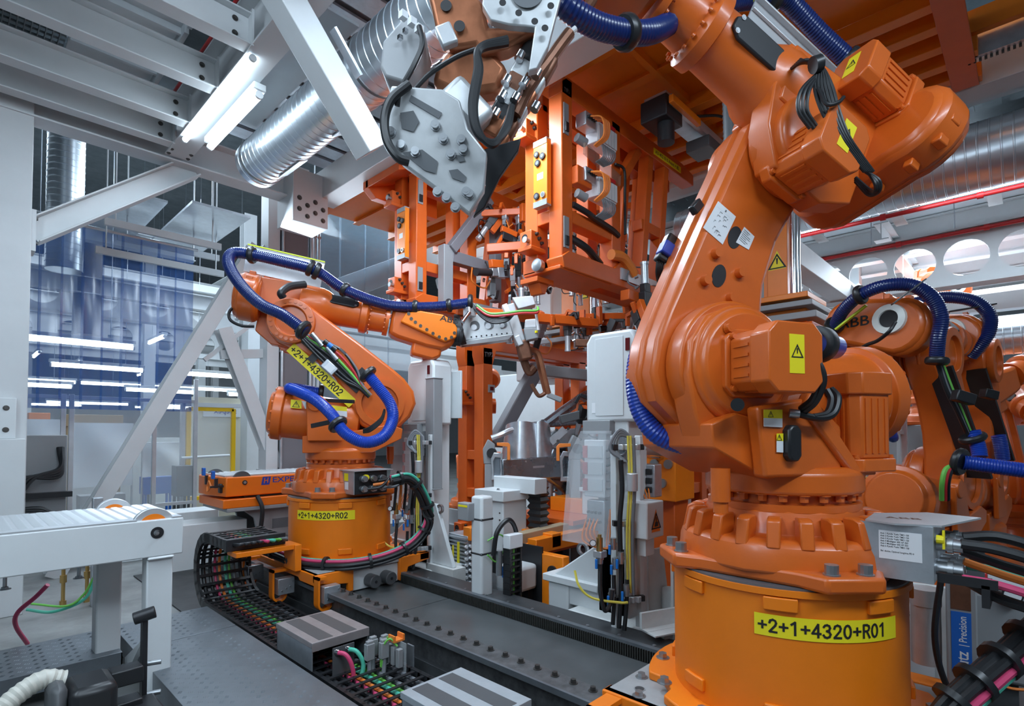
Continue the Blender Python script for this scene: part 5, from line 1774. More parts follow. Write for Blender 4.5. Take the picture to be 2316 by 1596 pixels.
# ---------------------------------------------------------------- car front on its fixture
t = thing('car_body', 'bare zinc-grey front end of a car body in the fixture', 'car body', (4.3, 3.7, .9))
D = 5.6
def wp(*q):
    return [W(a, c, d=e) for a, c, e in q]
b = MB().beam(W(1130, 1062, d=5.45), W(1300, 1052, d=5.75), .16, .22)
part('longitudinal_rail', b, 'body_steel', t, bevel=.012)
part('rail_bead', MB().beam(W(1138, 1064, d=5.40), W(1170, 1062, d=5.45), .02, .02).beam(W(1205, 1056, d=5.50), W(1232, 1054, d=5.55), .02, .02), 'body_zinc', t)
b = MB().beam(W(1225, 1040, d=5.75), W(1300, 1100, d=6.0), .22, .34)
part('cross_member', b, 'body_steel', t, bevel=.03)
for cx, cy, dd, s in ((1124, 1055, 5.42, 1.0), (1281, 1055, 5.62, 1.15)):
    c = W(cx, cy, d=dd)
    M = frame_of(c, (.70, -.72, 0), (0, 0, 1))
    o_ = [(-.055 * s, -.13 * s), (.05 * s, -.13 * s), (.06 * s, -.05 * s), (.05 * s, .05 * s), (.06 * s, .13 * s), (-.03 * s, .14 * s), (-.06 * s, .08 * s), (-.05 * s, -.06 * s)]
    i_ = [(x * .60, z * .68) for x, z in o_]
    b = MB(M)
    n = len(o_)
    vs = [(x, -.02, z) for x, z in o_] + [(x, -.02, z) for x, z in i_] + [(x, .02, z) for x, z in o_] + [(x, .02, z) for x, z in i_]
    fs = []
    for k in range(n):
        q = (k + 1) % n
        fs += [(k, q, n + q, n + k), (2 * n + k, 3 * n + k, 3 * n + q, 2 * n + q), (k, 2 * n + k, 2 * n + q, q), (n + k, n + q, 3 * n + q, 3 * n + k)]
    b.add(vs, fs)
    part('bumper_flange', b, 'body_zinc', t, bevel=.004)
    part('crash_box', MB(M).box((-.045 * s, .02, -.11 * s), (.045 * s, .10, .11 * s)), 'body_steel', t)
# suspension domes and bulkhead
def dome(cx, cy, dd, rx, rz):
    c = W(cx, cy, d=dd)
    M = frame_of(c, (.70, -.72, 0), (0, 0, 1))
    b = MB(M).grid(lambda u, v: (rx * math.cos(PI * u) * (1 - .25 * v), -.16 * math.sin(PI * u) * (1 - .2 * v) + .03 * math.sin(9 * u), rz * (v - .5) + .05 * math.sin(PI * u) * v), 18, 8)
    return b
part('suspension_dome', dome(1180, 1003, 5.65, .22, .36), 'body_zinc', t)
part('suspension_dome', dome(1218, 1000, 5.75, .16, .34), 'body_zinc', t)
part('wing_bracket', MB().tube(wp((1112, 990, 5.5), (1135, 982, 5.5), (1160, 972, 5.55), (1200, 966, 5.6)), .03, 8), 'body_zinc', t)
b = MB().beam(W(1238, 995, d=5.8), W(1345, 985, d=5.9), .05, .20)
bh = part('bulkhead', b, 'body_zinc', t, bevel=.012)
part('bulkhead_strut', MB().beam(W(1245, 1000, d=5.72), W(1278, 970, d=5.72), .03, .08), 'body_zinc', t)
part('cowl_rail', MB().tube(wp((1225, 958, 5.9), (1270, 955, 5.95), (1330, 953, 6.0), (1345, 965, 6.0)), .045, 8), 'body_steel', t)
for cx, cy in ((1241, 968), (1259, 972), (1285, 969), (1262, 997), (1297, 984), (1306, 985), (1301, 999), (1313, 993)):
    part('stud', MB().cyl(W(cx, cy, d=5.80), W(cx, cy, d=5.70), .016, n=10), 'dark_bolt', bh)
part('roof_pillar', MB().tube(wp((1235, 958, 5.9), (1262, 938, 5.95), (1290, 918, 6.0), (1325, 895, 6.1), (1365, 880, 6.2)), .055, 10), 'body_steel', t)
part('roof_pillar', MB().tube(wp((1355, 885, 6.15), (1400, 878, 6.3), (1440, 876, 6.4)), .05, 10), 'body_steel', t)
for i, cx, cy in ((0, 1140, 1012), (1, 1270, 1014)):
    c = W(cx, cy, d=5.35)
    M = frame_of(c, (.70, -.72, 0), (0, 0, 1))
    b = MB(M).prism([(-.07, .05), (.04, .05), (.06, .03), (.06, -.12), (.03, -.12), (.03, .01), (-.07, .02)] if i == 0 else [(.09, .05), (-.02, .05), (-.05, .02), (-.05, -.12), (-.02, -.12), (-.02, .01), (.09, .02)], -.02, .02, 'xz')
    solo('locating_hook', b, 'cable_orange', ['orange locating hook at the left of the car front', 'orange locating hook at the right of the car front'][i], 'hook', bevel=.004)
for i, (cx, cy) in enumerate(((1108, 1060), (1300, 1050))):
    c = W(cx, cy, d=5.5)
    M = frame_of(c, (.70, -.72, 0), (0, 0, 1))
    t2 = thing('fixture_tower', ['grey clamping tower at the left end of the car rail', 'grey clamping tower at the right end of the car rail'][i], 'fixture', c)
    part('column', MB(M).box((-.05, -.05, -c.z + .02), (.05, .08, .05)), 'grey_paint', t2, bevel=.006)
    part('head', MB(M).prism([(-.06, .05), (.06, .05), (.05, .25), (-.02, .30), (-.07, .2)], -.05, .05, 'xz'), 'grey_paint', t2, bevel=.01)
    part('jaw', MB(M).cyl((.02, -.08, .16), (.02, .08, .16), .05, n=16), 'black_metal', t2)
# orange skid below, rollers, boxes
t = thing('skid', 'orange skid frame on rollers under the car body', 'skid', (4.2, 3.3, .3))
for y in (2.95, 3.75):
    part('runner', MB().box((3.35, y, .46), (6.2, y + .10, .58)), 'lift_orange', t, bevel=.006)
for x in (3.55, 4.3, 5.0, 5.7):
    part('cross_bar', MB().box((x, 2.95, .48), (x + .12, 3.85, .60)), 'lift_orange', t, bevel=.006)
part('platform', MB().box((3.9, 3.0, .62), (5.8, 3.8, .66)), 'frame_orange', t)
part('block', MB().box((4.3, 3.2, .66), (4.7, 3.6, .80)), 'lift_orange', t, bevel=.006)
for x in (3.42, 6.0):
    for y in (2.98, 3.78):
        part('foot', MB().box((x, y, .01), (x + .10, y + .06, .47)), 'lift_orange', t)
t = thing('roller_bed', 'bed of small steel rollers below the orange skid', 'roller bed', (3.7, 3.4, .3))
part('tray', MB().box((3.35, 3.08, .40), (4.2, 3.70, .43)), 'frame_orange', t)
for x in (3.4, 4.0):
    part('leg', MB().box((x, 3.2, .01), (x + .1, 3.6, .40)), 'black_metal', t)
for i in range(8):
    for j in range(5):
        part('roller', MB().cyl((3.42 + .10 * i, 3.14 + .12 * j, .43), (3.42 + .10 * i, 3.14 + .12 * j, .446), .036, .03, 14), 'chrome', t)
b = MB().box((4.3, 2.95, .66), (4.62, 3.2, .90))
o = solo('terminal_box', b, 'white_paint', 'small white terminal box on the orange skid', 'box', bevel=.01)
part('cover', MB().box((4.28, 2.93, .88), (4.64, 3.22, .92)), 'white_paint', o, bevel=.006)
part('sticker', MB().box((4.297, 3.0, .74), (4.2995, 3.06, .82)), 'label_yellow', o)
# long steel bars leaning and lying across the station
b = MB().beam(W(1118, 1005, d=5.9), W(1217, 826, d=6.2), .16, .14)
solo('slanted_box_bar', b, 'column_grey', 'grey box bar slanting up behind the car body', 'bar', bevel=.012)
b = MB().beam(W(1228, 838, d=6.3), W(1338, 850, d=6.6), .10, .13)
solo('grey_cross_bar', b, 'grey_paint', 'light grey horizontal bar below the orange beam', 'bar', bevel=.01)

# ---------------------------------------------------------------- white fixture posts
def cable_duct(x, y, z):
    pass


def fixture_post(x, y, label, hood):
    """white square column with cover, duct, valve terminal and foot bracket; front faces -x"""
    t = thing('fixture_post', label, 'fixture post', (x, y, 0), 'white fixture posts')
    part('column', MB().box((x - .10, y - .12, .25), (x + .14, y + .12, 1.62)), 'white_paint', t, bevel=.01)
    b = MB().prism([(y - .20, 1.52), (y + .20, 1.52), (y + .20, 2.06), (y + .16, 2.12), (y - .16, 2.12), (y - .20, 2.06)], x - .12, x + .10, 'yz')
    cv = part('cover', b, 'white_paint', t, bevel=.02)
    part('cover_panel', MB().box((x - .125, y - .10, 1.56), (x - .12, y + .12, 2.08)), 'white_paint', cv, bevel=.002)
    part('reflector', MB().box((x - .128, y - .15, 1.98), (x - .12, y - .12, 2.06)), 'red_lens', cv)
    part('rating_plate', MB().box((x - .122, y + .12, 1.58), (x - .12, y + .15, 1.65)), 'label_white', cv)
    part('cable_box', MB().box((x - .16, y - .02, 1.44), (x - .09, y + .20, 1.53)), 'grey_paint', t, bevel=.004)
    part('side_plate', MB().box((x + .12, y - .30, 1.58), (x + .14, y - .12, 2.02)), 'white_paint', t, bevel=.004)
    v = part('valve_island', MB().box((x - .17, y + .02, 1.02), (x - .10, y + .18, 1.40)), 'label_white', t, bevel=.006)
    for k in range(3):
        part('coil_row', MB().box((x - .18, y + .15, 1.06 + .11 * k), (x - .17, y + .185, 1.14 + .11 * k)), 'red_paint', v)
        part('slice', MB().box((x - .178, y + .03, 1.06 + .11 * k), (x - .17, y + .145, 1.14 + .11 * k)), 'white_paint', v)
    part('io_block', MB().box((x - .17, y + .02, .80), (x - .10, y + .16, 1.0)), 'galvanised', t, bevel=.006)
    for i in range(2):
        for k in range(4):
            part('socket', MB().cyl((x - .17, y + .05 + .03 * k, .86 + .06 * i), (x - .185, y + .05 + .03 * k, .86 + .06 * i), .010, n=8), 'black_plastic', t)
    for k in range(6):
        part('air_line', MB().tube([(x - .15, y + .01, 1.08 + .05 * k), (x - .17, y - .05, 1.10 + .05 * k), (x - .14, y - .09 - .008 * k, 1.20 + .03 * k), (x - .12, y - .06 - .01 * k, 1.46)], .009, 6), 'cable_grey', t)
    for k in range(4):
        part('sensor_cable', MB().tube([(x - .185, y + .06 + .03 * k, .88), (x - .24, y + .05 + .03 * k, .80 - .02 * k), (x - .20, y + .0, .70), (x - .17, y - .06 + .02 * k, .76), (x - .16, y - .02, .95)], .006, 6), 'cable_orange', t)
    if hood:
        b = MB().prism([(y - .06, 1.46), (y + .14, 1.46), (y + .24, 1.30), (y + .30, .72), (y - .04, .72)], x - .26, x - .20, 'yz')
        part('plastic_hood', b, 'hood_film', t)
    b = MB().prism([(y - .10, .70), (y + .12, .70), (y + .52, .42), (y + .52, .24), (y - .10, .24)], x - .10, x + .14, 'yz')
    br = part('foot_bracket', b, 'white_paint', t, bevel=.01)
    part('lifting_eye', MB().lathe([(-.012, .045), (.012, .045), (.012, .03), (-.012, .03), (-.012, .045)], (x - .08, y + .26, .64), (1, 0, 0), 20, closed=False), 'bolt_steel', br)
    part('ledge', MB().box((x - .14, y + .10, .38), (x + .16, y + .58, .43)), 'white_paint', t, bevel=.006)
    part('leg', MB().box((x - .12, y + .36, .012), (x + .05, y + .54, .38)), 'white_paint', t, bevel=.01)
    part('base', MB().box((x - .22, y - .30, .012), (x + .30, y + .30, .25)), 'dirty_white', t, bevel=.02)
    return t


fixture_post(3.18, 2.04, 'near white fixture post with a plastic hood over its valves, left of R01', True)
fixture_post(3.18, 4.13, 'farther white fixture post with a grey cable duct, right of the R02 pedestal', True)
b = MB().box((3.02, 3.87, .95), (3.12, 3.99, 1.93)).box((3.015, 3.865, 1.93), (3.125, 3.995, 1.94)).box((3.015, 3.865, .94), (3.125, 3.995, .95))
solo('cable_duct', b, 'grey_paint', 'tall grey cable duct on the farther white post', 'cable duct', bevel=.004)
t = thing('switch_plate', 'dark plate with two black plugs on the farther white post', 'plate', (2.99, 4.02, 1.3))
part('backing', MB().box((2.99, 3.98, 1.24), (3.0, 4.12, 1.42)), 'grey_paint', t)
for z in (1.27, 1.38):
    part('plug', MB().cyl((2.985, 4.08, z), (2.985, 4.0, z), .018, n=12), 'black_plastic', t)
# foot wedge and eye of the farther post
b = MB().prism([(3.60, .30), (3.90, .30), (3.90, .82), (3.84, .82)], 3.02, 3.06, 'yz')
o = solo('foot_wedge', b, 'white_paint', 'white wedge foot right of the farther post', 'foot wedge', bevel=.006)
part('lifting_eye', MB().lathe([(-.012, .04), (.012, .04), (.012, .025), (-.012, .025), (-.012, .04)], (3.04, 3.80, .78), (1, 0, 0), 18, closed=False), 'bolt_steel', o)
part('base', MB().box((2.98, 3.55, .012), (3.12, 3.92, .30)), 'dirty_white', o)

# pipework rack in front of the near post
t = thing('media_rack', 'white pipe rack with black hoses, yellow wires and blue valves before the near post', 'pipe rack', (2.95, 1.86, .2))
for q, dd in ((1392, 3.36), (1447, 3.40)):
    p0, p1 = W(q, 985, d=dd), W(q, 1350, d=dd)
    p0.z, p1.z = 1.40, .28
    part('upright', MB().box((p1.x - .02, p1.y - .02, .012), (p1.x + .02, p1.y + .02, 1.43)), 'white_paint', t, bevel=.004)
for z in (1.36, .90, .44):
    a, c = W(1385, 1000, d=3.33), W(1455, 1000, d=3.37)
    a.z = c.z = z
    part('clamp_bar', MB().beam(a, c, .03, .035), 'black_metal', t, bevel=.003)
    for k in range(4):
        p = a.lerp(c, .28 + .16 * k) + Vector((-.012, -.012, 0))
        part('pipe_clamp', MB().cbox(p, (.035, .035, .035)), 'aluminium', t, bevel=.004)
for px_, rr, m, y0, y1 in ((1404, .015, 'black_rubber', 1040, 1270), (1420, .007, 'cable_yellow', 985, 1350), (1426, .007, 'cable_yellow', 985, 1340), (1433, .010, 'cable_grey', 990, 1345)):
    pts = [W(px_ + dx, y0 + (y1 - y0) * f, d=3.28) for f, dx in ((0, 0), (.3, 3), (.6, -2), (1, 0))]
    part('riser_pipe', MB().tube(pts, rr, 8), m, t)
for k in range(3):
    part('hose', MB().tube([W(1410 + 4 * k, 1045, d=3.3), W(1392 - 6 * k, 1015, d=3.34), W(1400, 985 - 6 * k, d=3.36), W(1425, 990, d=3.36), W(1432, 1010, d=3.34)], .012, 8), 'cable_grey', t)
for (xa, ya, xb, yb) in ((1404, 1275, 1400, 1420), (1388, 1300, 1386, 1412), (1418, 1310, 1412, 1425)):
    part('hose', MB().tube([W(xa, ya, d=3.28), W((xa + xb) / 2 + 2, (ya + yb) / 2, d=3.26), W(xb, yb, d=3.24)], .013, 8), 'black_rubber', t)
part('hose', MB().tube([W(1357, 1275, d=3.26), W(1358, 1340, d=3.22), W(1368, 1380, d=3.2), W(1380, 1365, d=3.22), W(1384, 1335, d=3.25)], .013, 8), 'black_rubber', t)
for q, w_ in ((1357, 1262), (1387, 1230), (1391, 1275), (1404, 1262), (1384, 1345), (1416, 1335)):
    v = part('ball_valve', MB().cyl(W(q, w_ - 14, d=3.26), W(q, w_ + 12, d=3.26), .018, n=12).cyl(W(q, w_ - 4, d=3.27), W(q, w_ + 2, d=3.27), .026, n=6), 'bolt_steel', t)
    part('valve_lever', MB().beam(W(q - 8, w_ + 2, d=3.23), W(q - 8, w_ + 24, d=3.23), .016, .012), 'valve_blue', v, bevel=.003)
rg = part('regulator', MB().cyl(W(1356, 1215, d=3.25), W(1356, 1245, d=3.25), .020, n=14).cyl(W(1356, 1208, d=3.25), W(1356, 1215, d=3.25), .012, n=10), 'brass', t)
part('gauge', MB().cyl(W(1341, 1228, d=3.24), W(1341, 1228, d=3.21), .020, n=20), 'black_metal', rg)
part('gauge_face', MB().cyl(W(1341, 1228, d=3.209), W(1341, 1228, d=3.207), .016, n=20), 'label_white', rg)
part('filter_block', MB().cbox(W(1357, 1252, d=3.26), (.06, .06, .04)), 'aluminium', t, bevel=.004)
part('filter_bowl', MB().cyl(W(1430, 1070, d=3.24), W(1430, 1110, d=3.24), .032, n=16), 'aluminium', t, bevel=.004)
part('yellow_wire', MB().tube([W(1300, 1290, d=3.3), W(1310, 1325, d=3.25), W(1340, 1352, d=3.22), W(1400, 1362, d=3.2), W(1420, 1362, d=3.2)], .008, 6), 'cable_yellow', t)
rack = t
rk = copy_tree(rack)
rk.location = rack.location + Vector((0, 2.10, 0))
rk['label'] = 'white pipe rack with hoses and valves right of the R02 pedestal'
rk['group'] = rack['group'] = 'pipe racks before the white posts'
# cylinder and orange block behind the rack
t = thing('slide_unit', 'grey pneumatic cylinder on an orange slide block right of the near rack', 'slide unit', W(1490, 1010, d=3.9))
part('cylinder', MB().cyl(W(1445, 1008, d=3.75), W(1500, 1012, d=4.05), .06, n=20).cyl(W(1442, 1008, d=3.74), W(1450, 1008, d=3.78), .066, n=20), 'aluminium', t)
part('tie_rod', MB().cyl(W(1445, 1030, d=3.72), W(1500, 1034, d=4.02), .016, n=10), 'chrome', t)
c0 = W(1520, 1060, d=4.1)
part('block', MB().box((c0.x - .14, c0.y - .10, .95), (c0.x + .16, c0.y + .12, 1.52)), 'lift_orange', t, bevel=.008)
part('column', MB().box((c0.x - .06, c0.y - .05, .012), (c0.x + .16, c0.y + .14, 1.0)), 'frame_orange', t, bevel=.008)
for k, (dy, z) in enumerate(((.02, 1.40), (-.05, 1.22), (.06, 1.22), (.0, 1.08))):
    part('bush', MB().cyl((c0.x - .14, c0.y + dy, z), (c0.x - .16, c0.y + dy, z), .034, n=18).cyl((c0.x - .16, c0.y + dy, z), (c0.x - .161, c0.y + dy, z), .02, n=14), 'bolt_steel', t)
b0 = W(1465, 1085, d=3.75)
bx_ = part('relay_box', MB().cbox(b0, (.10, .16, .22)), 'galvanised', t, bevel=.006)
for i in range(2):
    for k in range(3):
        part('relay_socket', MB().cbox(b0 + Vector((-.055, -.04 + .07 * i, -.06 + .06 * k)), (.02, .04, .04)), 'black_plastic', bx_, bevel=.003)
for k in range(3):
    part('wire', MB().tube([b0 + Vector((-.06, -.04 + .03 * k, -.05)), b0 + Vector((-.12, -.08, -.12 - .03 * k)), b0 + Vector((-.08, -.02 + .03 * k, -.2)), b0 + Vector((.0, .0, -.24))], .005, 6), 'cable_orange', bx_)
part('wire', MB().tube([W(1500, 955, d=3.9), W(1525, 950, d=3.9), W(1538, 970, d=3.9), W(1520, 985, d=3.95)], .008, 6), 'cable_grey', t)
part('bracket', MB().beam(W(1500, 1012, d=4.05), c0 + Vector((0, 0, .12)), .08, .10), 'frame_orange', t)
# warning box
c = W(1483, 1175, d=3.33)
t = thing('warning_box', 'white terminal box with an orange crush-hazard triangle', 'box', c)
M = frame_of(c, (1, 0, 0), (0, 0, 1))
part('housing', MB(M).box((-.10, 0, -.11), (.10, .12, .11)), 'white_paint', t, bevel=.008)
b = MB(M).add([(-.052, -.0015, -.072), (.052, -.0015, -.072), (0, -.0015, .068)], [(0, 1, 2)])
part('hazard_sign', b, 'riser_orange', t, smooth=0)
b = MB()
warn_triangle(b, M @ Vector((0, -.003, -.003)), M.to_3x3() @ Vector((1, 0, 0)), M.to_3x3() @ Vector((0, 0, 1)), .118)
b.add([M @ Vector((x, -.004, z)) for x, z in ((-.02, -.04), (.022, -.04), (.022, -.012), (-.012, -.012))], [(0, 1, 2, 3)])
part('hazard_print', b, 'print_black', t, smooth=0)
part('bracket', MB(M).box((-.05, .04, -.22), (.05, .10, -.11)).box((-.10, .12, -.6), (.10, .16, .10)), 'white_paint', t)
# white gusseted stand to the right of the rack, and the shroud
t = thing('gusset_stand', 'white gusseted stand and curved cover between the rack and the R01 pedestal', 'stand', (3.15, 1.72, .2))
M = frame_of((3.16, 1.66, .012), (1, -.1, 0), (0, 0, 1))
part('web', MB(M).prism([(-.02, 0), (.26, 0), (.14, .68), (-.02, .68)], -.02, .0, 'xz'), 'dirty_white', t, bevel=.003)
part('web', MB(M).prism([(-.02, 0), (.26, 0), (.14, .68), (-.02, .68)], .16, .18, 'xz'), 'dirty_white', t, bevel=.003)
part('shroud', MB(M).prism([(.10, .0), (.24, .0), (.24, .36), (.20, .42), (.10, .44)], -.10, .16, 'xz'), 'dirty_white', t, bevel=.03)
part('foot_plate', MB(M).box((-.25, -.15, 0), (.34, .25, .05)), 'dirty_white', t, bevel=.01)
M = frame_of(W(1478, 1418, Z=.30), (.93, -.37, 0), (0, 0, 1))
b = MB(M).prism([(-.10, -.07, ), (.24, -.07), (.24, 0), (-.10, 0)], 0, .01, 'xy')
b.box((-.10, -.02, .0), (.24, .0, .10)).box((-.10, -.14, 0), (.24, 0, .008)).box((.0, -.1, -.29), (.06, -.04, 0)).box((.16, -.1, -.29), (.22, -.04, 0))
solo('tread_bracket', b, 'dirty_white', 'white checker plate bracket beside the rack near the R01 pedestal', 'bracket')

# ---------------------------------------------------------------- white lift box, bellows, tube post, chain
t = thing('lift_unit', 'white box-shaped lift unit with black bellows in front of the car', 'lift unit', (3.5, 3.42, 0))
part('casing', MB().box((3.32, 3.30, .40), (3.62, 3.60, .88)), 'white_paint', t, bevel=.012)
part('cap', MB().box((3.29, 3.27, .86), (3.65, 3.63, .95)), 'white_paint', t, bevel=.006)
part('back_plate', MB().box((3.50, 3.10, .92), (3.66, 3.60, 1.05)), 'white_paint', t, bevel=.004)
b = MB()
for k in range(15):
    z = .10 + k * .058
    b.add([(x, y, z) for x, y in ((3.60, 3.12), (3.72, 3.12), (3.72, 3.28), (3.60, 3.28))] + [(x, y, z + .029) for x, y in ((3.615, 3.14), (3.705, 3.14), (3.705, 3.26), (3.615, 3.26))] + [(x, y, z + .058) for x, y in ((3.60, 3.12), (3.72, 3.12), (3.72, 3.28), (3.60, 3.28))], [(0, 1, 5, 4), (1, 2, 6, 5), (2, 3, 7, 6), (3, 0, 4, 7), (4, 5, 9, 8), (5, 6, 10, 9), (6, 7, 11, 10), (7, 4, 8, 11)])
part('bellows', b, 'black_rubber', t, smooth=0)
part('foot', MB().box((3.36, 3.32, .012), (3.60, 3.58, .40)), 'black_metal', t)
bolts(t, [((3.32, 3.34 + .20 * (k % 2), .70 + .06 * (k // 2)), (-1, 0, 0)) for k in range(4)], .006, .004, 'dark_bolt', hexa=False)
bolts(t, [((3.36 + .2 * k, 3.40, .95), (0, 0, 1)) for k in range(2)], .012, .014)
p = W(1090, 1338, Z=.27)
t = thing('tube_post', 'white square tube post with a valve and black cable chain beside it', 'post', (p.x, p.y, 0))
part('tube', MB().box((p.x - .06, p.y - .06, .012), (p.x + .06, p.y + .06, .98)), 'white_paint', t, bevel=.018)
for z in (.55, .80):
    part('strap', MB().box((p.x - .063, p.y - .063, z), (p.x + .063, p.y + .063, z + .02)), 'black_plastic', t, bevel=.012)
part('controller', MB().box((p.x - .12, p.y + .02, .80), (p.x - .05, p.y + .14, .93)), 'grey_paint', t, bevel=.006)
part('controller_label', MB().box((p.x - .122, p.y + .03, .90), (p.x - .12, p.y + .13, .915)), 'label_yellow', t)
part('cable', MB().tube([(p.x + .02, p.y - .10, .55), (p.x + .04, p.y - .12, .72), (p.x + .14, p.y - .14, .80), (p.x + .22, p.y - .14, .70), (p.x + .22, p.y - .14, .50)], .018, 8), 'black_rubber', t)
part('ring_cable', MB().tube([(p.x - .02, p.y - .08, .66), (p.x + .06, p.y - .13, .70), (p.x + .14, p.y - .11, .62), (p.x + .06, p.y - .10, .50), (p.x - .03, p.y - .09, .56)], .006, 6), 'cable_green', t)
part('fitting', MB().cyl((p.x + .07, p.y - .11, .40), (p.x + .07, p.y - .11, .58), .025, n=12), 'bolt_steel', t)
part('valve_lever', MB().box((p.x + .09, p.y - .14, .38), (p.x + .11, p.y - .12, .46)), 'valve_blue', t)
t = thing('drop_chain', 'black vertical cable chain with green cables beside the tube post', 'cable chain', (p.x + .2, p.y - .14, 0))
cx_, cy_ = p.x + .15, p.y - .17
for k in range(13):
    z = .60 - k * .046
    b = MB().box((cx_ - .06, cy_ - .03, z - .006), (cx_ + .06, cy_ + .03, z + .006))
    b.box((cx_ - .065, cy_ - .035, z - .02), (cx_ - .05, cy_ + .035, z + .024)).box((cx_ + .05, cy_ - .035, z - .02), (cx_ + .065, cy_ + .035, z + .024))
    part('chain_link', b, 'black_plastic', t)
for k in range(4):
    part('chain_cable', MB().tube([(cx_ - .03 + .02 * k, cy_, .66), (cx_ - .03 + .02 * k, cy_, .4), (cx_ - .03 + .02 * k, cy_, .1), (cx_ - .03 + .02 * k, cy_ + .02, .02)], .009, 6), ['cable_green', 'cable_grey', 'cable_green', 'black_rubber'][k], t)
part('end_plate', MB().box((cx_ - .07, cy_ - .04, .60), (cx_ + .07, cy_ + .03, .70)), 'label_white', t, bevel=.004)
# ribbed valve manifold and grey motor box
p = W(1038, 1305, Z=.10)
t = thing('valve_manifold', 'grey ribbed valve manifold with white buttons at the foot of the farther post', 'manifold', (p.x, p.y, 0))
part('block', MB().box((p.x - .02, p.y - .14, .02), (p.x + .18, p.y + .14, .50)), 'galvanised', t, bevel=.004)
for k in range(14):
    part('rib', MB().box((p.x - .045, p.y - .145, .04 + k * .033), (p.x - .018, p.y + .145, .055 + k * .033)), 'galvanised', t)
part('yellow_strip', MB().box((p.x - .05, p.y - .06, .06), (p.x - .045, p.y - .03, .44)), 'label_yellow', t)
part('yellow_strip', MB().box((p.x - .05, p.y + .02, .14), (p.x - .045, p.y + .04, .40)), 'label_yellow', t)
for i in range(2):
    for k in range(7):
        part('button', MB().cyl((p.x - .045 + .05 * i, p.y - .145, .08 + .055 * k), (p.x - .045 + .05 * i, p.y - .165, .08 + .055 * k), .015, n=12), 'label_white', t)
for k in range(4):
    part('hose', MB().tube([(p.x - .08, p.y + .30 - .03 * k, .03), (p.x - .04, p.y + .2 - .02 * k, .10), (p.x + .0, p.y + .12, .12)], .015, 8), 'black_rubber', t)
p = W(1172, 1300, d=4.3)
t = thing('hood_box', 'white rounded control box under a clear film with a red label', 'box', (p.x, p.y, 0))
part('housing', MB().box((p.x - .14, p.y - .10, .22), (p.x + .12, p.y + .12, .42)), 'white_paint', t, bevel=.03)
part('red_label', MB().box((p.x - .142, p.y - .02, .37), (p.x - .138, p.y + .04, .415)), 'red_paint', t)
part('film', MB().box((p.x - .17, p.y - .14, .05), (p.x - .168, p.y + .16, .36)), 'hood_film', t)
part('stand', MB().box((p.x + .06, p.y - .05, .012), (p.x + .12, p.y + .08, .24)).box((p.x + .12, p.y - .14, .10), (p.x + .14, p.y + .14, .55)), 'black_metal', t)
t = thing('skid_end', 'orange and black end block of the skid with a wooden wear strip', 'block', (3.4, 2.9, .4))
part('strip', MB().beam(W(1170, 1218, d=4.5), W(1290, 1190, d=5.0), .10, .09), 'carton', t, bevel=.006)
part('strip_edge', MB().beam(W(1170, 1236, d=4.48), W(1290, 1207, d=4.98), .11, .05), 'lift_orange', t, bevel=.006)
part('end_plate', MB().box((3.28, 2.62, .012), (3.36, 2.95, .50)), 'lift_orange', t, bevel=.006)
part('bush', MB().cyl((3.28, 2.72, .38), (3.265, 2.72, .38), .045, n=20), 'black_metal', t)
# ---------------------------------------------------------------- right-hand bays
holed_beam((8.0, -3.0, 3.12), (0, 1, 0), 8.07, .62, .205, .4747, 'white beam with a row of round openings at the right', flange=.24)
b = MB().beam((5.9, 1.80, 3.25), (8.6, 1.80, 3.25), .22, .24)
solo('box_girder', b, 'beam_white', 'white box girder running back behind the chrome lift rod', 'girder', bevel=.008)
for i, (x, z, y1) in enumerate(((7.0, 3.77, 2.6), (7.9, 3.70, 3.0))):
    t = thing('sprinkler_pipe', ['upper red sprinkler pipe at the right', 'lower red sprinkler pipe along the beam with openings'][i], 'pipe', (x, 0, z))
    part('pipe', MB().cyl((x, -3, z), (x, y1, z), .024, n=12), 'red_paint', t)
    for y in (-1.2, .35, 1.15, 2.0):
        part('coupling', MB().cyl((x, y, z), (x, y + .05, z), .036, n=12), 'red_paint', t)
        part('hanger', MB().cyl((x, y + .3, z), (x, y + .3, z + .45), .006, n=6), 'galvanised', t)
spiral_duct((6.55, -3.0, 3.98), (6.55, 3.2, 3.98), .30, 'thick galvanised spiral duct at the upper right', grilles=((4.1, R_(-150), .5), (5.3, R_(-150), .5)), bands=(2.9,))
tube_lamp((6.85, .83, 3.78), (6.85, -1.2, 3.78), 'long tube lamp under the right duct', .024, tray=False, top=4.36)
tube_lamp((6.75, 2.15, 3.74), (6.75, 1.45, 3.74), 'short tube lamp behind the lift column', .024, tray=False, top=4.36)
area('tube_light', (6.85, .2, 3.72), (6.85, .2, 0), (.12, 1.8), 22)
area('bay_fill_light', (11.0, 1.5, 3.9), (11.0, 1.5, 0), (5, 4), 420)  # added fill that brightens the right bays, apart from the drawn tubes
b = MB().box((8.2, -4, 4.3), (17, 9, 4.34))
struct('ceiling_panel', b, 'ceiling_panel', 'pale deck over the far right bays')
for i, x in enumerate((9.0, 9.8, 10.6, 11.6, 12.8, 14.2)):
    b = MB().ibeam((x, -4, 4.16), (x, 9, 4.16), .18, .26, .014)
    solo('deck_beam', b, 'beam_white', ORD[i] + ' nearest lengthwise beam under the far right deck', 'beam', group='beams under the far right deck')
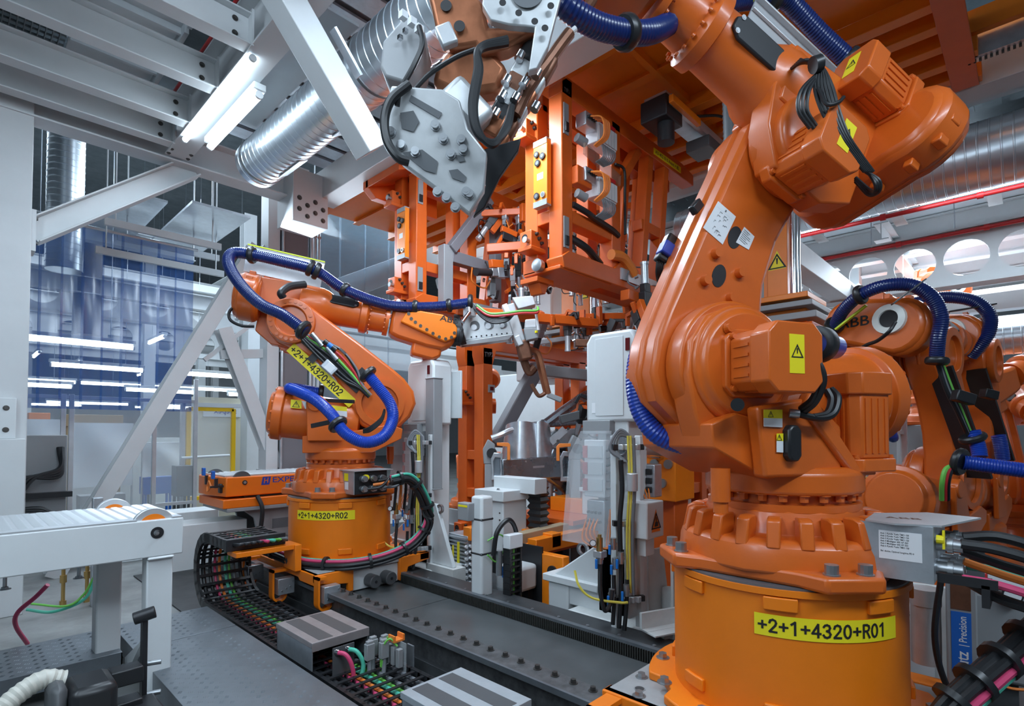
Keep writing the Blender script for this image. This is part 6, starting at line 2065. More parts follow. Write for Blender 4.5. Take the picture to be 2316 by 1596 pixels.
for i, y in enumerate((-1.2, 1.4, 4.0, 6.6)):
    b = MB().ibeam((8.2, y, 4.0), (17, y, 4.0), .16, .22, .014)
    solo('deck_beam', b, 'beam_white', ORD[i] + ' nearest cross beam under the far right deck', 'beam', group='cross beams under the far right deck')
    tube_lamp((9.2, y + .7, 3.7), (10.8, y + .7, 3.7), '%s nearest cross tube lamp under the far right deck' % ORD[i], .03, 'lamp_far', 'tube lamps under the far right deck', tray=False, top=4.3)
# gantry girders beside the roof
b = MB().box((5.86, -3, 4.30), (6.12, 5, 4.62))
solo('gantry_girder', b, 'beam_white', 'pale gantry girder right of the orange roof', 'girder', bevel=.006)
b = MB().box((6.24, -3, 4.42), (6.46, 5, 4.74))
solo('gantry_girder', b, 'beam_white', 'second pale gantry girder above the right duct', 'girder', bevel=.006)
b = MB()
for k in range(40):
    b.box((6.50, -3 + k * .2, 4.60), (7.0, -3 + k * .2 + .14, 4.62))
b.box((6.50, -3, 4.64), (9.0, 5, 4.66))
struct('trapezoid_deck', b, 'deck_dark', 'dark ribbed deck above the right duct')
for i, y in enumerate((-1.4, -.55, .30, 1.15, 2.0, 2.85)):
    b = MB().ibeam((6.9, y, 4.05), (8.0, y, 4.05), .12, .2, .012)
    solo('cross_joist', b, 'beam_white', ORD[i] + ' nearest white cross joist between the red pipes', 'joist', group='joists at the right')
for i, x in enumerate((7.15, 7.42, 7.7)):
    b = MB().ibeam((x, -3, 4.25), (x, 4, 4.25), .11, .18, .012)
    solo('long_joist', b, 'beam_white', ['nearest', 'middle', 'farthest'][i] + ' white lengthwise joist above the red pipes', 'joist', group='lengthwise joists at the right')
b = MB().box((6.95, -3, 4.36), (8.1, 4, 4.38))
struct('ceiling_panel', b, 'ceiling_panel', 'pale deck panels above the right-hand pipes')
for i, (x, z) in enumerate(((8.6, 2.9), (10.3, 3.3), (11.0, 3.0))):
    solo('roof_beam', MB().box((x, -3, z), (x + .2, 6, z + .2)), 'beam_white', ['nearest', 'middle', 'farthest'][i] + ' pale beam behind the round openings at the right', 'beam', group='beams of the far right bays')
for i, (x, y) in enumerate(((8.3, 4.2), (9.2, -.6), (10.5, 2.2), (12.5, 6.5), (14, 1.0), (9.5, 7.5), (12, 10), (7.3, 5.8))):
    b = MB().ibeam((x, y, 0), (x, y, 4.6), .2, .22, .016, (0, 1, 0))
    solo('hall_column', b, 'beam_white', 'white far column ' + ['right of the centre housing', 'behind the right edge robots', 'behind the ringed robots', 'far behind the orange lift', 'farthest at the right', 'behind the car', 'farthest behind the car', 'behind the standing frame'][i], 'column', group='columns of the far right bays')
k = 0
for j, (x, y, z) in enumerate(((9.0, 3.2, 2.55), (10.0, 5.2, 2.7), (9.2, 1.0, 2.75), (11.5, 2.6, 2.6), (12.0, 5.0, 2.9), (13.5, 8.0, 2.9), (11.0, 8.5, 2.7), (15.0, 4.0, 2.8), (8.6, 6.0, 2.6))):
    tube_lamp((x, y, z), (x, y + 1.6, z), '%s lengthwise tube lamp of the far right bays' % ORD[j], .035, 'lamp_far', 'tube lamps of the far right bays', top=4.3)
for i, x in enumerate((6.8, 9.0, 12.0)):
    b = MB().box((x, 6.5 + x * .3, 3.2), (x + 2.0, 6.6 + x * .3, 3.45))
    solo('bay_beam', b, 'beam_white', ['nearest', 'middle', 'farthest'][i] + ' pale beam across the bays behind the car', 'beam', group='beams behind the car')
spiral_duct((9.0, 3.4, 2.6), (9.0, -1.0, 2.6), .2, 'distant spiral duct behind the orange lift')
solo('machine_housing', MB().box((7.8, 5.6, 0), (7.95, 9.0, 2.6)), 'white_paint', 'tall white machine housing behind the left tooling', 'housing', bevel=.02)
b = MB().box((7.8, 3.6, 0), (7.95, 5.0, 2.1))
solo('machine_housing', b, 'white_paint', 'lower white machine housing behind the car', 'housing', bevel=.02)
b = MB().prism([(5.9, 2.2), (6.7, 2.2), (6.7, 4.4), (6.35, 4.4), (5.9, 3.4)], 4.9, 5.6, 'xz')
solo('white_gantry', b, 'white_paint', 'big white slanted housing behind the left tooling frame', 'housing', bevel=.03)
b = MB()
for k in range(6):
    b.box((4.9, 8.5 + .5 * k, 2.6 + .18 * k), (9.5, 8.62 + .5 * k, 2.72 + .18 * k))
solo('stair_flight', b, 'beam_white', 'pale stepped steelwork seen between the tooling frames', 'steelwork')
b = MB().beam(W(760, 660, d=8.4), W(1000, 570, d=9.6), .30, .34)
solo('conveyor_bridge', b, 'grey_paint', 'grey conveyor bridge behind the left tooling frame', 'conveyor', bevel=.01)
b = MB().beam(W(1000, 590, d=9.0), W(1260, 540, d=9.8), .20, .16).beam(W(990, 640, d=9.0), W(1250, 600, d=9.8), .20, .16)
solo('white_bridge', b, 'white_paint', 'white steel bridge rails behind the hanging clamps', 'bridge', bevel=.01)

# ---------------------------------------------------------------- more robots
R3 = robot('orange robot with white hollow ring and blue hose right of the R01 robot', (4.95, .64, .31), -11.7, 22.5, -2.4, base_ang=0, detail=1, group='robots of the next station', wrist=False)
R4 = robot('orange robot standing just behind the ringed one at the right', (6.05, .50, .31), -8, 10, -3, base_ang=0, detail=1, group='robots of the next station', wrist=False)
R5 = robot('orange robot at the right edge with its lettered arm slanting down', (8.2, -.35, .31), 150, 0, -20, base_ang=0, detail=1, group='robots of the far stations', wrist=True)
R6 = robot('orange robot high in the background above the ringed robots', (9.6, 1.05, 1.55), 40, 15, 10, base_ang=0, detail=0, group='robots of the far stations', wrist=True)
R7 = robot('orange robot low in the background at the right edge', (9.2, .3, .05), 200, 20, -20, base_ang=0, detail=0, group='robots of the far stations', wrist=True)
R8 = robot('orange robot far behind the standing frame at the centre', (8.6, 5.4, .2), 190, 10, -10, base_ang=0, detail=0, group='robots of the far stations', wrist=True)
R9 = robot('orange robot far behind the R02 pedestal', (6.0, 6.6, .25), 230, 15, -25, base_ang=0, detail=0, group='robots of the far stations', wrist=True)
for i, (x, y, z) in enumerate(((4.95, .64, .31), (6.05, .50, .31), (8.2, -.35, .31), (9.6, 1.05, 1.55), (9.2, .3, .05), (8.6, 5.4, .2), (6.0, 6.6, .25))):
    b = MB().lathe([(0, .46), (z - .03, .44), (z, .44)], (x, y, 0), (0, 0, 1), 20)
    b.box((x - .5, y - .5, 0), (x + .5, y + .5, .03))
    solo('robot_plinth', b, 'grey_paint', 'low plinth under ' + ['the robot with the white hollow ring', 'the robot just behind the ringed one', 'the robot at the right edge', 'the robot high in the background', 'the low robot at the right edge', 'the robot far behind the centre frame', 'the robot far behind the R02 pedestal'][i], 'plinth', bevel=.008)
# tarps and bodies far right
b = MB().grid(lambda u, v: (7.2 + 1.2 * u, 1.5 - .6 * u, .55 + .35 * v + .1 * math.sin(7 * u) * v), 14, 6)
b2 = MB().box((7.1, .9, .0), (8.5, 1.8, .55))
o = solo('parts_rack', b2, 'dark_grey_paint', 'dark parts rack with pressed sheet parts behind R01', 'rack', bevel=.01)
part('sheet_parts', b, 'body_zinc', o)
t = thing('far_fence', 'clear guard fence between R01 and the ringed robot', 'fence', (6.8, 1.5, 0))
for x, y in ((6.7, 1.55), (7.05, 1.34), (7.5, 1.1)):
    part('post', MB().box((x - .03, y - .03, 0), (x + .03, y + .03, 2.0)), 'aluminium', t)
for z in (1.05, 1.45, 1.95):
    part('rail', MB().beam((6.7, 1.55, z), (7.5, 1.1, z), .04, .04), 'aluminium', t)
part('pane', MB().beam((6.7, 1.55, 1.0), (7.5, 1.1, 1.0), .006, 1.9), 'clear_plastic', t)
b = MB().box((5.75, 1.25, .0), (6.2, 1.55, .95))
o = solo('control_box', b, 'white_paint', 'white control box with a yellow lid between R01 and the ringed robot', 'box', bevel=.01)
part('lid', MB().box((5.7, 1.2, .95), (6.25, 1.6, 1.02)), 'guard_yellow', o)
c = MB()
warn_triangle(c, (5.748, 1.40, .80), (0, -1, 0), (0, 0, 1), .14)
part('hazard_print', c, 'print_black', o, smooth=0)
p = W(2000, 870, d=5.6)
t = thing('hanging_gun', 'small welding gun with blue hose hanging between the robots', 'welding gun', p)
part('head', MB().cbox(p, (.10, .10, .2)).cbox(p + Vector((.03, -.03, -.14)), (.06, .06, .10)), 'dark_grey_paint', t, bevel=.01)
part('collar', MB().cyl(W(2003, 905, d=5.6), W(2003, 915, d=5.6), .07, n=16), 'black_rubber', t)
part('hose', MB().tube([W(2003, 915, d=5.6), W(2012, 960, d=5.6), W(2020, 990, d=5.6), W(2012, 960, d=5.75), W(2030, 935, d=5.9)], .05, 12, .08, .03), 'blue_hose', t)

# ---------------------------------------------------------------- things beside the R01 pedestal, lower right
t = thing('dosing_pump', 'slim grey pump column with a blue lettered sticker at lower right', 'pump', (3.0, .24, 0))
c = W(2172, 1300, d=2.3)
M = frame_of((c.x, c.y, 0), (.12, -1, 0), (0, 0, 1))
part('column', MB(M).box((-.05, -.05, .01), (.05, .05, .86)), 'grey_paint', t, bevel=.006)
part('head_plate', MB(M).box((-.075, -.06, .86), (.075, .06, .90)), 'deck_steel', t, bevel=.004)
part('motor', MB(M).cyl((-.12, .03, .45), (-.12, .03, .70), .055, n=20).cyl((-.12, .03, .70), (-.12, .03, .77), .058, n=20), 'machined', t)
part('rating_plate', MB(M).box((-.035, -.052, .72), (.03, -.05, .82)), 'brown_copper', t)
st = part('sticker', MB(M).box((-.035, -.052, .46), (.03, -.05, .71)), 'sticker_blue', t)
R_m = M.to_3x3()
part('sticker_print', MB().text('Lutz', M @ Vector((.018, -.0525, .468)), (0, 0, 1), R_m @ Vector((-1, 0, 0)), .058, .82).text('| Precision', M @ Vector((.014, -.0525, .572)), (0, 0, 1), R_m @ Vector((-1, 0, 0)), .036, .80), 'label_white', st, smooth=0)
part('hose', MB().tube([M @ Vector((-.06, -.07, .88)), M @ Vector((-.09, -.09, .6)), M @ Vector((-.05, -.09, .4)), M @ Vector((.03, -.08, .30))], .012, 8), 'black_rubber', t)
t = thing('gauge_cabinet', 'grey cabinet with a pressure gauge at the right edge', 'cabinet', (3.4, .1, 0))
c = W(2245, 1350, d=2.45)
M = frame_of((c.x, c.y, 0), (.12, -1, 0), (0, 0, 1))
part('body', MB(M).box((-.10, -.04, .35), (.12, .12, .74)), 'grey_paint', t, bevel=.02)
part('foot', MB(M).box((-.06, .0, .01), (.08, .10, .35)), 'dark_grey_paint', t)
part('flow_block', MB(M).box((-.02, -.06, .76), (.2, .05, .84)), 'label_white', t, bevel=.006)
part('red_block', MB(M).box((-.08, -.06, .76), (-.02, .05, .83)), 'red_paint', t, bevel=.006)
part('gauge', MB(M).cyl((.06, -.06, .75), (.06, -.08, .75), .035, n=20), 'black_metal', t)
part('gauge_face', MB(M).cyl((.06, -.0805, .75), (.06, -.082, .75), .029, n=20), 'label_white', t)
part('solenoid', MB(M).cyl((-.05, 0, .83), (-.05, 0, .92), .028, n=14), 'black_plastic', t)
part('wire', MB(M).tube([(-.05, -.06, .4), (.05, -.1, .36), (.2, -.08, .42), (.28, -.05, .6)], .006, 6), 'cable_orange', t)
c = W(2095, 1440, d=2.62)
M = frame_of((c.x, c.y, 0), (.12, -1, 0), (0, 0, 1))
b = MB(M).box((-.22, 0, .01), (.16, .03, .72))
o = solo('scuffed_partition', b, 'dirty_white', 'scuffed white panel with a taped sheet of paper right of the R01 pedestal', 'partition', bevel=.006)
o2 = part('paper_sheet', MB(M).box((-.11, -.002, .28), (.03, -.0005, .64)), 'label_white', o)
part('paper_print', MB(M).text('1/2021', M.inverted() @ (M @ Vector((-.09, -.003, .56))), (1, 0, 0), (0, 0, 1), .03, .9), 'print_grey', o, smooth=0)
# loom at the lower right corner
cb = thing('cable_loom', 'thick loom of black, pink and teal cables in the lower right corner', 'cable loom', W(2200, 1500, d=1.6))
bundle(cb, [W(2085, 1680, d=1.72), W(2150, 1595, d=1.72), W(2225, 1525, d=1.74), W(2300, 1460, d=1.78), W(2380, 1380, d=1.82), W(2440, 1290, d=1.86)],
       [(.030, .0, .017, 'black_rubber'), (.0, .022, .017, 'black_rubber'), (.002, -.020, .016, 'black_rubber'), (-.030, .016, .016, 'black_rubber'), (-.036, -.014, .014, 'cable_pink'), (-.026, -.038, .013, 'cable_teal')], ties=7)

b = MB().box((8.9, -.42, 3.30), (8.93, .02, 3.62))
o = solo('red_board', b, 'red_paint', 'small red board with a white mark behind the beam at the right edge', 'sign')
part('white_mark', MB().box((8.895, -.16, 3.40), (8.9, -.08, 3.54)), 'label_white', o)
part('board_post', MB().box((8.91, -.2, 0), (8.94, -.15, 3.30)), 'galvanised', o)
# ---------------------------------------------------------------- dress packs, tools and stickers
def on_plane(px_, py_, M, axis, val):
    """the photograph pixel carried onto the plane local[axis] = val of M"""
    Mi = M.inverted()
    a = Mi @ Vector((0, 0, CAM_H))
    c = Mi @ W(px_, py_, d=1.0)
    d = c - a
    return M @ (a + d * ((val - a[axis]) / d[axis]))


def sticker(parent, pts, M, axis, val, m, name='sticker', lift=.0015):
    P = [on_plane(x, y, M, axis, val) for x, y in pts]
    n = (P[1] - P[0]).cross(P[2] - P[0]).normalized()
    if n.dot(Vector((0, 0, CAM_H)) - P[0]) < 0:
        n = -n
    k = len(P)
    vs = [p + n * .0002 for p in P] + [p + n * lift for p in P]
    b = MB().add(vs, [tuple(range(k)), tuple(range(2 * k - 1, k - 1, -1))] + [(i, k + i, k + (i + 1) % k, (i + 1) % k) for i in range(k)])
    return part(name, b, m, parent, smooth=0), P, n


def hose(parent, q, r, m, name='hose', ripple=.07, pitch=.014, n=14):
    return part(name, MB().tube([W(*a[:2], d=a[2]) for a in q], r, n, ripple, pitch), m, parent)


def collar(parent, a, c, r, name='hose_clamp', m='black_plastic'):
    p0, p1 = W(*a[:2], d=a[2]), W(*c[:2], d=c[2])
    d = (p1 - p0).normalized()
    return part(name, MB().lathe([(0, r), (.012, r * 1.12), (.03, r * 1.12), (.042, r)], (p0 + p1) / 2 - d * .021, d, 20), m, parent)


def slab_px(parent, pts, d0, d1, th, name, m, bevel=.006, holes=()):
    """plate with the outline seen in the photograph; depth runs from d0 at its first point's height to d1 at the last"""
    ys = [p[1] for p in pts]
    y0, y1 = min(ys), max(ys)
    F = [W(x, y, d=d0 + (d1 - d0) * (y - y0) / (y1 - y0)) for x, y in pts]
    B = [p + _F * th for p in F]
    k = len(F)
    b = MB().add(F + B, [tuple(range(k)), tuple(range(2 * k - 1, k - 1, -1))] + [(i, k + i, k + (i + 1) % k, (i + 1) % k) for i in range(k)])
    return part(name, b, m, parent, bevel=bevel)


def guide(R, x0, x1):
    """aluminium guide plate with lime strip above the forearm"""
    M = R['M3']
    b = MB(M).box((x0, -.055, .36), (x1, -.045, .58)).box((x0, -.06, .575), (x1, -.02, .585)).box((x0, -.045, .52), (x1, -.03, .535))
    p = part('guide_plate', b, 'aluminium', R['root'], bevel=.003)
    part('lime_strip', MB(M).box((x0, -.065, .586), (x1, -.030, .596)), 'lime', p)
    part('slot_strip', MB(M).box((x0 + .1, -.064, .5962), (x1 - .2, -.05, .598)), 'black_metal', p)
    for x in (x0 + .05, x1 - .05):
        part('plate_bracket', MB(M).box((x - .02, -.05, .30), (x + .02, -.03, .42)), 'black_metal', p, bevel=.003)


# R02 ---------------------------------------------------------------------------------
guide(R2, -.46, .16)
r = R2['root']
hose(r, [(1062, 684, 5.10), (1000, 692, 5.02), (940, 694, 4.92), (870, 688, 4.82), (780, 655, 4.68), (715, 613, 4.58), (640, 592, 4.52), (570, 576, 4.45), (527, 573, 4.38), (517, 598, 4.30), (545, 645, 4.22), (590, 688, 4.18), (640, 712, 4.18), (692, 750, 4.2)], .046, 'navy_hose')
hose(r, [(830, 845, 4.33), (855, 875, 4.33), (882, 912, 4.32), (888, 948, 4.28), (868, 986, 4.18), (825, 1000, 4.12), (780, 978, 4.12), (748, 935, 4.18), (712, 903, 4.3), (672, 884, 4.45), (655, 878, 4.54), (680, 880, 4.66), (728, 888, 4.74)], .046, 'blue_hose')
for a, c, rr in (((565, 576, 4.45), (575, 577, 4.45), .062), ((710, 610, 4.57), (722, 616, 4.59), .066), ((698, 604, 4.56), (706, 608, 4.57), .064), ((775, 652, 4.68), (785, 658, 4.68), .056), ((935, 694, 4.92), (945, 694, 4.92), .056), ((1012, 691, 5.03), (1020, 690, 5.03), .056), ((1060, 684, 5.1), (1068, 684, 5.1), .068), ((680, 742, 4.2), (692, 750, 4.2), .07), ((828, 842, 4.33), (836, 850, 4.33), .07), ((760, 955, 4.15), (768, 964, 4.14), .07), ((722, 887, 4.73), (730, 888, 4.74), .066)):
    collar(r, a, c, rr)
part('clamp_arm', MB().beam(W(705, 963, d=4.3), W(775, 948, d=4.12), .02, .035), 'black_metal', r, bevel=.003)
part('clamp_arm', MB().beam(W(735, 905, d=4.6), W(800, 908, d=4.5), .03, .03), 'black_metal', r, bevel=.003)
M = R2['M2']
tr = part('cable_tray', MB(M).box((-.075, -.222, .20), (.03, -.212, .86)).box((-.14, -.222, .62), (-.07, -.212, .68)).box((.02, -.222, .26), (.12, -.212, .32)), 'black_metal', R2['la'])
for k, (m, dx, bow) in enumerate((('black_rubber', -.06, -.01), ('black_rubber', -.04, .0), ('cable_green', -.005, .03), ('cable_red', .01, .05), ('black_rubber', .0, .10), ('cable_grey', .02, .08), ('black_rubber', -.02, .02))):
    part('cable', MB().tube([M @ Vector(p) for p in ((-.02 + dx * .3, -.245, .90), (dx, -.25, .75), (dx + bow, -.255, .55), (dx + bow * .7, -.25, .35), (dx * .5, -.25, .22), (-.01 + dx * .3, -.245, .10))], .012, 8), m, R2['la'])
part('junction_block', MB(M).box((-.11, -.275, .44), (-.03, -.222, .56)), 'galvanised', R2['la'], bevel=.006)
part('junction_lid', MB(M).box((-.10, -.278, .46), (-.04, -.275, .53)), 'label_white', R2['la'])
for z0 in (.50, .66):
    part('connector', MB(M).cyl((.02, -.265, z0), (.035, -.265, z0 + .13), .020, n=12), 'bolt_steel', R2['la'])
part('connector', MB(M).cyl((.07, -.27, .56), (.06, -.27, .68), .022, n=12), 'black_plastic', R2['la'])
part('connector_band', MB(M).cyl((.066, -.27, .60), (.063, -.27, .64), .0235, n=12), 'valve_blue', R2['la'])
part('arm_label', MB(M).box((-.205, -.203, .16), (-.115, -.2005, .84)), 'label_yellow', R2['la'])
R3_ = M.to_3x3()
part('arm_label_print', stroke_text(MB(), '+2+1+4320+R02', lambda a, c: M @ Vector((-.19 + c, -.2036, .825 - a)), .060), 'print_black', R2['la'], smooth=0)
part('elbow_cable', MB().tube([W(640, 672, d=4.35), W(636, 662, d=4.33), W(655, 648, d=4.4), W(690, 643, d=4.5)], .03, 10), 'black_rubber', r)
part('loop_cable', MB().tube([W(552, 686, d=4.5), W(522, 700, d=4.45), W(520, 722, d=4.42), W(545, 736, d=4.42), W(575, 738, d=4.45)], .012, 8), 'black_rubber', r)
for k in range(4):
    part('cable', MB().tube([W(870, 925 + 2 * k, d=4.4), W(862, 945 + 3 * k, d=4.38), W(838, 965 + 3 * k, d=4.36), W(822, 972 + 2 * k, d=4.38)], .009, 6), 'black_rubber', r)
M1 = R2['M1']
o, P, n = sticker(R2['tu'], ((658, 903), (682, 905), (682, 924), (657, 922)), M1, 1, -.27, 'label_yellow', 'warning_sticker')
b = MB()
warn_triangle(b, sum(P, Vector()) / 4, P[1] - P[0], P[0] - P[3], .06, .003)
part('warning_print', b, 'print_black', R2['tu'], smooth=0)
sticker(R2['tu'], ((682, 906), (738, 915), (745, 932), (690, 924)), M1, 1, -.27, 'label_white')
o, P, n = sticker(R2['tu'], ((747, 916), (785, 920), (785, 930), (747, 927)), M1, 1, -.265, 'label_yellow')
sticker(R2['tu'], ((747, 927), (785, 930), (785, 943), (760, 940)), M1, 1, -.265, 'label_white')


def connector_box(x0, y0, root, dark, name):
    """sheet metal cover with the motor and signal connectors on the base's cable side"""
    p = part(name, MB().box((x0, y0, .955), (x0 + .30, y0 + .17, 1.14)), 'black_metal' if dark else 'galvanised', root, bevel=.003)
    c = MB().prism([(x0 - .03, y0 + .10), (x0 + .02, y0 - .02), (x0 + .33, y0 - .10), (x0 + .36, y0 + .06), (x0 + .20, y0 + .20), (x0, y0 + .19)] if not dark else [(x0 - .02, y0 - .03), (x0 + .34, y0 - .03), (x0 + .34, y0 + .2), (x0 - .02, y0 + .2)], 1.14, 1.146, 'xy')
    part('cover_sheet', c, 'aluminium', p)
    sp = []
    for i in range(3):
        for k in range(2):
            x, z = x0 + .06 + .085 * i, 1.0 + .08 * k
            part('connector', MB().cyl((x, y0, z), (x, y0 - .07, z), .022, n=14).cyl((x, y0 - .03, z), (x, y0 - .045, z), .027, n=14), 'bolt_steel', p)
    return p


p = connector_box(2.245, .255, R1['root'], False, 'connector_cover')
part('side_sheet', MB().box((2.242, .255, .955), (2.245, .47, 1.14)), 'galvanised', p)
o = part('data_sheet', MB().box((2.2405, .285, 1.02), (2.242, .405, 1.115)), 'label_white', p)
b = MB()
for k, s in enumerate(('Axis 1 Kyodo Yushi TMO 150', 'Axis 2 Kyodo Yushi TMO 150', 'Axis 3 Kyodo Yushi TMO 150', 'Axis 4 Mobilgear 600 XP 320', 'Axis 5 Mobilgear 600 XP 320', 'Axis 6 Kyodo Yushi TMO 150', '', 'Bal. device, Optimol longtime PD 0')):
    if s:
        b.text(s, (2.240, .40, 1.103 - .0085 * k), (0, -1, 0), (0, 0, 1), .0078, .84)
part('data_print', b, 'print_black', p, smooth=0)
part('lid_logo', MB().text('ABB', (2.33, .40, 1.1465), (.3, -1, 0), (1, .3, 0), .06, 1.0), 'brown_copper', p, smooth=0)
part('yellow_lever', MB().cyl((2.27, .25, 1.10), (2.27, .23, 1.10), .014, n=10).box((2.262, .228, 1.07), (2.278, .234, 1.13)), 'label_yellow', p)
for k, (m, rr, z, dz) in enumerate((('black_rubber', .017, 1.09, .0), ('black_rubber', .015, 1.06, -.02), ('cable_orange', .013, 1.02, -.02), ('cable_teal', .014, 1.0, .0), ('cable_pink', .013, .98, .0), ('black_rubber', .017, .97, -.04), ('black_rubber', .017, 1.10, .02))):
    x = 2.29 + .04 * (k % 4)
    part('power_cable', MB().tube([(x, .19, z), (x + .02, .10, z - .01 + dz), (x + .05, -.02, z - .05 + dz), (x + .10, -.16, z - .14 + dz), (x + .12, -.30, z - .26)], rr, 8), m, p)
part('cable_bracket', MB().box((2.27, .10, .96), (2.275, .25, .99)).box((2.27, .12, .90), (2.40, .14, .97)), 'black_metal', p)
part('white_tag', MB().beam((2.30, .02, 1.08), (2.31, -.02, .99), .004, .018), 'label_white', p)

p = connector_box(2.27, 3.915, R2['root'], True, 'connector_cover')
part('end_sheet', MB().box((2.262, 3.915, .955), (2.27, 4.09, 1.14)), 'galvanised', p)
part('warning_sticker', MB().box((2.2605, 4.0, 1.06), (2.262, 4.06, 1.12)), 'label_yellow', p)
part('white_sticker', MB().box((2.2605, 4.0, .99), (2.262, 4.05, 1.05)), 'label_white', p)
part('yellow_cap', MB().cyl((2.36, 3.91, 1.09), (2.36, 3.88, 1.09), .022, n=16), 'label_yellow', p)
for k in range(5):
    x = 2.35 + .05 * k
    part('power_cable', MB().tube([(x, 3.85, 1.0 + .03 * (k % 3)), (x + .08, 3.78, 1.02 + .03 * (k % 3)), (x + .2, 3.80, 1.10), (x + .27, 3.86, 1.0), (x + .28, 3.9, .8)], .012, 8), ('black_rubber', 'cable_orange', 'black_rubber', 'cable_grey', 'black_rubber')[k], p)

# R01 ---------------------------------------------------------------------------------
guide(R1, -.28, .38)
r = R1['root']
hose(r, [(1462, 770, 2.30), (1443, 810, 2.26), (1438, 870, 2.24), (1450, 930, 2.22), (1485, 980, 2.2), (1540, 1003, 2.2), (1585, 1008, 2.22)], .042, 'blue_hose')
hose(r, [(1235, -30, 1.75), (1290, 22, 1.78), (1350, 58, 1.84), (1420, 74, 1.92), (1480, 70, 2.0), (1540, 40, 2.2), (1620, 10, 2.32), (1700, -2, 2.42), (1765, -8, 2.46), (1805, 25, 2.50), (1860, 82, 2.54), (1935, 150, 2.58)], .042, 'navy_hose')
collar(r, (1412, 74, 1.91), (1420, 74, 1.92), .053)
collar(r, (1738, -5, 2.44), (1746, -5, 2.45), .06)
collar(r, (1915, 133, 2.57), (1922, 139, 2.57), .055)
hz = part('hose_end', MB().lathe([(0, .052), (.0, .046), (.16, .044), (.20, .03)], W(1848, 778, d=1.98), (W(1910, 790, d=2.15) - W(1848, 778, d=1.98)), 24), 'blue_hose', r)
d = (W(1910, 790, d=2.15) - W(1848, 778, d=1.98)).normalized()
part('hose_end_ring', MB().lathe([(-.012, .064), (-.016, .056), (-.016, .042), (.05, .042), (.05, .060), (.04, .066), (.0, .066), (-.012, .064)], W(1845, 778, d=1.97), d, 28, closed=False), 'black_rubber', r)
part('hose_bore', MB().lathe([(.01, .04), (.012, .04)], W(1845, 778, d=1.97), d, 24), 'logo_blue', r)
for m, dy in (('cable_green', 0), ('cable_pink', 14), ('black_rubber', 24)):
    part('hose_cable', MB().tube([W(1850, 775 + dy * .5, d=1.99), W(1825, 788 + dy * .6, d=1.95), W(1808, 806 + dy, d=1.94), W(1795, 830 + dy, d=1.96)], .011, 8), m, r)
for q in ([(1808, 820, 1.93), (1835, 815, 1.88), (1855, 850, 1.87), (1840, 900, 1.90), (1812, 925, 1.95)], [(1808, 815, 1.93), (1842, 812, 1.87), (1862, 855, 1.86), (1845, 905, 1.9), (1815, 932, 1.95)], [(1880, 880, 2.0), (1895, 900, 1.97), (1885, 935, 1.95), (1850, 945, 1.94), (1790, 932, 1.95)], [(1870, 882, 2.0), (1880, 905, 1.98), (1870, 935, 1.95), (1840, 943, 1.94)]):
    part('motor_cable', MB().tube([W(*a[:2], d=a[2]) for a in q], .013, 8), 'black_rubber', r)
part('cable_plug', MB().cyl(W(1785, 934, d=1.95), W(1808, 936, d=1.94), .016, n=12), 'bolt_steel', r)
for k in range(6):
    part('motor_cable', MB().tube([W(1790 + 4 * k, 155 - 4 * k, d=2.12), W(1822 + 3 * k, 136 + 2 * k, d=2.04), W(1846 + 3 * k, 150 + k, d=2.02), W(1842 + 8 * k, 195, d=2.0), W(1856 + 8 * k, 245, d=1.98), W(1888 + 6 * k, 305, d=1.98), W(1922 + 5 * k, 350, d=2.0), W(1955 + 4 * k, 388, d=2.02)], .0065, 8), 'black_rubber', r)
for k in range(3):
    part('motor_cable', MB().tube([W(1958 + 3 * k, 388, d=2.06), W(1988 - 4 * k, 408 + 4 * k, d=2.04), W(1988 - 5 * k, 432, d=2.06), W(1965, 440 - 6 * k, d=2.1), W(1935, 410 - 4 * k, d=2.14)], .007, 8), 'black_rubber', r)
    part('motor_cable', MB().tube([W(1850, 165 + 3 * k, d=2.02), W(1812 + 9 * k, 205, d=1.98), W(1806 + 10 * k, 250, d=1.98), W(1832 + 9 * k, 290, d=2.0)], .007, 8), 'black_rubber', r)
part('motor_cable', MB().tube([W(1850, 200, d=1.99), W(1870, 235, d=1.95), W(1895, 232, d=1.95), W(1908, 220, d=1.97)], .007, 8), 'black_rubber', r)
part('cable_strap', MB().cyl(W(1838, 148, d=2.0), W(1855, 142, d=2.0), .03, n=14), 'black_plastic', r)
# plugs on the front of the lower arm
part('plug_stack', MB().beam(W(1492, 592, d=2.34), W(1520, 535, d=2.36), .05, .05), 'black_plastic', r, bevel=.008)
part('plug_band', MB().beam(W(1500, 578, d=2.33), W(1512, 552, d=2.34), .054, .054), 'logo_blue', r, bevel=.006)
for k in range(4):
    part('plug_cable', MB().tube([W(1488 + 4 * k, 590, d=2.34), W(1486 + 3 * k, 615, d=2.35), W(1490 + 2 * k, 640, d=2.4)], .008, 6), 'black_rubber', r)
part('latch_box', MB().beam(W(1566, 478, d=2.2), W(1583, 458, d=2.22), .03, .04), 'black_plastic', r, bevel=.006)
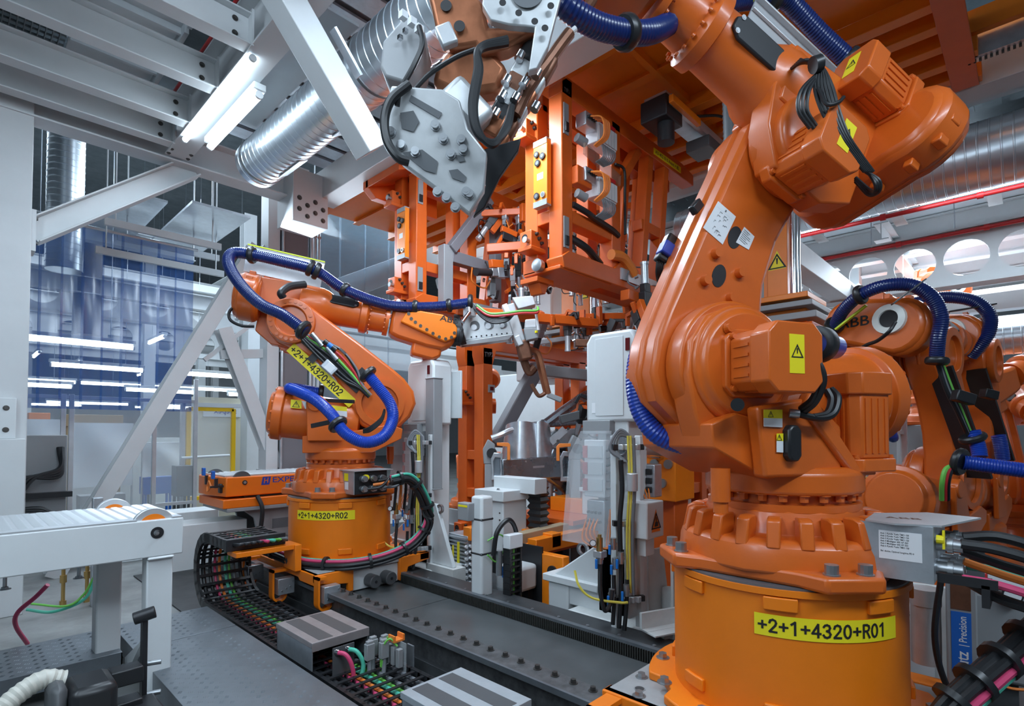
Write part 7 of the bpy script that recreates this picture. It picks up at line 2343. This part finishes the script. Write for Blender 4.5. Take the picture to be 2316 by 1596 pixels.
# instruction sheets on the lower arm
M = R1['M2']
o, P, n = sticker(R1['la'], ((1624, 455), (1664, 490), (1634, 553), (1590, 515)), M, 1, .006, 'label_white', 'instruction_sheet')
b = MB()
u, v = (P[1] - P[0]), (P[3] - P[0])
def bar(b, a0, a1, c0, c1):
    q = [P[0] + u * x + v * y + n * .003 for x, y in ((a0, c0), (a1, c0), (a1, c1), (a0, c1))]
    b.add(q, [(0, 1, 2, 3)])
rr_ = random.Random(3)
bar(b, .46, .52, .06, .12)
for k in range(16):
    a0, c0 = rr_.uniform(.08, .8), rr_.uniform(.2, .85)
    bar(b, a0, a0 + rr_.uniform(.03, .14), c0, c0 + .012)
    bar(b, a0, a0 + .012, c0, c0 + rr_.uniform(.03, .12))
for k in range(5):
    bar(b, .08, .9, .17 + .002 * k, .172 + .002 * k) if k == 0 else None
part('sheet_drawing', b, 'print_grey', R1['la'], smooth=0)
o, P, n = sticker(R1['la'], ((1683, 513), (1706, 535), (1693, 565), (1664, 548)), M, 1, .006, 'label_white', 'instruction_sheet')
u, v = (P[1] - P[0]), (P[3] - P[0])
b = MB()
for k in range(7):
    bar(b, .08, .55 + .3 * rr_.random(), .12 + .1 * k, .14 + .1 * k)
part('sheet_print', b, 'print_grey', R1['la'], smooth=0)
M1 = R1['M1']
# warning stickers and grey-black cover on the turntable panel
for pts, w_ in ((((1727, 926), (1769, 926), (1769, 966), (1727, 964)), .5), (((1756, 980), (1771, 980), (1771, 1023), (1756, 1022)), .4)):
    o, P, n = sticker(R1['tu'], [pts[0], pts[1], (pts[1][0], pts[1][1] + (pts[2][1] - pts[1][1]) * w_), (pts[0][0], pts[0][1] + (pts[3][1] - pts[0][1]) * w_)], M1, 1, .255, 'label_yellow', 'warning_sticker')
    b = MB()
    c = P[0] * .65 + P[1] * .35
    warn_triangle(b, (c + (P[3] * .65 + P[2] * .35)) / 2, P[1] - P[0], P[0] - P[3], .026, .003)
    part('warning_print', b, 'print_black', R1['tu'], smooth=0)
    sticker(R1['tu'], [(pts[0][0], pts[0][1] + (pts[3][1] - pts[0][1]) * w_), (pts[1][0], pts[1][1] + (pts[2][1] - pts[1][1]) * w_), pts[2], pts[3]], M1, 1, .255, 'label_white')
c = on_plane(1790, 1002, M1, 1, .26)
Mi = frame_of(c, M1.to_3x3() @ Vector((-1, 0, 0)), (0, 0, 1))
part('black_cover', MB(Mi).prism([(-.03, -.045), (-.015, -.065), (.015, -.065), (.03, -.045), (.03, .045), (.015, .065), (-.015, .065), (-.03, .045)], -.02, .02, 'xz'), 'black_plastic', R1['tu'], bevel=.008)
part('knob', MB().cyl(on_plane(1668, 915, M1, 1, .25), on_plane(1668, 915, M1, 1, .30), .022, n=16), 'black_plastic', R1['tu'])

# R03 and R04 hoses ---------------------------------------------------------------------
r = R3['root']
hose(r, [(1885, 745, 4.0), (1905, 705, 3.85), (1945, 668, 3.7), (2000, 646, 3.6), (2060, 645, 3.55), (2105, 670, 3.5), (2128, 715, 3.48), (2122, 765, 3.5), (2118, 815, 3.55)], .043, 'navy_hose')
collar(r, (1942, 668, 3.71), (1950, 665, 3.69), .06)
collar(r, (1884, 740, 4.0), (1890, 730, 3.95), .06)
collar(r, (2120, 812, 3.55), (2119, 820, 3.55), .06)
part('lime_strip', MB().beam(W(1890, 745, d=3.9), W(1960, 690, d=3.75), .03, .012), 'lime', r)
part('black_strap', MB().beam(W(2018, 688, d=3.5), W(2092, 632, d=3.45), .045, .008), 'black_metal', r)
part('cable_tray', MB().beam(W(2125, 830, d=3.75), W(2215, 1080, d=3.85), .16, .02), 'black_metal', r)
for k in range(4):
    part('cable', MB().tube([W(2122 + 3 * k, 825, d=3.6), W(2140 + 4 * k, 880, d=3.6), W(2165 + 3 * k, 930, d=3.6), W(2190 + 2 * k, 985, d=3.65)], .014, 8), ['black_rubber', 'cable_grey', 'black_rubber', 'cable_green'][k], r)
part('switch_box', MB().beam(W(2158, 892, d=3.5), W(2200, 905, d=3.5), .06, .07), 'black_plastic', r, bevel=.006)
hose(r, [(2200, 975, 3.65), (2212, 1010, 3.62), (2216, 1035, 3.6)], .045, 'blue_hose')
collar(r, (2198, 985, 3.65), (2202, 995, 3.65), .07)
hose(r, [(2178, 1045, 3.3), (2230, 1052, 3.25), (2290, 1060, 3.2), (2360, 1070, 3.15)], .045, 'blue_hose', ripple=.1)
collar(r, (2166, 1043, 3.32), (2176, 1045, 3.3), .075)
for m, dx in (('cable_green', 0), ('cable_red', 7), ('black_rubber', 13)):
    part('hose_cable', MB().tube([W(2165 + dx * .3, 1050, d=3.32), W(2140 + dx, 1060, d=3.3), W(2131 + dx, 1090, d=3.3), W(2130 + dx, 1130, d=3.35)], .014, 8), m, r)
part('ring_cable', MB().tube([W(2025, 728, d=3.5), W(2010, 750, d=3.5), W(1985, 770, d=3.6), W(1960, 780, d=3.7), W(1935, 795, d=3.8)], .012, 8), 'black_rubber', r)
part('motor_cable', MB().tube([W(2010, 1072, d=4.0), W(2050, 1080, d=3.9), W(2085, 1100, d=3.9), W(2100, 1125, d=3.95)], .014, 8), 'black_rubber', r)
M = R3['M2']
o, P, n = sticker(R3['la'], ((2035, 860), (2080, 842), (2082, 868), (2040, 895)), M, 1, .006, 'label_white', 'instruction_sheet')
b = MB().box((5.0, .95, .01), (5.25, 1.15, .42))
solo('floor_cabinet', b, 'frame_orange', 'small orange floor cabinet left of the ringed robot', 'cabinet', bevel=.01)
r = R4['root']
hose(r, [(2035, 697, 4.7), (2080, 682, 4.6), (2140, 672, 4.5), (2200, 680, 4.4), (2236, 710, 4.35), (2236, 750, 4.35), (2212, 785, 4.4), (2195, 805, 4.45)], .05, 'navy_hose')
part('black_strap', MB().beam(W(2145, 705, d=4.4), W(2250, 688, d=4.35), .05, .01), 'black_metal', r)
part('lime_strip', MB().beam(W(2050, 712, d=4.65), W(2110, 697, d=4.6), .03, .014), 'lime', r)
part('ring_cable', MB().tube([W(2178, 762, d=4.4), W(2190, 775, d=4.4), W(2175, 792, d=4.5), W(2140, 795, d=4.6)], .012, 8), 'black_rubber', r)
part('cable_tray', MB().beam(W(2205, 835, d=4.6), W(2270, 1040, d=4.7), .16, .02), 'black_metal', r)
part('switch_box', MB().beam(W(2222, 888, d=4.4), W(2252, 895, d=4.4), .07, .07), 'black_plastic', r, bevel=.006)
hose(r, [(2258, 985, 4.5), (2264, 1010, 4.5), (2268, 1040, 4.5)], .05, 'blue_hose')

# welding gun of R01 ---------------------------------------------------------------------
c = W(1050, 250, d=1.7)
t = thing('welding_gun', 'large copper and aluminium spot-welding gun held up by the R01 robot', 'welding gun', c)
lp = slab_px(t, ((884, 192), (1000, 200), (1040, 225), (1058, 290), (1102, 345), (1095, 430), (1062, 484), (985, 425), (910, 370), (878, 330), (868, 270)), 1.55, 1.62, .03, 'gun_plate', 'machined')
for q in (((905, 255), (935, 250), (948, 275), (935, 298), (908, 290)), ((910, 345), (955, 338), (990, 365), (985, 392), (960, 385)), ((1015, 385), (1035, 382), (1055, 400), (1050, 412), (1022, 402)), ((930, 215), (1000, 255), (992, 268), (925, 228)), ((1030, 350), (1048, 352), (1052, 364), (1038, 366))):
    ys_ = [y for _, y in q]
    F = [W(x, y, d=1.548 + .07 * (y - 192) / 292 - .002) for x, y in q]
    k = len(F)
    b = MB().add(F + [p + _F * .001 for p in F], [tuple(range(k)), tuple(range(2 * k - 1, k - 1, -1))] + [(i, k + i, k + (i + 1) % k, (i + 1) % k) for i in range(k)])
    part('plate_cutout', b, 'print_grey', lp)
sp = [(W(x, y, d=1.55 + .07 * (y - 192) / 292), -_F) for x, y in ((985, 285), (1003, 315), (1044, 318), (1048, 340), (1020, 350), (908, 330), (885, 300), (990, 435), (1010, 448), (1030, 470), (1055, 435), (940, 345), (1062, 440))]
bolts(lp, sp, .012, .014, 'bolt_steel', hexa=False)
tx = slab_px(t, ((917, 32), (960, 62), (950, 120), (915, 186), (870, 172), (859, 148), (866, 92)), 1.62, 1.60, .16, 'transformer', 'grey_paint', .008)
for x, y in ((912, 35), (932, 50), (948, 66)):
    part('terminal', MB().cbox(W(x, y, d=1.58), (.02, .02, .02)), 'label_white', tx)
for x, y in ((905, 85), (917, 70)):
    part('terminal', MB().cbox(W(x, y, d=1.595), (.012, .012, .012)), 'chrome', tx)
cp = slab_px(t, ((962, -40), (1060, -40), (1095, 10), (1105, 60), (1200, 55), (1215, 70), (1150, 105), (1090, 120), (1075, 100), (1020, 110), (985, 60), (975, 10)), 1.64, 1.66, .07, 'copper_arm', 'copper', .012)
for x, y, rx in ((1010, 20, 1), (1040, 66, 1)):
    c = W(x, y, d=1.655)
    part('arm_hole', MB().lathe([(-.012, .017), (-.014, .017)], c, _F, 20), 'print_black', cp)
slab_px(t, ((985, 150), (1010, 110), (1100, 95), (1150, 150), (1130, 200), (1060, 212), (1015, 205), (975, 185)), 1.68, 1.70, .08, 'copper_block', 'copper', .02)
al = slab_px(t, ((1095, -30), (1275, -30), (1240, 105), (1215, 155), (1195, 160), (1210, 60), (1150, 55), (1110, 45), (1090, 10)), 1.60, 1.62, .03, 'bracket_plate', 'machined', .004)
part('plate_bore', MB().lathe([(-.022, .05), (-.021, .05), (-.018, .042)], W(1192, -8, d=1.62), _F, 28), 'print_grey', al)
for x, y in ((1137, 13), (1173, 36), (1209, 55), (1245, 20), (1232, 70)):
    part('plate_hole', MB().lathe([(-.012, .010), (-.0125, .010)], W(x, y, d=1.60), _F, 16), 'print_black', al)
slab_px(t, ((1085, 340), (1150, 320), (1178, 312), (1172, 340), (1130, 400), (1095, 470), (1070, 490), (1098, 420)), 1.66, 1.70, .02, 'black_panel', 'black_metal', .003)
for k in range(6):
    a = (1215 - 16 * k, 100 + 32 * k)
    part('gun_segment', MB().beam(W(a[0], a[1], d=1.70), W(a[0] - 30, a[1] + 50, d=1.70), .05, .06), ['black_metal', 'machined', 'brown_copper', 'machined', 'black_metal', 'copper'][k], t, bevel=.008)
    part('gun_segment', MB().beam(W(a[0] + 34 - 4 * k, a[1] + 30, d=1.75), W(a[0] + 4 - 4 * k, a[1] + 85, d=1.75), .045, .05), ['brown_copper', 'machined', 'copper', 'aluminium', 'brown_copper', 'copper'][k], t, bevel=.01)
for k, (x, y) in enumerate(((1180, 120), (1150, 175), (1215, 235), (1140, 210), (1125, 250), (1190, 180), (1218, 160), (1170, 215))):
    part('cap_screw', MB().cyl(W(x, y, d=1.665), W(x - 8, y + 14, d=1.66), .014, n=12), 'chrome', t)
part('electrode_arm', MB().tube([W(1165, 260, d=1.72), W(1195, 200, d=1.72), (W(1240, 140, d=1.74)), W(1265, 105, d=1.75), W(1288, 75, d=1.76)], .020, 10), 'brown_copper', t)
part('electrode_tip', MB().cyl(W(1288, 76, d=1.76), W(1302, 64, d=1.76), .009, n=10), 'label_white', t)
part('electrode_arm', MB().tube([W(1318, 32, d=1.80), W(1336, 5, d=1.82), W(1350, -30, d=1.84)], .018, 10), 'brown_copper', t)
for k in range(3):
    part('hose', MB().tube([W(1148, 88 + 5 * k, d=1.56), W(1085, 108 + 3 * k, d=1.54), W(1078 + 4 * k, 160, d=1.53), W(1066 + 4 * k, 240, d=1.53), W(1078 + 3 * k, 300, d=1.53), W(1115, 322 + 3 * k, d=1.54), W(1148 - 3 * k, 290, d=1.56), W(1158, 240, d=1.58)], .010, 8), 'black_rubber', t)
part('hose', MB().tube([W(925, 190, d=1.54), W(885, 225, d=1.53), W(870, 270, d=1.53), W(876, 320, d=1.53), W(900, 356, d=1.53), W(925, 366, d=1.54)], .013, 10), 'black_rubber', t)
part('hose', MB().tube([W(948, 60, d=1.56), W(955, 100, d=1.55), W(935, 150, d=1.54), W(905, 205, d=1.54), W(898, 240, d=1.55)], .008, 8), 'black_rubber', t)
part('hose', MB().tube([W(1075, 112, d=1.58), W(1030, 130, d=1.58), W(975, 165, d=1.58), W(940, 200, d=1.58)], .007, 8), 'black_rubber', t)
part('valve_row', MB().beam(W(1000, 60, d=1.62), W(1020, 105, d=1.62), .03, .05), 'aluminium', t, bevel=.006)
part('gearbox', MB().beam(W(1010, 215, d=1.66), W(1090, 300, d=1.68), .14, .10), 'machined', t, bevel=.02)
a = R1['M3'] @ Vector((1.40, 0, .20))
part('mounting_arm', MB().tube([a, a.lerp(W(1200, -60, d=1.64), .5) + Vector((0, 0, .05)), W(1170, -40, d=1.66)], .075, 14), 'machined', t)

# welding gun of R02 ---------------------------------------------------------------------
t = thing('welding_gun', 'spot-welding gun with a drilled aluminium block held by the R02 robot', 'welding gun', W(1110, 740, d=5.2))
bl = slab_px(t, ((1050, 712), (1150, 706), (1162, 755), (1052, 770), (1045, 740)), 5.20, 5.20, .12, 'adapter_block', 'machined', .006)
slab_px(t, ((1033, 775), (1052, 770), (1162, 755), (1150, 768), (1040, 782)), 5.18, 5.2, .14, 'adapter_base', 'aluminium', .004)
for x, y, rr in ((1074, 736, .045), (1106, 733, .045), (1138, 732, .035)):
    part('lightening_hole', MB().lathe([(-.004, rr), (-.005, rr)], W(x, y, d=5.195), _F, 24), 'print_grey', bl)
    part('hole_rim', MB().lathe([(-.0055, rr * .62), (-.006, rr * .62)], W(x - 2, y + 4, d=5.195), _F, 20), 'aluminium', bl)
for k in range(8):
    part('drilled_hole', MB().lathe([(-.004, .008), (-.005, .008)], W(1066 + 11.5 * k, 762 - 1.2 * k, d=5.195), _F, 12), 'print_black', bl)
part('flange_disc', MB().cyl(W(1036, 748, d=5.25), W(1048, 745, d=5.25), .16, n=28), 'black_metal', t)
part('dress_fitting', MB().cbox(W(1062, 706, d=5.1), (.09, .09, .09)), 'aluminium', t, bevel=.01)
part('swivel', MB().cyl(W(1062, 706, d=5.05), W(1046, 728, d=5.0), .02, n=12), 'chrome', t)
part('gun_frame', MB().beam(W(1150, 690, d=5.25), W(1178, 780, d=5.25), .12, .10), 'machined', t, bevel=.01)
slab_px(t, ((1158, 672), (1205, 668), (1212, 688), (1172, 698)), 5.2, 5.2, .16, 'gun_top', 'aluminium', .006)
part('gun_side', MB().beam(W(1140, 690, d=5.2), (W(1150, 712, d=5.2)), .10, .05), 'label_white', t, bevel=.006)
dr = slab_px(t, ((1184, 742), (1216, 740), (1218, 764), (1190, 770)), 5.12, 5.12, .14, 'drive', 'grey_paint', .008)
part('drive_sticker', MB().cbox(W(1213, 750, d=5.11), (.02, .02, .02)), 'label_yellow', dr)
slab_px(t, ((1188, 722), (1212, 720), (1214, 740), (1186, 742)), 5.14, 5.14, .12, 'drive_housing', 'label_white', .01)
part('cap_motor', MB().cyl(W(1192, 668, d=5.25), W(1192, 660, d=5.25), .03, n=14), 'black_plastic', t)
part('push_rod', MB().beam(W(1212, 708, d=5.12), W(1218, 746, d=5.12), .015, .02), 'label_white', t)
part('gun_body', MB().beam(W(1180, 770, d=5.25), W(1190, 815, d=5.25), .14, .12), 'brown_copper', t, bevel=.02)
part('gun_wedge', MB().beam(W(1168, 760, d=5.2), W(1178, 782, d=5.2), .08, .06), 'machined', t, bevel=.01)
part('lower_arm_bar', MB().tube([W(1195, 790, d=5.25), W(1215, 800, d=5.28), W(1228, 850, d=5.3), W(1238, 890, d=5.32)], .055, 8, flat=.6), 'copper', t)
part('lower_arm_bar', MB().tube([W(1180, 800, d=5.28), W(1196, 840, d=5.3), W(1210, 830, d=5.3)], .04, 8), 'brown_copper', t)
part('electrode', MB().tube([W(1238, 885, d=5.32), W(1220, 895, d=5.3), W(1208, 880, d=5.3), W(1202, 868, d=5.3)], .02, 8), 'brown_copper', t)
part('electrode_holder', MB().beam(W(1238, 892, d=5.3), W(1270, 905, d=5.3), .05, .05), 'grey_paint', t, bevel=.008)
for m, dz, rr in (('cable_green', 0, .012), ('cable_red', 5, .012)):
    part('cable', MB().tube([W(1078, 690 + dz, d=5.06), W(1105, 708 + dz, d=5.04), W(1140, 708 + dz, d=5.04), W(1180, 703 + dz, d=5.06), W(1214, 702 + dz, d=5.08), W(1216, 694, d=5.1)], rr, 8), m, t)
for k in range(5):
    part('cable', MB().tube([W(1070, 686 + 2 * k, d=5.08), W(1090, 705 + 3 * k, d=5.06), W(1115, 718 + 3 * k, d=5.05), W(1145, 718 + 2 * k, d=5.06), W(1160, 705 + 2 * k, d=5.1)], .011, 6), 'black_rubber', t)
